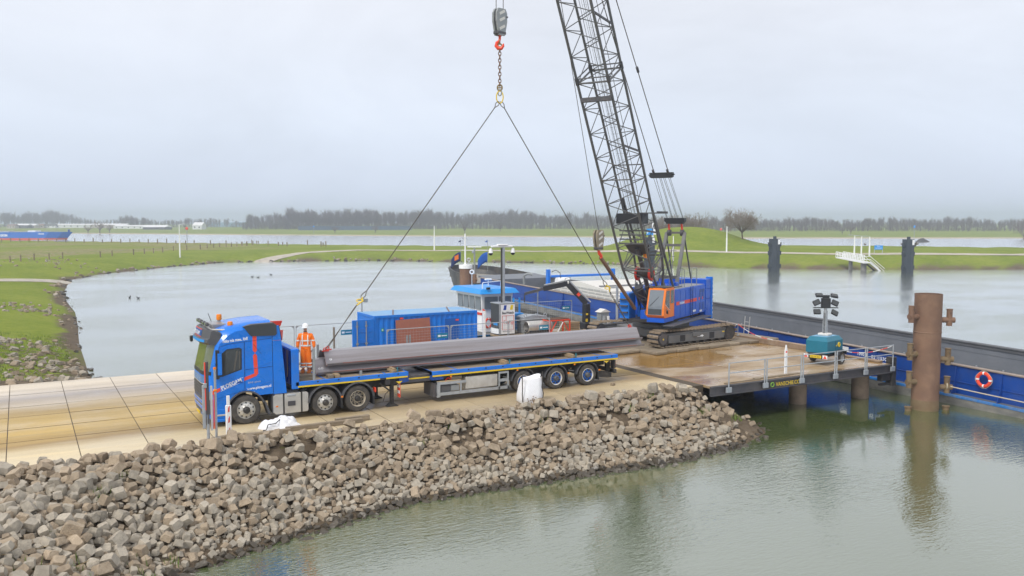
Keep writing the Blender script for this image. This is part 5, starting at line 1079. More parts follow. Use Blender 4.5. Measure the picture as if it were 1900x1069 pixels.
MB().prism([(-.72, .16), (.72, .16), (.72, -.10), (.6, -.16), (-.6, -.16), (-.72, -.10)], 'yz', br.x - .14, br.x + .14, X=Matrix.Translation((0, 0, br.z))).bx(br.x - .04, br.x + .04, -.82, .82, br.z + .0, br.z + .06).build('bridle', BLKP, crane)
for y0, y1 in ((-.55, -.52), (-.5, -.36), (-.2, -.14), (-.15, -.05), (.14, .1), (.2, .2), (.5, .42), (.54, .52)): MB().cyl(sp0 + LB * y0 + Vector((0, 0, .1)), br + LB * y1 + Vector((0, 0, -.1)), .014, n=4).build('luffing_rope', WIRE, crane)
for s in (-1, 1):
    q = br + LB * .45 * s; MB().cyl(q + Vector((0, 0, .1)), TIP + LB * .3 * s, .026, n=5).build('pendant', WIRE, crane)
    for d in (.25, 7.2): c = q + dv * d; MB().cyl(c - dv * .16, c + dv * .16, .075, n=8).build('pendant_link', STEELD, crane)
MB().tube([TIP, FOOT + AX * 20 + CB * 1.5, FOOT + AX * 8 + CB * 1.35, Vector((.6, 0, 3.0))], .016, 4).build('hoist_rope', WIRE, crane)
# crane mats
mats = thing('crane_mats', 'heavy weathered timber mats laid under the crane tracks', 'mats', (33.4, 40.5, 0), R(5))
for k in range(12):
    u = -4.0 + .86 * k; MB().bx(u, u + .83, -3.75 + rng.uniform(-.12, .1), 3.7 + rng.uniform(-.1, .1), .006, ZM - .006 + rng.uniform(-.02, .004), .03).build('timber_baulk', WOODD, mats)
for k in range(3): MB().bx(-6.6 + .15 * k, -4.05, -2.6 + .72 * k, -1.92 + .72 * k, .006, .20, .06).build('timber_baulk', WOODD, mats)

# ------------------------------------------------------------------ lifting gear (world coordinates)
HX, HY = 17.9, 32.42
SHX = Vector((.77, -.64, 0))                    # unit direction across the view, used to turn plates
hk = thing('hook_block', 'grey striped hook block with red hook hanging above the trailer', 'hook block', (HX, HY, 15.0))
RB = Matrix.Rotation(R(196), 4, 'Z')
def block(parent, k=1.0, hook=True, RB=RB, m1=None):
    m1 = m1 or GALVD
    for y in (-.15, .06): MB().prism([(-.20 * k, 1.15 * k), (.20 * k, 1.15 * k), (.30 * k, .98 * k), (.30 * k, .62 * k), (.17 * k, .05 * k), (-.17 * k, .05 * k), (-.30 * k, .62 * k), (-.30 * k, .98 * k)], 'xz', y * k, (y + .09) * k, X=RB).build('cheek_plate', m1, parent, smooth=0)
    MB().cyl((0, -.06 * k, .75 * k), (0, .06 * k, .75 * k), .26 * k, n=20, X=RB).build('sheave', STEELD, parent)
    for z in (.38, .72, 1.0): MB().bx(-.17 * k, .17 * k, .152 * k, .162 * k, (z - .06) * k, (z + .05) * k, X=RB @ Matrix.Translation((0, 0, z * k)) @ Matrix.Rotation(R(28), 4, 'Y') @ Matrix.Translation((0, 0, -z * k))).build('stripe', HATCH, parent)
    MB().bx(-.24 * k, .24 * k, -.16 * k, .16 * k, .10 * k, .22 * k, .02, X=RB).bx(-.31 * k, -.25 * k, -.19 * k, .19 * k, .80 * k, .86 * k, X=RB).build('block_frame', STEELD, parent)
block(hk)
hkp = [(0, 0, .08), (0, 0, -.10), (-.02, 0, -.17), (-.12, 0, -.24), (-.15, 0, -.36), (-.06, 0, -.47), (.07, 0, -.48), (.15, 0, -.38), (.16, 0, -.28)]
MB().tube([(x, 0, z) for x, y, z in hkp], [.055, .055, .06, .075, .085, .085, .075, .055, .025], 8, X=Matrix.Rotation(R(-40), 4, 'Z')).build('hook', REDB, hk)
for dx in (-.21, .21): MB().cyl(RB @ Vector((dx, 0, .75)), RB @ Vector((dx * .9, 0, 0)) + Vector((0, 0, 15.2)), .016, n=5).build('hoist_rope', WIRE, hk)
ch = thing('lifting_chain', 'brown steel chain between the red hook and the yellow ring', 'chain', (HX, HY, 12.75))
lk = MB().torus((0, 0, 0), (1, 0, 0), .062, .021, 12, 6, sx=1.5, sy=.9).mesh('chain_link', RUST)
for k in range(11): inst('chain_link', lk, ch, (0, 0, .28 + .142 * k), (0, 0, R(-40 + 90 * (k % 2))))
for z in (.14, 1.62 + .22): MB().torus((0, 0, z), (.6, .8, 0), .10, .035, 14, 6, sx=1.25).cyl((-.08, .06, z), (.08, -.06, z), .03, n=6).build('connector', M('brass_dull', (.26, .19, .09), .5, .4), ch)
MB().torus((0, 0, -.06), (.6, .8, 0), .075, .028, 14, 6, sx=1.8).build('swivel_hook', GALVD, ch); MB().torus((0, 0, 2.06), (.8, -.6, 0), .05, .025, 12, 6, sx=2.2).build('top_link', M('brass_dull', (.3, .2, .1), .5), ch)
tag(MB().torus((0, 0, 0), (.5, .87, 0), .15, .028, 20, 6, sx=1.7, sy=.95).build('master_ring', YEL, None, loc=(HX, HY, 12.50)), 'yellow oval lifting ring joining the two wire slings', 'lifting ring')
def sling(name, label, top, end, spread):
    t = thing(name, label, 'wire sling', top); top, end = Vector(top), Vector(end); d = end - top; u = d.normalized(); Lw = d.length
    MB().cyl(u * .25, d - u * 2.75, .021, n=5).build('wire', WIRE, t)
    side = u.cross(Vector((.64, .77, 0))).normalized()
    def eye(c, l, name='eye'): MB().tube([c, c + u * l * .5 + side * .07, c + u * l * .8 + side * .06, c + u * l, c + u * l * .8 - side * .06, c + u * l * .5 - side * .07, c], .018, 5).build(name, WIRE, t)
    eye(u * .30, -.34); eye(d - u * 2.75, .38)
    MB().torus(d - u * 2.28, side.cross(u), .065, .022, 14, 6, sx=.9, sy=2.0).build('yellow_shackle', YEL, t); MB().tube([d - u * 2.45, d - u * 2.3 + side * .09, d - u * 2.05], .03, 5).build('yellow_clip', YEL, t)
    for s in (-1, 1): MB().tube([d - u * 2.15, d - u * 1.9 + Vector((0, spread * s * .3, 0)), d + Vector((.10 * s, spread * s, -.02))], .016, 5).build('sling_leg', WIRE, t)
    for s in (-1, 1): MB().torus(Vector((.10 * s, spread * s, 0)) + d, (.2, 1, 0), .06, .02, 12, 6).cyl(d + Vector((-.12 + .1 * s, spread * s, -.06)), d + Vector((.16 + .1 * s, spread * s, -.06)), .025, n=6).build('shackle', RED, t)
sling('wire_sling', 'long wire sling from the yellow ring to the pile end beside the worker', (HX - .06, HY, 12.28), (10.15, 32.3, 2.34), .16)
sling('wire_sling', 'long wire sling from the yellow ring to the pile end near the crane cab', (HX + .06, HY, 12.28), (24.95, 32.5, 2.30), .16)
def cw_(x, y, z): return crane.matrix_basis @ Vector((x, y, z)) if False else Matrix.LocRotScale(crane.location, crane.rotation_euler, None) @ Vector((x, y, z))
p = cw_(8.5, 0, 5.72); ab = thing('hook_block', 'smaller weathered hook block pulled in towards the crane with a rusty bar below it', 'hook block', p)
block(ab, .95, m1=M('block_weathered', (.32, .28, .21), .7, .2, var=.3, dirt=(.13, .10, .07), dscale=4, damt=.8))
MB().tube([(0, 0, .05), (.05, -.02, -.12), (.16, 0, -.22), (.2, 0, -.32), (.12, 0, -.38)], [.07, .09, .09, .07, .03], 7).build('hook', REDB, ab)
MB().cyl((0, 0, 1.0), cw_(17.4, 0, 29.8) - p, .016, n=5).build('hoist_rope', WIRE, ab); MB().cyl((0, 0, 1.05), (0, 0, 1.35), .05, n=6).build('rope_socket', GALVD, ab)
a, b = cw_(8.35, .05, 5.40), cw_(4.0, .1, 2.35)
tag(MB().bar(a, b, .15, .13).build('rusty_bar', RUST), 'rusty steel bar slanting from the smaller hook down to the crane front', 'steel bar')

# ------------------------------------------------------------------ worker
def worker(x, y, z, rz):
    t = thing('person', 'worker in orange high visibility suit and white helmet standing on the trailer', 'person', (x, y, z), rz)
    def skin(name, verts, edges, m, sub=2):
        me = bpy.data.meshes.new(name); me.from_pydata([v[:3] for v in verts], edges, []); o = bpy.data.objects.new(name, me); COL.objects.link(o); o.parent = t
        md = o.modifiers.new('skin', 'SKIN'); md.use_smooth_shade = True
        for i, v in enumerate(verts): me.skin_vertices[0].data[i].radius = (v[3], v[4] if len(v) > 4 else v[3])
        me.skin_vertices[0].data[0].use_root = True
        s = o.modifiers.new('sub', 'SUBSURF'); s.levels = sub; s.render_levels = sub
        dg = bpy.context.evaluated_depsgraph_get(); m2 = bpy.data.meshes.new_from_object(o.evaluated_get(dg)); o.modifiers.clear(); o.data = m2; m2.name = name; m2.materials.clear(); m2.materials.append(m); m2.shade_smooth(); return o
    # local: facing -y, x to the figure's left seen from the front
    body = skin('body', [(0, 0, .95, .10, .08), (0, 0, 1.2, .11, .08), (0, 0, 1.42, .13, .09), (0, -.01, 1.52, .055), (0, -.03, 1.60, .075, .085), (0, -.03, 1.70, .082, .10), (0, -.02, 1.78, .05, .07), (0, -.115, 1.645, .016), (-.19, 0, 1.42, .06), (-.26, .0, 1.14, .045), (-.28, -.06, .90, .035), (-.285, -.075, .83, .040, .022), (.19, 0, 1.42, .06), (.27, .0, 1.14, .045), (.31, -.04, .90, .035), (.315, -.05, .83, .040, .022),
        (-.09, 0, .85, .07), (-.105, -.01, .50, .06), (-.11, .0, .12, .045), (-.12, -.10, .05, .04), (.09, 0, .85, .07), (.105, -.01, .50, .06), (.11, .0, .12, .045), (.13, -.10, .05, .04)],
        [(0, 1), (1, 2), (2, 3), (3, 4), (4, 5), (5, 6), (5, 7), (2, 8), (8, 9), (9, 10), (10, 11), (2, 12), (12, 13), (13, 14), (14, 15), (0, 16), (16, 17), (17, 18), (18, 19), (0, 20), (20, 21), (21, 22), (22, 23)], SKIN)
    jk = skin('jacket', [(0, 0, .74, .21, .16), (0, 0, .98, .205, .155), (0, 0, 1.14, .19, .14), (0, 0, 1.34, .21, .14), (0, 0, 1.46, .12, .10), (0, 0, 1.52, .075, .075), (-.21, 0, 1.41, .095), (-.285, .0, 1.16, .075), (-.295, -.05, .95, .062), (.21, 0, 1.41, .095), (.295, .0, 1.16, .075), (.32, -.03, .95, .062)], [(0, 1), (1, 2), (2, 3), (3, 4), (4, 5), (3, 6), (6, 7), (7, 8), (3, 9), (9, 10), (10, 11)], HIVIS)
    skin('trousers', [(0, 0, 1.08, .16, .12), (-.085, 0, .80, .14), (-.10, -.01, .48, .115), (-.11, .0, .14, .10), (.085, 0, .80, .14), (.10, -.01, .48, .115), (.115, .0, .14, .10)], [(0, 1), (1, 2), (2, 3), (0, 4), (4, 5), (5, 6)], HIVIS)
    for s in (-1, 1):
        MB().hull([(s * .12 + a * .055, b, c) for a in (-1, 1) for b, c in ((.08, .0), (.08, .12), (-.03, .14), (-.19, .06), (-.21, .0), (-.13, .09))]).build('boot', M('boot_orange', (.45, .12, .02), .7), t)
        MB().lathe([(.10, .20), (.118, .205), (.118, .255), (.10, .26)], (s * .11, 0, 0), 'z', 14).build('leg_band', REFL, t)
        MB().lathe([(.10, .33), (.122, .335), (.122, .375), (.10, .38)], (s * .108, 0, 0), 'z', 14).build('leg_band', REFL, t)
        g_ = MB()                                  # glove with five separate fingers
        hx = s * .30 if s > 0 else s * .285
        g_.bx(hx - .05 * 1, hx + .05, -.10, -.02, .80, .90, .025)
        for k in range(4): g_.tube([(hx - .034 + .023 * k, -.065, .81), (hx - .034 + .023 * k, -.08, .765), (hx - .034 + .023 * k, -.07, .73 + .008 * abs(k - 1.5))], [.013, .012, .010], 5)
        g_.tube([(hx - s * .04, -.08, .87), (hx - s * .07, -.10, .83), (hx - s * .068, -.10, .79)], [.015, .014, .011], 5); g_.build('glove', DARKC, t)
        ar_ = MB().tube([(s * .272, .0, 1.20), (s * .277, .0, 1.25)], .083, 12).build('arm_band', REFL, t)
        MB().tube([(s * .10, -.135, 1.05), (s * .10, -.15, 1.2), (s * .10, -.135, 1.38), (s * .10, -.03, 1.50)], .022, 6).build('brace_band', REFL, t)
    def band(z, rx, ry, h): MB().loft([[(rx * math.cos(a), ry * math.sin(a), zz) for a in [2 * math.pi * i / 20 for i in range(20)]] for zz in (z, z + h)], cap=False).build('body_band', REFL, t)
    band(1.01, .208, .158, .055); band(1.20, .215, .160, .05)
    MB().tube([(-.06, .0, 1.50), (-.05, -.07, 1.52), (.05, -.07, 1.52), (.06, 0, 1.50)], .03, 6).build('collar', HIVIS, t)
    hm = MB().lathe([(.118, 1.715), (.120, 1.75), (.108, 1.81), (.075, 1.855), (.03, 1.873), (0, 1.875)], (0, -.03, 0), 'z', 20).build('helmet', WHITEC, t)
    MB().loft([[(.13 * math.cos(a), -.03 + (.13 if math.sin(a) > 0 else .185) * math.sin(a), zz) for a in [2 * math.pi * i / 24 for i in range(24)]] for zz in (1.705, 1.72)]).build('helmet_brim', WHITEC, hm)
    MB().hull([(a * .06, -.10 + b, c) for a in (-1, 1) for b, c in ((-.005, 1.578), (-.012, 1.56), (.03, 1.545), (.03, 1.58))]).build('beard', DARKC, t)
    for s in (-1, 1): MB().hull([(s * .035 + a * .014, -.118 + b, 1.665 + c) for a in (-1, 1) for b in (0, .01) for c in (-.006, .006)]).build('eye', DARKC, t)
worker(9.22, 31.85, 1.565, R(-25))

# ------------------------------------------------------------------ container with open door and leaning plate
ct = thing('shipping_container', 'blue shipping container with its end door swung open beyond the trailer', 'container', (15.5, 41.4, 0))
CL, CWD, CH = 5.95, 2.44, 2.44
def corr(x0, x1, y, z0, z1, n, d, axis='x'):
    pts = []; st_ = (x1 - x0) / n
    for k in range(n): a = x0 + st_ * k; pts += [(a, 0), (a + st_ * .3, 0), (a + st_ * .5, d), (a + st_ * .8, d)]
    pts.append((x1, 0))
    if axis == 'x': return MB().loft([[(p, y + q, z0) for p, q in pts] + [(p, y + q + .02, z0) for p, q in pts[::-1]], [(p, y + q, z1) for p, q in pts] + [(p, y + q + .02, z1) for p, q in pts[::-1]]])
    return MB().loft([[(y + q, p, z0) for p, q in pts] + [(y + q + .02, p, z0) for p, q in pts[::-1]], [(y + q, p, z1) for p, q in pts] + [(y + q + .02, p, z1) for p, q in pts[::-1]]])
corr(.14, CL - .14, .03, .16, CH - .12, 19, .036).build('side_wall', CBLUE, ct, smooth=0)
corr(.14, CL - .14, CWD - .05, .16, CH - .12, 19, -.036).build('side_wall', CBLUE, ct, smooth=0)
corr(.14, CWD - .14, CL - .06, .16, CH - .12, 8, -.036, 'y').build('end_wall', CBLUE, ct, smooth=0)
m_ = MB()
for x in (0, CL - .14):
    for y in (0, CWD - .14): m_.bx(x, x + .14, y, y + .14, 0, CH, .01)
for y in (0, CWD - .1):
    m_.bx(.14, CL - .14, y, y + .1, 0, .16); m_.bx(.14, CL - .14, y, y + .1, CH - .12, CH - .004)
for x in (0, CL - .12): m_.bx(x, x + .12, .14, CWD - .14, 0, .14); m_.bx(x, x + .12, .14, CWD - .14, CH - .12, CH - .004)
m_.build('frame', CBLUE, ct); MB().bx(.13, CL - .13, .11, CWD - .11, .12, .16).build('floor_panel', PLY, ct)
RFM = M('container_roof', (.17, .36, .60), .55, var=.12, dirt=(.36, .42, .46), dscale=.9, damt=.7)
MB().bx(.05, CL - .05, .05, CWD - .05, CH - .06, CH + .004).build('roof', RFM, ct)
for x in (1.1, 4.3): MB().bar((x, .1, CH + .02), (x + .9, CWD - .1, CH + .02), .06, .03).build('roof_batten', RUST, ct)
dr = MB().bx(-.04, .04, -1.18, 0, .14, CH - .14, .01, X=Matrix.Translation((.0, .0, 0)) @ Matrix.Rotation(R(-84), 4, 'Z')).build('door', CBLUE, ct)
DX = Matrix.Rotation(R(-84), 4, 'Z')
for z in (.55, 1.1, 1.65): MB().bx(.04, .062, -1.05, -.12, z, z + .22, .01, X=DX).build('door_rib', TRBLUE, dr)
for y in (-.95, -.45): MB().cyl((.08, y, .2), (.08, y, CH - .2), .028, n=6, X=DX).bx(.05, .11, y - .06, y + .06, 1.05, 1.14, X=DX).bx(.05, .10, y - .05, y + .05, 1.95, 2.02, X=DX).build('lock_bar', GALVD, dr)
MB().bx(.02, .06, .14, CWD - .14, .16, CH - .14).build('end_door', CBLUE, ct)
sd = MB().bx(4.0, 4.85, .012, .03, .2, 2.08, .005).build('side_door', M('door_blue', (.005, .095, .40), .45, var=.06), ct); MB().bx(3.98, 4.02, .008, .02, .2, 2.1).bx(4.83, 4.87, .008, .02, .2, 2.1).bx(3.98, 4.87, .008, .02, 2.08, 2.12).build('door_frame', TRBLUE, sd); MB().bx(4.70, 4.80, -.02, .012, .95, 1.0).build('handle', GALV, sd)
MB().bx(.42, .56, .02, .03, 1.62, 1.78).build('first_aid_sign', M('sign_green', (.02, .32, .20), .5), ct); MB().bx(.45, .53, .012, .02, 1.685, 1.715).bx(.475, .505, .012, .02, 1.65, 1.75).build('white_cross', WHITEC, ct)
for x, z in ((1.45, 2.2), (4.65, 1.95)): MB().bx(x, x + .18, .0, .03, z, z + .08).build('red_tag', REDB, ct)
tag(MB().prism([(0, 0), (1.95, 0), (1.90, 2.2), (-.02, 2.16)], 'xz', -.025, .0).build('rusty_plate', RUSTR, None, loc=(16.7, 41.18, .02), rot=(R(-5), 0, 0)), 'rusty red brown steel plate leaning on the blue container', 'steel plate')
tag(MB().cyl((0, 0, 0), (0, 0, 3.1), .035, n=8).bx(-.22, .35, -.06, .06, 3.0, 3.1, .02).bx(.1, .3, -.12, .1, 2.9, 3.0, .02).build('lamp_pole', GALVD, None, loc=(15.9, 44.2, 0)), 'small grey lamp pole rising behind the open container door', 'lamp pole')

# ------------------------------------------------------------------ mesh site fences
def fence(x, y, L_, rz, label, sign=None, h=1.95):
    t = thing('site_fence', label, 'fence', (x, y, 0), rz, 'mesh fence panels around the loading area')
    MB().tube([(0, 0, .08), (0, 0, h)], .021, 7).tube([(L_, 0, .08), (L_, 0, h)], .021, 7).tube([(0, 0, h), (L_, 0, h)], .021, 7).tube([(0, 0, .15), (L_, 0, .15)], .018, 7).build('frame', GALV, t)
    m_ = MB()
    for k in range(1, 12): m_.bar((0, 0, .15 + k * (h - .2) / 12), (L_, 0, .15 + k * (h - .2) / 12), .006, .006)
    for k in range(1, int(L_ / .16)): m_.bar((k * .16, 0, .15), (k * .16, 0, h), .003, .003)
    o = m_.build('wire_mesh', GALV, t, smooth=0); o['kind'] = 'stuff'
    for xx in (0, L_): MB().bx(xx - .12, xx + .12, -.33, .33, .002, .13, .03).build('foot_block', CONC, t)
    for xx, s in ((0, 1), (L_, -1)): MB().prism([(xx, h), (xx + s * .16, h), (xx, h - .16)], 'xz', -.006, .006).build('corner_gusset', GALV, t)
    if sign: MB().bx(sign, sign + .62, -.03, -.02, h - .62, h - .36).build('fence_sign', M('sign_teal', (.01, .20, .33), .45), t); MB().bx(sign + .05, sign + .2, -.034, -.03, h - .54, h - .44).bx(sign + .25, sign + .56, -.034, -.03, h - .51, h - .47).build('sign_mark', LETW, t)
fence(8.5, 43.3, 3.45, 0, 'mesh fence panel at the road edge behind the truck cab')
fence(12.05, 43.3, 3.4, 0, 'mesh fence panel with blue sign between the worker and the container', 2.35)
fence(15.75, 40.2, 3.45, R(1), 'mesh fence panel standing in front of the rusty plate', 2.75, h=1.85)
fence(19.3, 40.25, 3.4, R(0), 'mesh fence panel standing in front of the container side door', h=1.85)
fence(22.8, 40.3, 2.6, R(0), 'mesh fence panel in front of the dark side of the camera tower', 1.9, h=1.9)
fence(28.0, 48.75, 4.5, R(0), 'long mesh fence panel behind the silver bin and red frame', 3.7, h=1.9)
WP = thing('white_post', 'tall white post with red tip at the corner of the blue container', 'post', (21.6, 40.9, 0)); MB().bx(-.07, .07, -.05, .05, 0, 2.45).build('post_body', WHITEC, WP); MB().prism([(-.07, 2.45), (.07, 2.45), (-.07, 2.56)], 'xz', -.05, .05).build('red_tip', REDB, WP)
for i, (x, y, h) in enumerate(((14.1, 43.5, 1.75), (11.1, 43.6, 1.3), (17.0, 40.6, 1.45), (17.15, 40.6, 1.45))): tag(MB().bx(-.04, .04, -.04, .04, 0, h).build('stake_post', WOODD if i < 2 else GALVD, None, loc=(x, y, 0)), ('weathered stake beside the blue fence sign', 'weathered stake just behind the worker', 'grey steel stake left of the rusty plate', 'grey steel stake nearest the rusty plate')[i], 'stake')

# ------------------------------------------------------------------ camera tower
bw = thing('camera_tower', 'white and black surveillance tower box with mast and dome cameras', 'camera tower', (26.3, 47.75, 0))
MB().bx(0, 1.15, 0, 1.12, .05, 2.0, .015).build('box_body', M('tower_black', (.035, .04, .048), .4), bw)
MB().bx(.12, 1.14, -.012, 0, .08, 1.98).build('front_panel', WHITEC, bw); MB().bx(-.01, .11, -.018, .0, .05, 2.0, .005).build('corner_profile', GALV, bw)
MB().bx(-.012, 0, .05, 1.1, .08, .42).build('lower_panel', WHITEC, bw); MB().bx(-.014, -.01, .2, .75, .62, .78).build('side_label', SBLUE, bw)
MB().bx(-.03, 1.18, -.03, 1.15, 2.0, 2.06, .01).build('roof_frame', GALV, bw)
for x, mm in ((.30, M('logo_blue', (.01, .06, .35), .4)), (.78, M('logo_yellow', (.8, .6, .02), .4))): MB().prism([(x, 1.62), (x + .20, 1.62), (x + .24, 1.92), (x + .06, 1.92)], 'xz', -.018, -.012).build('logo_stripe', mm, bw)
text('tower_lettering', 'BauWatch', .22, (.20, -.016, 1.36), (1, 0, 0), (0, 0, 1), LETD, bw, width=.86, bold=.006)
m_ = MB()
for a, b in (((.22, .36), (1.06, .36)), ((1.06, .36), (1.06, 1.26)), ((1.06, 1.26), (.22, 1.26)), ((.22, 1.26), (.22, .36)), ((.5, 1.26), (.5, .96)), ((.36, .96), (.68, .88)), ((.68, .88), (.64, .70)), ((.64, .70), (.32, .78)), ((.32, .78), (.36, .96)), ((.68, .86), (.76, .80)), ((.76, .80), (.66, .74))): m_.bar((a[0], -.016, a[1]), (b[0], -.016, b[1]), .03, .008)
for r_ in (.1, .17, .24):
    q = [(.76 + r_ * math.cos(t_), -.016, .80 + r_ * math.sin(t_)) for t_ in (-.9, -.45, 0, .4)]
    for a, b in zip(q, q[1:]): m_.bar(a, b, .026, .008)
m_.build('camera_symbol', RED, bw); text('small_lettering', 'bauwatch.nl', .10, (.26, -.016, .22), (1, 0, 0), (0, 0, 1), LETD, bw, width=.6)
MB().bx(.50, .67, .42, .60, 2.0, 5.6, .02).build('mast', GALV, bw); MB().bx(.44, .498, .45, .60, 1.9, 5.55, .01).build('mast_edge', CHAS, bw)
MB().bx(-.28, 1.25, .42, .62, 5.6, 5.72, .03).bx(.15, .85, .35, .65, 5.72, 5.80, .03).build('mast_head', WHITEC, bw)
for x in (-.32, 1.3):
    d_ = MB().cyl((x, .52, 5.25), (x, .52, 5.55), .15, .08, n=14).build('camera_dome', WHITEC, bw); MB().lathe([(.14, 5.25), (.12, 5.16), (.06, 5.10), (0, 5.09)], (x, .52, 0), 'z', 14).build('dome_glass', BLKP, d_)
# silver bin, silver roll, red frame, crates
sb = thing('steel_bin', 'silver steel bin with lifting lugs behind the red frame', 'bin', (28.1, 47.5, 0))
MB().prism([(0, 0), (1.5, 0), (1.62, .95), (-.1, .95)], 'xz', 0, 1.0).build('bin_body', GALVD, sb, smooth=0); MB().prism([(-.14, .95), (1.66, .95), (1.60, 1.10), (.5, 1.22), (-.1, 1.08)], 'xz', -.04, 1.04).build('bin_lid', GALV, sb, smooth=0)
for x in (0, 1.5, .8): MB().torus((x, .02, 1.2), (0, 1, 0), .10, .025, 12, 6).build('lug', GALV, sb)
MB().bx(.05, 1.45, -.012, 0, .25, .6).build('dark_opening', CHAS, sb)
rl = thing('covered_roll', 'silver sheeted roll on a dark trolley beside the camera tower', 'roll', (27.5, 46.4, 0))
MB().lathe([(.34, 0), (.36, .02), (.36, 1.75), (.34, 1.78)], (0, 0, 0), 'x', 20, X=Matrix.Translation((0, 0, .62))).build('roll_cover', ALU, rl); MB().bx(.05, 1.7, -.3, .3, .05, .42, .03).build('trolley', CHAS, rl)
rf = thing('red_frame', 'red steel rack with brown bars standing behind the steel piles', 'frame', (28.75, 45.6, 0))
m_ = MB()
for x in (0, 1.5):
    for y in (0, .8): m_.bx(x - .035, x + .035, y - .035, y + .035, 0, 1.02)
for z in (.98,):
    m_.bx(-.035, 1.535, -.035, .035, z, z + .07).bx(-.035, 1.535, .765, .835, z, z + .07).bx(-.035, .035, .035, .765, z, z + .07).bx(1.465, 1.535, .035, .765, z, z + .07)
m_.bar((0, 0, .15), (.5, 0, .95), .05, .05).bar((1.5, 0, .15), (1.0, 0, .95), .05, .05); m_.build('rack_frame', REDB, rf)
for k in range(5): MB().bar((-.1 + .02 * k, .1 + .15 * k, 1.08), (1.5 - .03 * k, .12 + .15 * k, 1.09), .06, .06).build('brown_bar', RUST, rf)
MB().bar((.45, -.06, .1), (.95, -.06, .9), .06, .05).build('white_strut', WHITE, rf)
cr = thing('wood_crate', 'open wooden crate near the mesh fence by the loader crane', 'crate', (31.0, 47.2, 0))
for k in range(4): MB().bx(0, 1.1, -.01, .02, .03 + .16 * k, .15 + .16 * k).build('slat', WOOD, cr); MB().bx(0, .02, 0, .8, .03 + .16 * k, .15 + .16 * k).build('slat', WOOD, cr)
MB().bx(.02, 1.08, .02, .8, .0, .62).build('crate_box', WOODD, cr)
for i, (x, y, l, a) in enumerate(((30.2, 46.4, 1.6, 20), (31.6, 46.2, 1.3, -15), (32.2, 46.9, 1.4, 40))): tag(MB().bx(0, l, 0, .18, 0, .07, .01).build('loose_plank', WOOD, None, loc=(x, y, .004 + .001 * i), rot=(0, 0, R(a))), ('pale plank lying between red frame and crate', 'pale plank lying in front of the wooden crate', 'pale plank lying at the foot of the loader crane')[i], 'plank')

# ------------------------------------------------------------------ loader crane on the platform
lc = thing('loader_crane', 'folding dark grey loader crane with bent arm beside the barge', 'loader crane', (32.9, 47.6, 0))
UL = Vector((-.8686, .4955, 0))
MB().bx(-.32, .32, -.32, .32, 0, .5, .04).bx(-.22, .22, -.2, .2, .5, 1.75, .04).build('column', BLKP, lc)
MB().bx(-.18, -.02, -.215, -.2, .55, .75).build('yellow_label', YEL, lc); MB().bx(-.16, 0, -.215, -.2, 1.0, 1.12).build('yellow_label', YEL, lc)
e1 = Vector((0, 0, 1.75)); e2 = UL * 1.25 + Vector((0, 0, 3.05)); e3 = UL * 2.9 + Vector((0, 0, 2.75)); e4 = UL * 4.15 + Vector((0, 0, 2.40))
MB().bar(e1, e2, .26, .36).build('main_arm', BLKP, lc); MB().bar(e2 + Vector((0, 0, .05)), e3, .22, .32).build('jib', BLKP, lc); MB().bar(e3, e4, .14, .18).build('jib_extension', STEELD, lc)
MB().cyl(e1 + Vector((.2, -.2, .1)), e2 + Vector((.1, -.2, .15)), .06, n=8).cyl(e1 + Vector((.2, .1, .25)), e2 + Vector((.1, .1, .3)), .05, n=8).build('lift_ram', GALV, lc); MB().cyl(e2 + Vector((0, -.15, .3)), e3 + Vector((0, -.1, .25)), .05, n=8).build('jib_ram', GALVD, lc)
MB().tube([e4, e4 + Vector((0, 0, -.35)), e4 + Vector((0, 0, -.65))], [.03, .05, .02], 6).build('jib_hook', STEELD, lc)
MB().bar(e1.lerp(e2, .42) + Vector((.0, -.14, 0)), e1.lerp(e2, .54) + Vector((.0, -.14, 0)), .02, .2).build('red_mark', REDB, lc)
MB().tube([e2 + Vector((.1, 0, .1)), e2 + Vector((.2, 0, .45)), e2 + Vector((-.2, 0, .4)), e2 + Vector((-.3, 0, .1))], .02, 5).build('hose_loop', BLKP, lc)
cb = thing('gas_cabinet', 'small grey gas cabinet with pale roof next to the far crane track', 'cabinet', (34.6, 48.3, 0))
MB().bx(0, .7, 0, .5, 0, 1.0, .02).build('cabinet_body', GALVD, cb); MB().prism([(-.1, 1.0), (.8, 1.0), (.35, 1.22)], 'xz', -.08, .58).build('cabinet_roof', HATCH, cb, smooth=0); MB().cyl((.55, -.1, 0), (.55, -.1, .72), .10, n=12).build('gas_bottle', WHITE, cb); MB().cyl((.2, -.1, 0), (.2, -.1, .75), .11, n=12).build('gas_bottle', GALV, cb)
tag(MB().cyl((0, 0, 0), (0, 0, 2.75), .09, n=8).bx(-.7, .5, -.03, .03, 2.6, 2.68).bx(.0, .25, -.1, .1, 2.68, 2.95, .03).cyl((-.6, 0, 2.6), (-.6, 0, 2.0), .02, n=5).cyl((.45, 0, 2.6), (.45, 0, 2.1), .04, .08, n=6).build('signal_mast', GALV, None, loc=(36.2, 48.6, 0)), 'grey mast with short cross arm in front of the white hatch covers', 'mast')
tag(MB().bx(-.12, .12, -.08, .08, .75, 1.5, .02).bx(-.14, .14, -.1, .1, 0, .75, .02).build('meter_box', WHITE, None, loc=(36.9, 48.4, 0)), 'white meter box on a dark stand beside the grey mast', 'box')
tag(MB().cyl((0, 0, 0), (0, 0, 2.9), .045, n=7).bx(-.3, .05, -.04, .04, 2.85, 2.95, .02).build('light_pole', GALV, None, loc=(30.3, 49.6, -.4)), 'thin grey light pole in front of the barge between boat and loader crane', 'light pole')

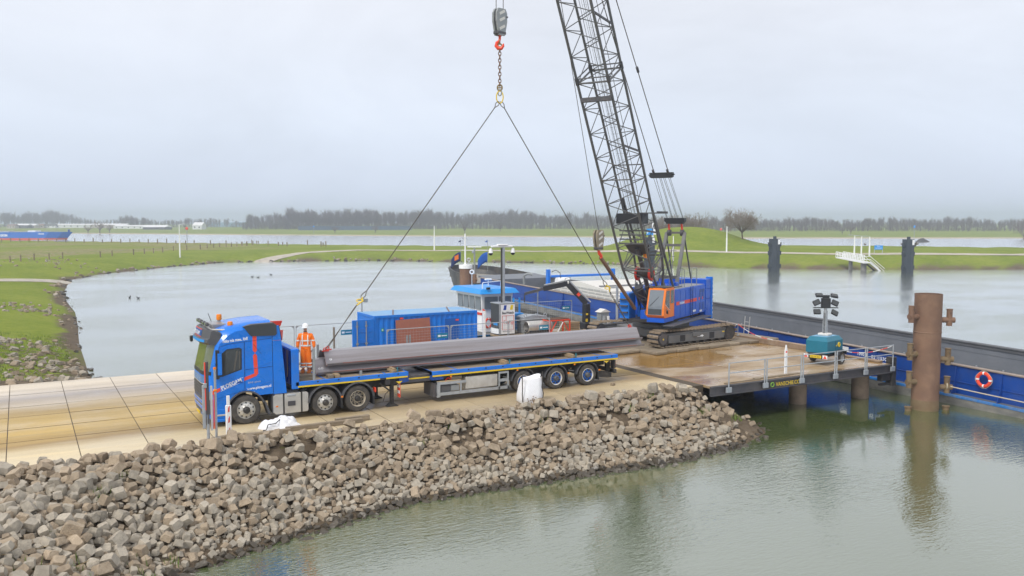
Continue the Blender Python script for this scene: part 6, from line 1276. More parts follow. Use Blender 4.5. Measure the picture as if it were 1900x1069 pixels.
# ------------------------------------------------------------------ work boat
bt = thing('work_boat', 'small work boat with white wheelhouse and bright blue roof behind the container', 'boat', (27.4, 53.0, WZ))
def hb_(z, w, f): return [(-w, -4.2, z), (-w, 3.0, z), (-w * .55, 5.2 * f, z + .2 * (f > 1)), (0, 6.2 * f, z + .3 * (f > 1)), (w * .55, 5.2 * f, z + .2 * (f > 1)), (w, 3.0, z), (w, -4.2, z)]
MB().loft([hb_(-.6, 1.6, .9), hb_(.9, 2.2, 1.0), hb_(1.75, 2.3, 1.05)]).build('hull', SBLUE, bt); MB().loft([hb_(1.62, 2.34, 1.055), hb_(1.72, 2.34, 1.055)]).build('rubbing_strake', BLKP, bt)
MB().loft([hb_(1.751, 2.1, 1.0), hb_(1.78, 2.1, 1.0)]).build('boat_deck', HULLG, bt)
wh = MB().loft([[(-1.15, -3.0, z), (1.05, -3.0, z), (1.05, .6, z), (-1.15, .6, z)] for z in (1.78, 3.2)] + [[(-1.22, -3.1, 4.28), (1.12, -3.1, 4.28), (1.12, .7, 4.28), (-1.22, .7, 4.28)]]).build('wheelhouse', WHITEC, bt, smooth=0)
for k in range(4): MB().prism([(-2.92 + .88 * k, 3.25), (-2.18 + .88 * k, 3.25), (-2.18 + .88 * k, 4.1), (-2.92 + .88 * k, 4.1)], 'yz', -1.235, -1.19).build('side_window', GLASSB, wh, smooth=0)
for x0, x1 in ((-1.0, -.02), (.08, .98)): MB().prism([(x0, 3.3), (x1, 3.3), (x1, 4.1), (x0, 4.1)], 'xz', -3.12, -3.05).build('front_window', GLASSB, wh, smooth=0)
MB().loft([[(-1.3, -3.2, 4.28), (1.2, -3.2, 4.28), (1.2, .8, 4.28), (-1.3, .8, 4.28)], [(-1.52, -3.45, 4.32), (1.45, -3.45, 4.32), (1.45, 1.05, 4.32), (-1.52, 1.05, 4.32)], [(-1.3, -3.2, 4.62), (1.25, -3.2, 4.62), (1.25, .85, 4.62), (-1.3, .85, 4.62)]]).build('roof', SBLUE, bt, smooth=0)
MB().tube([(-.9, -2.6, 4.6), (-.9, -2.6, 4.95), (-.8, -2.5, 5.0), (1.0, -1.6, 5.0), (1.1, -1.5, 4.95), (1.1, -1.5, 4.6)], .035, 6).build('roof_rail', WHITEC, bt); MB().cyl((.6, -.6, 4.6), (.6, -.6, 5.0), .03, n=6).bx(.35, .85, -.7, -.5, 5.0, 5.12, .03).build('radar', WHITEC, bt); MB().cyl((-.2, .3, 4.6), (-.2, .3, 5.4), .02, n=5).torus((-.2, .3, 5.55), (.5, .8, 0), .13, .05, 12, 6).build('search_light', WHITEC, bt)
MB().bx(-1.0, -.75, -3.45, -3.3, 4.6, 4.75, .02).build('lamp', BLKP, bt); MB().prism([(-1.17, 2.95), (-1.17, 3.02), (-1.17, 2.95)], 'xy', 0, .01).build('trim', RED, bt) if False else MB().bx(-1.2, -1.15, -3.02, -2.0, 2.9, 3.05).build('red_name_strip', RED, bt)
MB().bx(-.2, 1.5, -4.0, -3.1, 1.78, 3.0, .04).build('blue_locker', SBLUE, bt)
for x in (.9, 1.35): MB().cyl((x, -3.6, 3.0), (x, -3.6, 4.0), .07, n=8).build('exhaust_pipe', SBLUE, bt)
lifebuoy('lifebuoy', 'orange lifebuoy hanging on the blue locker of the work boat', (26.3, 49.2, .65), (.2, -1, 0), .28)

# ------------------------------------------------------------------ brown pile with white cap, mast and flags at the bow
bp2 = thing('mooring_pile', 'brown steel pile with white cap and white pole near the barge bow', 'mooring pile', (36.7, 73.2, 0))
MB().lathe([(.56, -4), (.58, 2.85), (0, 2.85)], (0, 0, 0), 'z', 28).build('pile_tube', RUST, bp2); MB().lathe([(.60, -1.8), (.60, 1.0), (.58, 1.01)], (0, 0, 0), 'z', 28).build('lower_band', RUSTR, bp2)
MB().lathe([(.64, 2.80), (.64, 3.15), (0, 3.16)], (0, 0, 0), 'z', 28).build('white_cap', WHITEC, bp2); MB().cyl((-.05, 0, 3.15), (-.05, 0, 3.3), .16, .07, n=10).cyl((-.05, 0, 3.2), (-.05, 0, 6.1), .075, n=8).build('pole', WHITEC, bp2)
MB().cyl((.35, 0, 3.15), (.35, 0, 3.45), .03, n=6).torus((.35, 0, 3.62), (.5, .86, 0), .15, .05, 14, 6).build('round_lamp', GALV, bp2); MB().cyl((.35, .0, 3.62), (.36, .02, 3.62), .12, n=12).build('lamp_lens', GLASSB, bp2) if False else None
q = MB().cyl((.3, -.2, 1.75), (.95, -.55, 1.75), .18, n=12).cyl((.72, -.42, 1.4), (.72, -.42, 2.25), .20, n=12).build('bollard', RUST, bp2); MB().cyl((.95, -.55, 1.75), (.96, -.555, 1.75), .15, n=12).build('end_plate', GALV, q)
ms = thing('radar_mast', 'grey mast with white radar bar and yard at the barge bow', 'mast', (41.8, 81.3, .6))
MB().cyl((0, 0, 0), (0, 0, 3.9), .10, n=8).build('mast_pole', GALVD, ms); MB().bx(-.75, .75, -.1, .1, 3.9, 4.02, .03, X=Matrix.Rotation(R(-29), 4, 'Z')).build('radar_bar', WHITEC, ms); MB().bar((-1.3, .75, 3.62), (1.3, -.75, 3.62), .05, .05).build('yard', WHITE, ms); MB().bx(-.28, -.06, -.1, .1, 3.3, 3.6, .04).build('lamp_cluster', GALV, ms)
def flag(name, label, x, y, z, m1, w, h, m2=None, pole=3.4):
    t = thing(name, label, 'flag', (x, y, z)); MB().cyl((0, 0, 0), (0, 0, pole), .02, n=5).build('flag_pole', GALVD, t)
    top, n = pole * .62, 8
    def pt(u, v): return (-w * u * .87 + .05 * math.sin(u * 7), w * u * .5 + .09 * math.sin(u * 6 + v), top - h * v - .75 * w * u * u * .9 - .1 * u)
    vs = [pt(i / n, j / 4) for i in range(n + 1) for j in range(5)]; fs = [(i * 5 + j, i * 5 + j + 1, i * 5 + j + 6, i * 5 + j + 5) for i in range(n) for j in range(4)]
    o = MB().add(vs, fs).build('cloth', m1, t, fix=False); o.modifiers.new('thick', 'SOLIDIFY').thickness = .012
    if m2:
        a = [pt(.25, .2), pt(.62, .15), pt(.62, .62), pt(.25, .7)]; MB().add([(p[0] - .01, p[1] - .03, p[2]) for p in a] + [(p[0] - .01, p[1] - .012, p[2]) for p in a], [(0, 1, 2, 3), (7, 6, 5, 4), (0, 4, 5, 1), (1, 5, 6, 2), (2, 6, 7, 3), (3, 7, 4, 0)]).build('emblem', m2, t)
    MB().add([(0, 0, pole), (-.28, .16, pole - .22), (0, 0, pole - .25), (0, .012, pole), (-.28, .172, pole - .22), (0, .012, pole - .25)], [(0, 1, 2), (5, 4, 3), (0, 3, 4, 1), (1, 4, 5, 2)]).build('pennant', m1, t, fix=False)
flag('flag', 'dark blue flag with orange emblem on a thin pole at the bow', 40.5, 81.9, 2.0, M('flag_dark', (.015, .03, .11), .8), 1.05, 1.0, ORANGE, 3.3)
flag('flag', 'plain bright blue flag on a thin pole at the bow', 42.9, 80.4, 2.0, M('flag_blue', (.01, .09, .38), .8), 1.05, 1.05, None, 3.3)

# ------------------------------------------------------------------ mobile light tower on the platform
lt = thing('light_tower', 'teal mobile light tower trailer with black floodlights on the platform corner', 'light tower', (35.75, 30.15, 0), R(14))
MB().loft([[(-.95, -.55, z), (.72, -.55, z), (.72, .60, z), (-.95, .60, z)] for z in (.62, 1.22)] + [[(-.80, -.42, 1.42), (.55, -.42, 1.42), (.55, .48, 1.42), (-.80, .48, 1.42)]]).build('canopy', TEAL, lt, smooth=0)
MB().bx(-.7, .45, -.38, .44, 1.422, 1.435).build('canopy_top', M('teal_top', (.12, .36, .55), .45, dirt=(.5, .5, .5), damt=.4), lt); MB().bx(-.1, -.085, -.556, -.55, .66, 1.2).build('door_gap', BLKP, lt)
MB().torus((.28, -.556, .98), (0, 1, 0), .10, .035, 14, 6).bar((.22, -.562, .90), (.36, -.562, 1.06), .03, .02).build('logo', YEL, lt); MB().bx(-.02, .06, -.558, -.55, .92, .98).build('handle', YEL, lt)
MB().bx(-1.0, .8, -.45, .5, .42, .62, .02).build('frame', CHAS, lt); MB().bx(-1.08, -1.0, -.62, .68, .34, .56, .02).build('light_board', CHAS, lt)
for y in (-.5, .52): MB().prism([(y - .1, .38), (y + .1, .38), (y, .54)], 'yz', -1.095, -1.08).build('reflector', REDB, lt); MB().bx(-1.088, -1.079, y - .13, y + .13, .36, .55).build('reflector_plate', WHITEC, lt)
MB().bx(-1.09, -1.08, -.3, .3, .38, .52).build('number_plate', YEL, lt); text('plate_lettering', 'WJ-10-KD', .11, (-1.093, .27, .41), (0, -1, 0), (0, 0, 1), LETD, lt, width=.5)
for y, s in ((-.72, 1), (.76, -1)):
    w_ = MB().lathe([(.2, -.09), (.30, -.09), (.32, -.05), (.32, .05), (.30, .09), (.2, .09)], (.18, y, .32), 'y', 20).build('wheel', TYRE, lt); MB().lathe([(.2, -.08), (.16, -.04), (0, -.05)], (.18, y, .32), 'y', 16).build('rim', GALV, w_)
    MB().prism([(-.25, .50), (-.18, .66), (.0, .72), (.36, .72), (.54, .66), (.6, .5), (.55, .5), (.48, .62), (.34, .68), (.02, .68), (-.13, .62), (-.19, .5)], 'xz', y - .13, y + .13).build('wheel_guard', BLKP, lt)
MB().bar((.8, 0, .48), (1.9, 0, .46), .10, .1).cyl((1.55, .12, 0), (1.55, .12, .7), .035, n=8).build('drawbar', GALVD, lt); MB().bx(1.5, 1.62, .05, .2, .0, .1).build('jockey_wheel', BLACK, lt); MB().bx(1.0, 1.35, -.18, .2, .5, .66, .02).build('coupling_box', HATCH, lt)
MB().bx(-.35, .15, -.25, .3, 1.43, 1.56, .03).build('mast_base', HATCH, lt)
for k, (z0, z1, w) in enumerate(((1.5, 2.2, .10), (2.0, 2.7, .08), (2.6, 2.86, .06))): MB().bx(-.1 - w, -.1 + w, .02 - w, .02 + w, z0, z1, .01).build('mast_section', GALV, lt)
m_ = MB()
for k in range(15): z = 1.6 + .068 * k; m_.torus((-.21, .02, z), (0, .3, 1), .045, .012, 8, 4)
m_.build('coiled_cable', BLKP, lt)
LTX = Matrix.Translation((-.1, .02, -.5)) @ Matrix.Rotation(R(-48), 4, 'Z')
MB().bx(-.22, .22, -.12, .12, 3.35, 3.85, .02, X=LTX).bx(-.62, .62, -.03, .03, 3.33, 3.38, X=LTX).bx(-.52, .55, -.03, .03, 3.93, 3.98, X=LTX).bx(-.16, .16, -.06, .06, 3.85, 4.0, X=LTX).build('lamp_frame', BLKP, lt)
for x, z, rx, ry in ((-.34, 4.0, 60, 0), (.42, 3.97, 60, 10), (-.46, 3.62, 20, -25), (.46, 3.60, 20, 25), (-.42, 3.15, 30, 0), (.46, 3.10, 30, 28)):
    MX = LTX @ Matrix.Translation((x, 0, z)) @ Matrix.Rotation(R(ry), 4, 'Y') @ Matrix.Rotation(R(-rx), 4, 'X'); l_ = MB().bx(-.18, .18, -.05, .06, -.14, .14, .025, X=MX).build('floodlight', BLKP, lt)
    MB().bx(-.15, .15, -.058, -.05, -.11, .11, X=MX).build('lens', GLASS, l_)

# ------------------------------------------------------------------ bags, barrier posts and timbers on the near edge
def bag(x, y):
    t = thing('bulk_bag', 'white bulk bag standing upright with black seams on the road edge', 'bulk bag', (x, y, 0), R(-14)); r = random.Random(3)
    rings = []
    for k, (z, w) in enumerate(((0, .40), (.06, .46), (.3, .475), (.6, .455), (.85, .43), (1.0, .41), (1.03, .40))):
        ring = []
        for i in range(28):
            a = 2 * math.pi * i / 28; c, s_ = math.cos(a), math.sin(a); n = 5
            rad = w / (abs(c) ** n + abs(s_) ** n) ** (1 / n) * (1 + r.uniform(-.022, .022) + .03 * math.sin(3 * a + z * 7))
            ring.append((rad * c, rad * s_, z + (.04 * math.sin(2 * a + 1) + .05 * c if z > .8 else 0)))
        rings.append([(p[0] * (1 - .10 * z) + .10 * z * z, p[1] * (1 - .12 * z) + .06 * z, p[2] + (.09 * max(0, c_) * z if False else 0)) for p, c_ in zip(ring, [0] * 28)])
    rings.append([(p[0] * .8, p[1] * .8, p[2] - .14) for p in rings[-1]])
    MB().loft(rings).build('bag_body', BAGW, t, smooth=50)
    for xx, a in ((-.42, 1), (.42, -1)): MB().tube([(xx * .98, -.44, .12), (xx * 1.04, -.47, .45), (xx * (.90 if a < 0 else 1.0), -.455, .68), (xx * 1.0, -.42, .98), (xx * 1.0, -.40, 1.18 + .12 * (a < 0)), (xx * .95, -.2, 1.05)], .022, 5).build('black_seam', BLACK, t)
    m_ = MB()
    for k in range(26): px_, pz = r.gauss(.02, .12), abs(r.gauss(.12, .1)); m_.bx(px_ - .02, px_ + .02, -.487, -.465, pz, pz + .03)
    m_.build('mud_specks', M('mud', (.25, .17, .1), .9), t)['kind'] = 'stuff'
bag(17.55, 29.35)
fb = thing('bulk_bag', 'empty white bulk bag lying crumpled beside the front wheel', 'bulk bag', (7.75, 30.15, 0), R(8)); r_ = random.Random(9)
n = 26; vs = []; 
for i in range(n + 1):
    for j in range(n + 1):
        u, v = i / n * 2 - 1, j / n * 2 - 1; e = max(abs(u), abs(v)); f = 1 - e ** 3
        z = f * (.20 + .10 * math.sin(3.1 * u + 1) * math.cos(2.7 * v) + .07 * abs(math.sin(6 * u + 3 * v)) + .05 * abs(math.sin(9 * v - 4 * u))) + .14 * math.exp(-((u - .8) / .22) ** 2 - ((v - .2) / .4) ** 2) + .16 * math.exp(-((u + .78) / .2) ** 2 - ((v - .2) / .5) ** 2)
        vs.append((u * (.66 + .06 * math.sin(4 * v)), v * (.42 + .06 * math.sin(5 * u + 1)), max(z, .004) if e < 1 else .004))
MB().add(vs, [(i * (n + 1) + j, (i + 1) * (n + 1) + j, (i + 1) * (n + 1) + j + 1, i * (n + 1) + j + 1) for i in range(n) for j in range(n)]).build('bag_body', BAGW, fb, smooth=60)
MB().tube([(-.55, -.28, .22), (-.3, -.36, .24), (-.1, -.2, .30), (.1, .1, .34)], .018, 5).build('black_seam', BLACK, fb); MB().tube([(.1, .1, .34), (.35, .2, .36), (.62, .15, .30)], .018, 5).build('black_seam', BLACK, fb); MB().tube([(-.72, -.25, .03), (-.6, -.27, .04), (-.55, -.28, .2)], .02, 5).build('loop', BLACK, fb)
bq = thing('barrier_posts', 'cluster of galvanised barrier posts with red reflective edges at the road edge', 'barrier', (5.02, 28.42, 0))
MB().cyl((0, 0, -.4), (0, 0, 1.1), .048, n=8).build('post', GALV, bq); MB().bx(-.05, .05, -.03, .03, .75, 2.8, .01).bx(-.02, .02, -.05, -.03, .8, 2.75).build('rail_post', STEELD, bq); MB().bx(-.075, -.045, -.035, .03, 1.25, 2.78).build('red_edge', REDB, bq)
MB().bx(-.16, -.06, -.02, .04, .65, 2.05, .015).bx(-.12, .02, -.05, .05, 1.95, 2.12, .02).build('clamp_rail', GALV, bq); MB().bx(-.16, .1, -.09, .09, -.02, .06, .01).build('post_base', GALV, bq)
MB().bx(.10, .17, .05, .1, .55, 2.0, .01).build('side_rail', WHITE, bq); MB().bx(.172, .185, .04, .1, .6, 1.55).build('red_edge', REDB, bq)
bq2 = thing('barrier_post', 'thin galvanised post with orange tip behind the barrier cluster', 'post', (5.36, 28.92, 0)); MB().cyl((0, 0, 0), (0, 0, 2.45), .04, n=8).build('post', GALV, bq2); MB().cyl((0, 0, 2.45), (0, 0, 2.52), .05, n=8).build('orange_tip', AMBER, bq2); MB().bx(-.06, .06, -.05, .05, 1.72, 1.80, .02).build('orange_lamp', AMBER, bq2); MB().bx(-.055, -.035, -.03, .03, .5, 1.65).build('red_edge', REDB, bq2)
bq3 = thing('marker_post', 'short white marker board with red arrows near the truck front corner', 'post', (5.88, 29.55, 0)); MB().bx(-.09, .09, -.05, .05, .0, 1.1, .02).bx(-.05, .05, -.03, .03, 1.1, 1.42, .01).build('post_body', WHITEC, bq3)
for z in (.12, .5, .86): MB().prism([(-.03, z), (.03, z + .03), (.035, z + .24), (-.01, z + .16)], 'xz', -.056, -.05).build('red_arrow', RED, bq3)
tag(MB().cyl((0, 0, 0), (0, 0, .3), .03, n=7).build('short_post', GALV, None, loc=(5.75, 29.1, 0)), 'short galvanised stub post beside the marker board', 'post')
for i, (x, y, l, a, h) in enumerate(((6.15, 29.02, 1.7, 1, .16), (7.75, 29.28, 2.8, 1.5, .16), (9.6, 29.55, 1.3, 2, .2), (5.3, 29.2, 1.0, 14, .12))): tag(MB().bx(0, l, 0, .16, 0, h, .015).build('edge_timber', WOODD, None, loc=(x, y, .002), rot=(0, 0, R(a))), ('short timber at the left end of the kerb timbers', 'longest timber lying below the crumpled bag', 'small end timber right of the crumpled bag', 'greenish timber at the foot of the barrier posts')[i], 'timber')
tag(MB().bx(-.10, .10, -.07, .07, 0, .12, .01).build('brick', WOODD, None, loc=(22.6, 30.6, 0), rot=(0, 0, .3)), 'single small brick lying on the slab behind the trailer', 'brick')

# ------------------------------------------------------------------ far bank, trees, jetty, ship
def at(px, b): a = (px - 950) / 1600 * b; return (a * .8686 + b * .4955, -a * .4955 + b * .8686)   # bearing and distance of a far thing -> metres
BARK = M('bark', (.135, .105, .080), .9, var=.2, scale=1)
TWIG = M('twigs', (.23, .19, .155), .9, var=.2, scale=.5)
FTWIG = M('far_twigs', (.145, .118, .108), .95, var=.25, scale=.08)
def bare_tree(name, label, x, y, h, seed, spread=.5, mt=TWIG, group=None, levels=4, nl=6, crown0=.18, cat='tree', z=None):
    r = random.Random(seed); t = thing(name, label, cat, (x, y, (zat(x, y) if z is None else z) - .1), r.uniform(0, 6), group); tk, cr_ = MB(), MB()
    def rec(p, d, L, rad, lv):
        q = p; dd = d; pts = [p]
        for k in range(3): dd = (dd + Vector((r.gauss(0, .10), r.gauss(0, .10), .06))).normalized(); q = q + dd * L / 3; pts.append(q)
        rs = [max(rad, h * .0013, .012) * (1 - .2 * k) for k in range(4)]
        (tk if lv <= 1 else cr_).tube(pts, rs, 5 if lv <= 1 else 3, False)
        if lv >= levels: return
        n = nl if lv == 0 else r.randint(3, 5)
        for k in range(n):
            f = r.uniform(.45 if lv else .75, 1); base = p.lerp(q, f) if lv == 0 else pts[min(3, int(f * 3))].lerp(pts[min(3, int(f * 3) + 1)], (f * 3) % 1)
            an = 2 * math.pi * (k + r.random()) / n; sp_ = (math.sqrt(r.uniform(.02, 1.0)) * 1.9 if lv == 0 else r.uniform(.6, 1.2)) * spread
            u = d.orthogonal().normalized(); w = d.cross(u)
            nd = (d + (u * math.cos(an) + w * math.sin(an)) * sp_ + Vector((0, 0, .10))).normalized(); rec(base, nd, L * r.uniform(.5, .8) * (1.7 + .9 * nd.z if lv == 0 else 1), rad * .5, lv + 1)
    rec(Vector((0, 0, 0)), Vector((0, 0, 1)), h * (.14 + crown0 * .1), h * .022, 0)
    zs = max(v[2] for v in cr_.v); k = h / zs
    for m_ in (tk, cr_): m_.v = [(a * k, b * k, c * k) for a, b, c in m_.v]
    tk.build('trunk', BARK, t, fix=False); cr_.build('crown', mt, t, smooth=0, fix=False); return t
def tree_px(name, label, px, b, ytop, seed, **kw):
    x, y = at(px, b); z = zat(x, y); h = 7.25 + (411 - ytop) * b / 1600 - z; return bare_tree(name, label, x, y, h, seed, **kw)
tree_px('bare_tree', 'broad leafless tree on the flank of the green mound', 1377, 205, 380, 4, spread=.85, levels=5, nl=15)
tree_px('bare_tree', 'leafless tree behind the mound, right of the crane gantry', 1280, 232, 390, 7, spread=.8, levels=5, nl=15)
tree_px('bare_tree', 'leafless tree half hidden behind the crane gantry', 1229, 236, 396, 12, spread=.8, levels=5, nl=15)
tree_px('bare_tree', 'dark leafless tree at the right end of the sandy far bank', 1897, 445, 401, 21, spread=.7, levels=4, nl=10, mt=FTWIG)
for i, (px, b, yt, lab) in enumerate(((187, 640, 405, 'brown leafless bush clump on the river bank behind the ship bow'), (165, 640, 414, 'low bush at the left of the brown clump on the far bank'), (205, 645, 415, 'low bush at the right of the brown clump on the far bank'), (345, 760, 402, 'round leafless tree left of the small white house'), (862, 560, 402, 'dark leafless tree on the far bank above the white pile cap'), (928, 640, 404, 'leafless tree on the far bank just left of the hoisting wires'), (1562, 520, 420, 'small leafless tree on the far bank left of the jetty lamps'), (1577, 520, 417, 'slender leafless tree on the far bank above the jetty lamps'), (1604, 215, 449, 'small brown bush behind the white jetty railing'), (1676, 205, 447, 'small bare bush left of the right dark dolphin'), (1698, 205, 447, 'small bare bush right of the right dark dolphin'), (697, 600, 414, 'dark bush on the far bank beside the sling wire'), (622, 600, 418, 'low dark bush on the far bank below the tall wood'), (1345, 560, 404, 'leafless tree on the far bank behind the white lamp pole'))):
    tree_px('bush' if 'bush' in lab else 'bare_tree', lab, px, b, yt, 40 + i, spread=.8 if 'bush' in lab else .55, mt=TWIG if 'brown' in lab or b < 300 else FTWIG, levels=3, nl=8, crown0=-.5 if 'bush' in lab else .1, cat='bush' if 'bush' in lab else 'tree')
def wood():
    r = random.Random(77); tmpl = []
    for s in range(8):
        q = random.Random(s); V = []; F = []
        def tri(p, d, w):
            o = len(V); u = Vector((q.gauss(0, 1), q.gauss(0, 1), 0)).normalized() * w; V.extend([p - u, p + u, p + d]); F.append((o, o + 1, o + 2))
        for k in range(3): a = 2.1 * k; V.extend([Vector((.02 * math.cos(a), .02 * math.sin(a), -.05)), Vector((.018 * math.cos(a + 1), .018 * math.sin(a + 1), -.05)), Vector((0, 0, .8))]); F.append((3 * k, 3 * k + 1, 3 * k + 2))
        wide = .10 + .09 * (s % 4) / 3
        for k in range(30):
            z = q.uniform(.22, .70); an = q.uniform(0, 6.3); L_ = q.uniform(.35, .62) * (1.05 - .35 * z); d = Vector((math.cos(an) * wide / .2 * q.uniform(.3, 1.05), math.sin(an) * wide / .2 * q.uniform(.3, 1.05), 1)).normalized() * L_ * .62
            p = Vector((0, 0, z)); tri(p, d, .007)
            for j in range(5): f = q.uniform(.35, 1); e = Vector((d.x * .5 + q.gauss(0, .055), d.y * .5 + q.gauss(0, .055), abs(d.z) * .5 + .05)) * q.uniform(.6, 1); tri(p + d * f, e, .0042)
        tmpl.append((np.array(V), np.array(F)))
    def fill(rows, name, label, m):
        VS, FS, o = [], [], 0
        for x0, x1, b0, b1, y0, y1, n, bushy in rows:
            for i in range(n):
                px = r.uniform(x0, x1); b = r.uniform(b0, b1); t = (px - x0) / (x1 - x0); yt = y0 + (y1 - y0) * t + 2.2 * math.sin(px * .045) + 1.4 * math.sin(px * .17 + 1)
                x, y = at(px, b); z = zat(x, y); h = (7.25 + (411 - yt) * b / 1600 - z) * (r.uniform(.62, 1.0) if r.random() < .75 else r.uniform(.95, 1.13))
                if bushy: h *= r.uniform(.35, .6)
                v, f = tmpl[r.randrange(8)]; a = r.uniform(0, 6.3); c, s_ = math.cos(a), math.sin(a); w = h * r.uniform(.8, 1.25) * (2.0 if bushy else 1.0)
                VS.append(np.stack([(v[:, 0] * c - v[:, 1] * s_) * w + x, (v[:, 0] * s_ + v[:, 1] * c) * w + y, v[:, 2] * h + z - .3], -1)); FS.append(f + o); o += len(v)
        v = np.concatenate(VS); f = np.concatenate(FS); me = bpy.data.meshes.new(name); me.vertices.add(len(v)); me.vertices.foreach_set('co', v.ravel()); me.loops.add(f.size); me.loops.foreach_set('vertex_index', f.ravel().astype(np.int32)); me.polygons.add(len(f)); me.polygons.foreach_set('loop_start', np.arange(0, f.size, 3, dtype=np.int32)); me.polygons.foreach_set('loop_total', np.full(len(f), 3, np.int32)); me.update(calc_edges=True); me.materials.append(m)
        ob = bpy.data.objects.new(name, me); COL.objects.link(ob); tag(ob, label, kind='stuff')
    fill([(460, 540, 800, 860, 397, 398, 110, 0), (535, 800, 790, 880, 389, 391, 460, 0), (790, 1010, 800, 900, 394, 392, 330, 0), (1000, 1200, 780, 880, 396, 400, 260, 0), (440, 1200, 770, 790, 402, 404, 300, 1), (440, 1200, 770, 800, 409, 409, 300, 0)], 'tall_woodland', 'tall leafless woodland along the far bank behind the sling wires', FTWIG)
    fill([(1190, 1330, 640, 740, 404, 400, 130, 0), (1320, 1500, 640, 740, 403, 404, 200, 0), (1490, 1700, 650, 750, 405, 404, 250, 0), (1690, 1960, 650, 760, 404, 406, 300, 0), (1190, 1960, 610, 640, 408, 408, 330, 1), (1190, 1960, 640, 680, 410, 411, 300, 0)], 'low_woodland', 'lower leafless woodland along the far bank on the right', FTWIG)
    fill([(-120, 20, 1150, 1300, 396, 393, 130, 0), (10, 110, 1150, 1300, 393, 394, 170, 0), (100, 165, 1150, 1300, 394, 402, 90, 0), (160, 460, 1000, 1150, 406, 406, 260, 0), (225, 275, 950, 1000, 401, 402, 40, 0), (-120, 460, 960, 1000, 411, 411, 250, 1)], 'hazy_woodland', 'hazy blue woodland far away on the left', FTWIG)
wood()
# far houses, sheds and barriers on the left
HW_, HR_, HG_ = M('house_wall', (.50, .44, .38), .8), M('house_roof', (.22, .15, .13), .8), M('barn_dark', (.08, .075, .075), .8)
def house(label, px, b, w, d, hgt, rh, wall, roof, nw=3):
    x, y = at(px, b); t = thing('house', label, 'house', (x, y, zat(x, y)), R(-29.7 + rng.uniform(-12, 12)))
    MB().bx(-w / 2, w / 2, 0, d, -.5, hgt).build('wall', wall, t); MB().prism([(-.3, hgt), (d + .3, hgt), (d / 2, hgt + rh)], 'yz', -w / 2 - .3, w / 2 + .3).build('roof', roof, t, smooth=0)
    for k in range(nw): xx = -w / 2 + w * (k + .5) / nw; MB().bx(xx - .6, xx + .6, -.06, 0, hgt * .35, hgt * .75).build('window', GLASS, t)
WR = M('white_roof', (.72, .72, .72), .6)
for i, (px, w, hh, mw, mr, lab) in enumerate(((22, 9, 2.8, HW_, HR_, 'brown holiday home at the far left of the caravan row'), (43, 14, 3.2, HG_, WR, 'dark cabin with white roof above the ship deck'), (60, 9, 3, HW_, WR, 'beige cabin with pale roof right of the dark cabin'), (74, 9, 3, HW_, HR_, 'beige cabin with brown roof in the middle of the row'), (92, 15, 2.6, WHITE, HG_, 'white cabin with dark roof behind the ship bow'), (107, 8, 2.6, HG_, WR, 'small dark cabin with white roof behind the ship bow'))):
    house(lab, px, 900 + 6 * i, w, 7, hh, 1.6, mw, mr)
house('long low white shed left of the brown bush clump', 140, 930, 40, 14, 3.2, 1.2, WHITE, WR, 6); house('long white shed with pale roof right of the bush clump', 205, 920, 34, 14, 3.0, 1.6, HW_, WR, 5)
house('white boat house with raised middle on the far bank', 240, 860, 30, 10, 2.4, 1.2, WHITE, WR, 5); house('dark open barn with pale roof on the far bank', 287, 790, 22, 12, 2.2, 2.0, HG_, WR, 4); house('small white house right of the round tree', 367, 800, 9, 9, 3.6, 3.0, WHITE, WR, 2)
house('long pale blue hall far away between the woods', 425, 1100, 60, 20, 5.5, 1.5, M('hall_blue', (.25, .36, .46), .6), M('hall_roof', (.34, .44, .52), .6), 6)
x, y = at(655, 730); nbz = thing('noise_barrier', 'long blue grey barrier below the tall woodland', 'barrier wall', (x, y, zat(x, y)), R(-29.7))
for k in range(24): MB().bx(-46 + 4 * k, -46 + 4 * k + 3.9, 0, .3, -.5, 3.4).build('panel', M('barrier_blue', (.055, .09, .15), .6), nbz)
# cargo ship under way
sx, sy = at(137, 426); sh_ = thing('cargo_ship', 'long blue cargo ship with red bottom sailing past on the river', 'ship', (sx, sy, WZ), R(180 - 29.7))
def shr(z, e, n=8): return [(-e + 9 - 9 * math.cos(i / n * 1.2) if False else q[0] + e, q[1], z) for q in [(0, 0), (3.5, 3.2), (9, 5), (95, 5), (95, -5), (9, -5), (3.5, -3.2)]]
MB().loft([shr(-.5, 3.2), shr(.95, 2.6)]).build('red_bottom', M('ship_red', (.55, .09, .06), .6, var=.1), sh_, smooth=0); MB().loft([shr(.951, 2.6), shr(3.3, .6), [(p[0], p[1], 3.9 if p[0] < 12 else 3.3) for p in shr(0, 0)]]).build('hull', M('ship_blue', (.004, .13, .50), .5, var=.08), sh_, smooth=0)
text('ship_name', 'DEMAS-GROEN', 1.5, (36.5, 5.03, 1.75), (-1, 0, 0), (0, 0, 1), LETW, sh_, width=7.0, bold=.05); text('bow_name', 'ORANJE', .7, (14.6, 5.03, 2.75), (-1, 0, 0), (0, 0, 1), LETW, sh_, width=3.0, bold=.02)
for i, (x, l, h, m) in enumerate(((17, 4, 1.6, WHITE), (22, 7, 1.0, GALVD), (30, 5, 1.3, GALV), (36, 6, 1.1, GALVD), (43, 4, 1.4, WHITE), (48, 8, 1.0, GALVD), (58, 5, 1.2, GALV))): MB().bx(x, x + l, -2.5, 2.5, 3.3, 3.3 + h * .8, .1).build('deck_box', m, sh_)
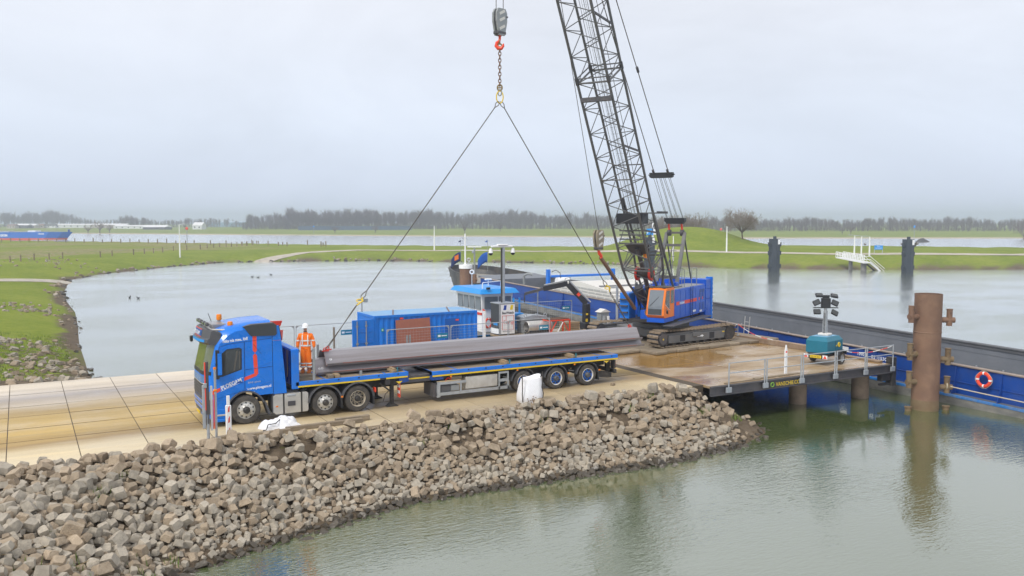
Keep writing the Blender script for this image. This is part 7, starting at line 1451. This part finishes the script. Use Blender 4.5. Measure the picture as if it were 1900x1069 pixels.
MB().tube([(3, 4.2, 4.4), (12, 4.9, 4.2), (14, 4.9, 4.1)], .06, 5).build('bow_rail', GALVD, sh_); MB().bx(1.5, 2.3, -.4, .4, 3.9, 5.1).build('bow_mast', DBLUE, sh_); MB().bx(43.0, 43.5, .4, .9, 4.4, 5.3).build('red_flag', REDB, sh_)
foam = MB()
for k in range(16): a = -2 + k * 1.1; foam.bx(a, a + rng.uniform(.8, 2.2), 5.2 + .18 * k, 5.6 + .25 * k, -.02, .10)
f_ = foam.build('bow_wave', M('foam', (.75, .78, .8), .9)); f_.location = (sx, sy, WZ); f_.rotation_euler = (0, 0, R(180 - 29.7)); tag(f_, kind='stuff')
# lamps, markers
def lamp(label, px, b, ytop, arm=1.4, group=None):
    x, y = at(px, b); z = zat(x, y); h = 7.25 + (411 - ytop) * b / 1600 - z; t = thing('street_lamp', label, 'street lamp', (x, y, z), R(-29.7), group)
    MB().cyl((0, 0, 0), (0, 0, h * .55), .17, .15, n=8).cyl((0, 0, h * .55), (0, 0, h), .12, .08, n=8).build('pole', WHITEC, t)
    if arm: MB().tube([(0, 0, h - .02), (arm * .5, 0, h + .12), (arm, 0, h + .1)], .06, 6).bx(arm - .1, arm + .6, -.12, .12, h + .03, h + .16, .02).build('lamp_head', GALV, t)
lamp('white lamp post on the meadow beside the track on the left', 334, 186, 417); lamp('white lamp post on the middle bank beside the sling wire', 806, 212, 419, -1.0); lamp('white pole on the mound left of the broad tree', 1348, 184, 420, 0)
lamp('short white pole seen through the crane gantry', 1249, 178, 438, 0)
for i, px in enumerate((1585, 1598, 1613)): lamp(('left', 'middle', 'right')[i] + ' one of the three lamp posts behind the jetty', px, 172, 437 + i, -1.3, 'lamp posts behind the jetty')
for lab, px, b, y0, zt in (('red topped marker pole in the river right of the left lamp post', 348, 330, 427, None), ('red topped marker pole in the river behind the mound', 1337, 420, 428, None), ('thin pale blue pole on the far bank', 1695, 430, 423, None), ('thin grey pole on the river edge under the tall woodland', 583, 560, 422, None)):
    x, y = at(px, b); z = max(zat(x, y), WZ); h = 7.25 + (411 - y0) * b / 1600 - z; t = thing('marker_pole', lab, 'marker', (x, y, z)); MB().cyl((0, 0, -.5), (0, 0, h), .13, n=6).build('pole', GALVD, t); MB().lathe([(0, h - .1), (.5, h + .3), (.5, h + .9), (0, h + 1.3)], (0, 0, 0), 'z', 10).build('top_mark', REDB if 'red' in lab else SBLUE, t)
x, y = at(1711, 380); tag(MB().hull([(-4, -1, 0), (4.5, 1, 0), (-1.5, .5, 1.6), (1.8, .3, 1.3), (-3, 1.5, .2), (3, -1.6, .1), (.4, 0, 1.9)]).build('rock', HULLB, None, loc=(x, y, WZ - .1)), 'dark rock standing out of the river in front of the sand bank', 'rock')
# dark dolphins and the white jetty
def far_dolphin(label, px, b, ytop, pole=False):
    x, y = at(px, b); h = 7.25 + (411 - ytop) * b / 1600 - WZ; t = thing('dolphin', label, 'dolphin', (x, y, WZ), R(-29.7 + 20), 'dark steel dolphins in the harbour')
    MB().prism([(-.82, -.5), (.0, -.72), (.82, -.5), (.82, .6), (-.82, .6)], 'xy', -2, h).build('column', DOLB, t, smooth=0); MB().cyl((0, 0, h), (0, 0, h + .45), .3, n=8).build('top_cap', DOLB, t); MB().bx(-.80, -.82 + 1.64, -.5, .6, -.5, .55).build('tide_band', M('tide_grey', (.16, .16, .15), .8), t)
    for z in (.55, h * .5, h - 1.4):
        for s in (-1, 1): MB().bx(s * .8, s * 1.35, -.14, .14, z, z + .28).bx(s * 1.1, s * 1.38, -.14, .14, z + .28, z + .75).build('mooring_hook', DOLB, t)
    MB().bx(.2, .7, -.66, -.58, h - 1.0, h - .1).build('number_plate', WHITEC, t)
far_dolphin('dark steel dolphin between the mound and the jetty', 1437, 157, 443); far_dolphin('dark steel dolphin right of the blue sign', 1685, 152, 444); far_dolphin('dark steel dolphin partly behind the crane boom', 1205, 158, 440)
x, y = at(1211, 163); sp_ = thing('waterway_sign', 'white post with blue and white direction signs behind the crane boom', 'sign', (x, y, WZ), R(-29.7))
MB().cyl((0, 0, 0), (0, 0, 9.0), .22, .16, n=8).build('post', WHITEC, sp_); MB().bx(-1.25, .0, -.3, -.24, 6.5, 7.7).build('blue_board', SBLUE, sp_); MB().bx(-.2, -.9, -.315, -.3, 6.8, 7.4).build('board_mark', WHITEC, sp_) if False else text('board_mark', 'P', .8, (-1.15, -.31, 6.8), (1, 0, 0), (0, 0, 1), LETW, sp_, bold=.03)
MB().prism([(-.55, 7.35), (-.15, 7.35), (-.35, 6.9)], 'xz', -.32, -.3).build('arrow_mark', WHITEC, sp_); MB().prism([(.05, 6.6), (.9, 6.6), (1.25, 7.1), (.9, 7.6), (.05, 7.6)], 'xz', -.3, -.24).build('white_arrow', WHITEC, sp_); MB().tube([(0, 0, 9), (.2, 0, 9.2), (.7, 0, 9.15)], .09, 6).build('lamp_arm', GALV, sp_)
jx, jy = at(1601, 158); jt = thing('jetty', 'white railed jetty with stairs down to the water on the far shore', 'jetty', (jx, jy, WZ), R(-29.7 - 72))
SLP = Matrix.Rotation(R(5), 4, 'Y')
def jz(x): return -x * math.tan(R(5))
MB().bx(-6.6, 1.2, -.8, .8, 1.55, 1.75, X=SLP).build('walkway', WHITE, jt)
for yy in (-.8, .8):
    for z in (2.2, 2.75): MB().bar((-6.6, yy, z), (1.2 if (yy < 0 or z > 9) else -.6, yy, z), .10, .10, X=SLP).build('rail', WHITEC, jt)
    for k in range(18):
        xx = -6.6 + .45 * k
        if yy > 0 and xx > -.5: continue
        MB().bar((xx, yy, 1.7), (xx, yy, 2.78), .08, .08, X=SLP).build('baluster', WHITEC, jt)
for z in (2.2, 2.75): MB().bar((1.2, -.8, z - .05), (1.2, .8, z - .05), .10, .10).build('end_rail', WHITEC, jt)
for xx in (-.5, 1.0): MB().bar((xx, .8, 1.6), (xx, 3.9, -.6), .12, .28).build('stringer', WHITEC if xx > 0 else CHAS, jt); MB().bar((xx, .8, 2.7), (xx, 4.1, .4), .08, .08).build('stair_rail', WHITEC, jt); MB().bar((xx, .8, 2.2), (xx, 4.1, -.1), .07, .07).build('stair_rail', WHITEC, jt)
for k in range(9): MB().bx(-.45, .95, .95 + .32 * k, 1.2 + .32 * k, 1.42 - .228 * k, 1.47 - .228 * k).build('step', CHAS, jt)
for xx, yy, rr in ((-3.2, 0, .36), (.3, 0, .52)): MB().cyl((xx, yy, -2), (xx, yy, 1.6 + jz(xx)), rr, n=14).build('pile', M('jetty_pile', (.12, .12, .12), .8, dirt=(.3, .28, .25), dscale=1.5, damt=.7), jt)
x, y = at(1630, 176); bsn = thing('blue_sign', 'wide blue information sign on two grey legs beside the jetty', 'sign', (x, y, zat(x, y)), R(-29.7))
hb0 = 7.25 - 52 * 176 / 1600 - zat(x, y)
MB().bx(-.85, .85, 0, .08, hb0, hb0 + .85).build('board', SBLUE, bsn)
for s in (-.85, .8): MB().cyl((s, .05, 0), (s, .05, hb0), .06, n=6).build('leg', GALV, bsn)
for z, n in ((.55, 4), (.25, 8)):
    for k in range(n): MB().bx(-.08 * n + .16 * k, -.08 * n + .16 * k + .10, -.012, 0, hb0 + z, hb0 + z + .1).build('white_mark', WHITEC, bsn)
# pasture fence posts
pf = thing('pasture_fence', 'wooden pasture fence posts with wire along the meadow track', 'fence', (0, 0, 0)); pm = MB().bx(-.09, .09, -.09, .09, 0, 1.25).mesh('fence_post', WOODD)
P1 = [at(px, b) for px, b in ((18, 150), (38, 153), (63, 157), (91, 161), (116, 165), (186, 174), (208, 178), (248, 185), (268, 190), (285, 194), (302, 198), (322, 205), (347, 212), (372, 218), (385, 222), (397, 226), (408, 230), (420, 234), (430, 238), (440, 243), (450, 248), (459, 252), (470, 256), (480, 259))]
for x, y in P1: inst('fence_post', pm, pf, (x, y, zat(x, y) - .05), (0, 0, rng.uniform(0, 1)))
m_ = MB()
for a, b in zip(P1, P1[1:]):
    for z in (.6, 1.1): m_.bar((*a, zat(*a) + z), (*b, zat(*b) + z), .02, .02)
m_.build('fence_wire', GALVD, pf)['kind'] = 'stuff'
pf2 = thing('pasture_fence', 'far row of fence posts along the river edge of the meadow', 'fence', (0, 0, 0))
for px in list(range(4, 330, 17)) + [345, 361, 391, 420, 449, 458, 468, 477, 498, 517, 525, 533, 571, 596, 600, 605]:
    x, y = at(px, 292 - .1 * max(0, px - 100) + rng.uniform(-6, 6)); inst('fence_post', pm, pf2, (x, y, zat(x, y) - .05), (0, 0, rng.uniform(0, 1)), (1.3, 1.3, rng.uniform(.8, 1.3)))
# shoreline rubble on the left bank, drift twigs, grass tufts
def rubble():
    r = random.Random(31); acc = MB(); lay = [SM[0].materials[0], SM[9].materials[0], SM[17].materials[0]]
    spots = [(-1.6, 66, 2.0, 1.3, 90), (-3.2, 57, 1.8, 1.0, 70), (.5, 92, 1.5, 3, 60), (1.2, 57, 1.5, 3.5, 110), (2.0, 50.5, 1.6, 1.6, 90), (4, 175, 5, 6, 60)]
    P = []
    for x, y, sx_, sy_, n in spots:
        for _ in range(n): P.append((x + r.gauss(0, sx_), y + r.gauss(0, sy_), r.uniform(.12, .42)))
    for i in range(len(HARB) - 1):
        a, b = HARB[i], HARB[i + 1]
        if 18 <= i <= 33:
            L_ = math.hypot(*(b - a)); nrm = np.array([-(b - a)[1], (b - a)[0]]) / L_
            for _ in range(int(L_ * (.8 if i < 28 else 1.8))):
                t_ = r.random(); o = abs(r.gauss(0, 1.0)) - .3; q = a + (b - a) * t_; 
                for sgn in (1, -1):
                    c = q + nrm * o * sgn
                    if float(sdist(HARB, np.array([c[0]]), np.array([c[1]]))[0]) > -.3: P.append((c[0], c[1], r.uniform(.10, .32 if i < 24 else .6))); break
    for x, y, d in P:
        z = zat(x, y)
        if z < WZ - .15: continue
        k = r.randrange(17) if z > WZ + .12 else 17 + r.randrange(4); me = SM[k]
        acc.add([v.co for v in me.vertices], [tuple(p.vertices) for p in me.polygons], 0 if k < 9 else 1 if k < 17 else 2, Matrix.LocRotScale((x, y, z + d * .15), Euler((r.uniform(-.4, .4), r.uniform(-.4, .4), r.uniform(0, 6))), (d, d, d * .8)))
    o = acc.build('shore_rubble', lay, None, smooth=0, fix=False); tag(o, 'scattered stones along the grassy shoreline', kind='stuff')
    tw = MB()
    for _ in range(260):
        x, y = r.choice([(1.0, 56), (-.5, 60), (1.5, 52), (-3, 58), (1.8, 63)]); x += r.gauss(0, 1.2); y += r.gauss(0, 3); a = r.uniform(0, 6.3); l = r.uniform(.2, .9); z = zat(x, y)
        if z < WZ + .1: continue
        tw.bar((x, y, z + .05), (x + l * math.cos(a), y + l * math.sin(a), zat(x + l * math.cos(a), y + l * math.sin(a)) + r.uniform(.03, .16)), .035, .03)
    tag(tw.build('driftwood', WOODD, None, smooth=0, fix=False), 'dead twigs and driftwood washed up on the left bank', kind='stuff')
    gr = MB(); G = M('grass_blade', (.13, .19, .03), .8, var=.3, scale=1.5)
    def tuft(x, y, n, h, w):
        z = zat(x, y)
        for _ in range(n):
            a = r.uniform(0, 6.3); px_, py_ = x + r.gauss(0, w), y + r.gauss(0, w); l = h * r.uniform(.5, 1.2); u = (math.cos(a) * .02, math.sin(a) * .02); zz = zat(px_, py_) if w > .3 else z
            gr.add([(px_ - u[0], py_ - u[1], zz - .02), (px_ + u[0], py_ + u[1], zz - .02), (px_ + u[1] * l * 14, py_ - u[0] * l * 14, zz + l)], [(0, 1, 2)])
    for _ in range(60):
        x, y = r.uniform(-4, 4), r.uniform(17.5, 23.5); s_ = float(sdist(HARB, np.array([x]), np.array([y]))[0])
        if .2 < s_: tuft(x, y, 26, .22, .12)
    for x, y in ((1.6, 25.6), (2.2, 26.5), (13.5, 28.2), (20.5, 28.3), (21.2, 27.6), (22.6, 28.2), (12.0, 27.6), (24.8, 27.2), (26.5, 27.0), (17, 27.8)): tuft(x, y, 40, .28, .14)
    for _ in range(420):
        x, y = r.uniform(-6, 2.4), r.uniform(47, 72); s_ = float(sdist(HARB, np.array([x]), np.array([y]))[0])
        if s_ > .8: tuft(x, y, 10, .16, .25)
    tag(gr.build('grass_tufts', G, None, smooth=0, fix=False), 'green grass tufts between stones and on the left bank', kind='stuff')
    dr_ = MB()
    for _ in range(500):
        x, y = r.uniform(-5, 2.4), r.uniform(17.6, 22.5); s_ = float(sdist(HARB, np.array([x]), np.array([y]))[0])
        if s_ < .1: continue
        a = r.uniform(0, 6.3); l = r.uniform(.15, .5); z = zat(x, y); dr_.bar((x, y, z + .02), (x + l * math.cos(a), y + l * math.sin(a), z + r.uniform(.03, .2)), .012, .01)
    tag(dr_.build('dry_stalks', M('straw', (.36, .27, .15), .9, var=.25), None, smooth=0, fix=False), 'dry stalks washed up among the stones at the near corner', kind='stuff')
rubble()
for i, (px, b) in enumerate(((238, 102), (254, 101), (467, 140), (478, 139), (502, 146))):
    x, y = at(px, b); d = thing('duck', ('left duck of the near pair', 'right duck of the near pair', 'left duck near the far shore', 'middle duck near the far shore', 'right duck near the far shore')[i] + ' on the harbour water', 'duck', (x, y, WZ), rng.uniform(0, 6), 'ducks on the harbour water')
    MB().loft([[(q, w * math.cos(a), h + w * .6 * math.sin(a)) for a in [2 * math.pi * k / 8 for k in range(8)]] for q, w, h in ((-.28, .02, .16), (-.2, .09, .10), (0, .13, .07), (.16, .09, .08), (.2, .06, .16), (.24, .055, .24), (.30, .04, .25), (.40, .015, .23))]).build('body', DARKC, d)

# ------------------------------------------------------------------ haze
def haze():
    m = bpy.data.materials.new('haze'); m.use_nodes = True; nt = m.node_tree; nt.nodes.remove(nt.nodes['Principled BSDF']); v = nt.nodes.new('ShaderNodeVolumePrincipled')
    v.inputs['Color'].default_value = (.80, .86, 1, 1); v.inputs['Density'].default_value = .0006; v.inputs['Anisotropy'].default_value = .7
    nt.links.new(v.outputs[0], nt.nodes['Material Output'].inputs['Volume'])
    o = MB().bx(-1650, 2650, -350, 3050, -6, 34).build('haze', m, None, smooth=0); tag(o, kind='stuff')
haze()
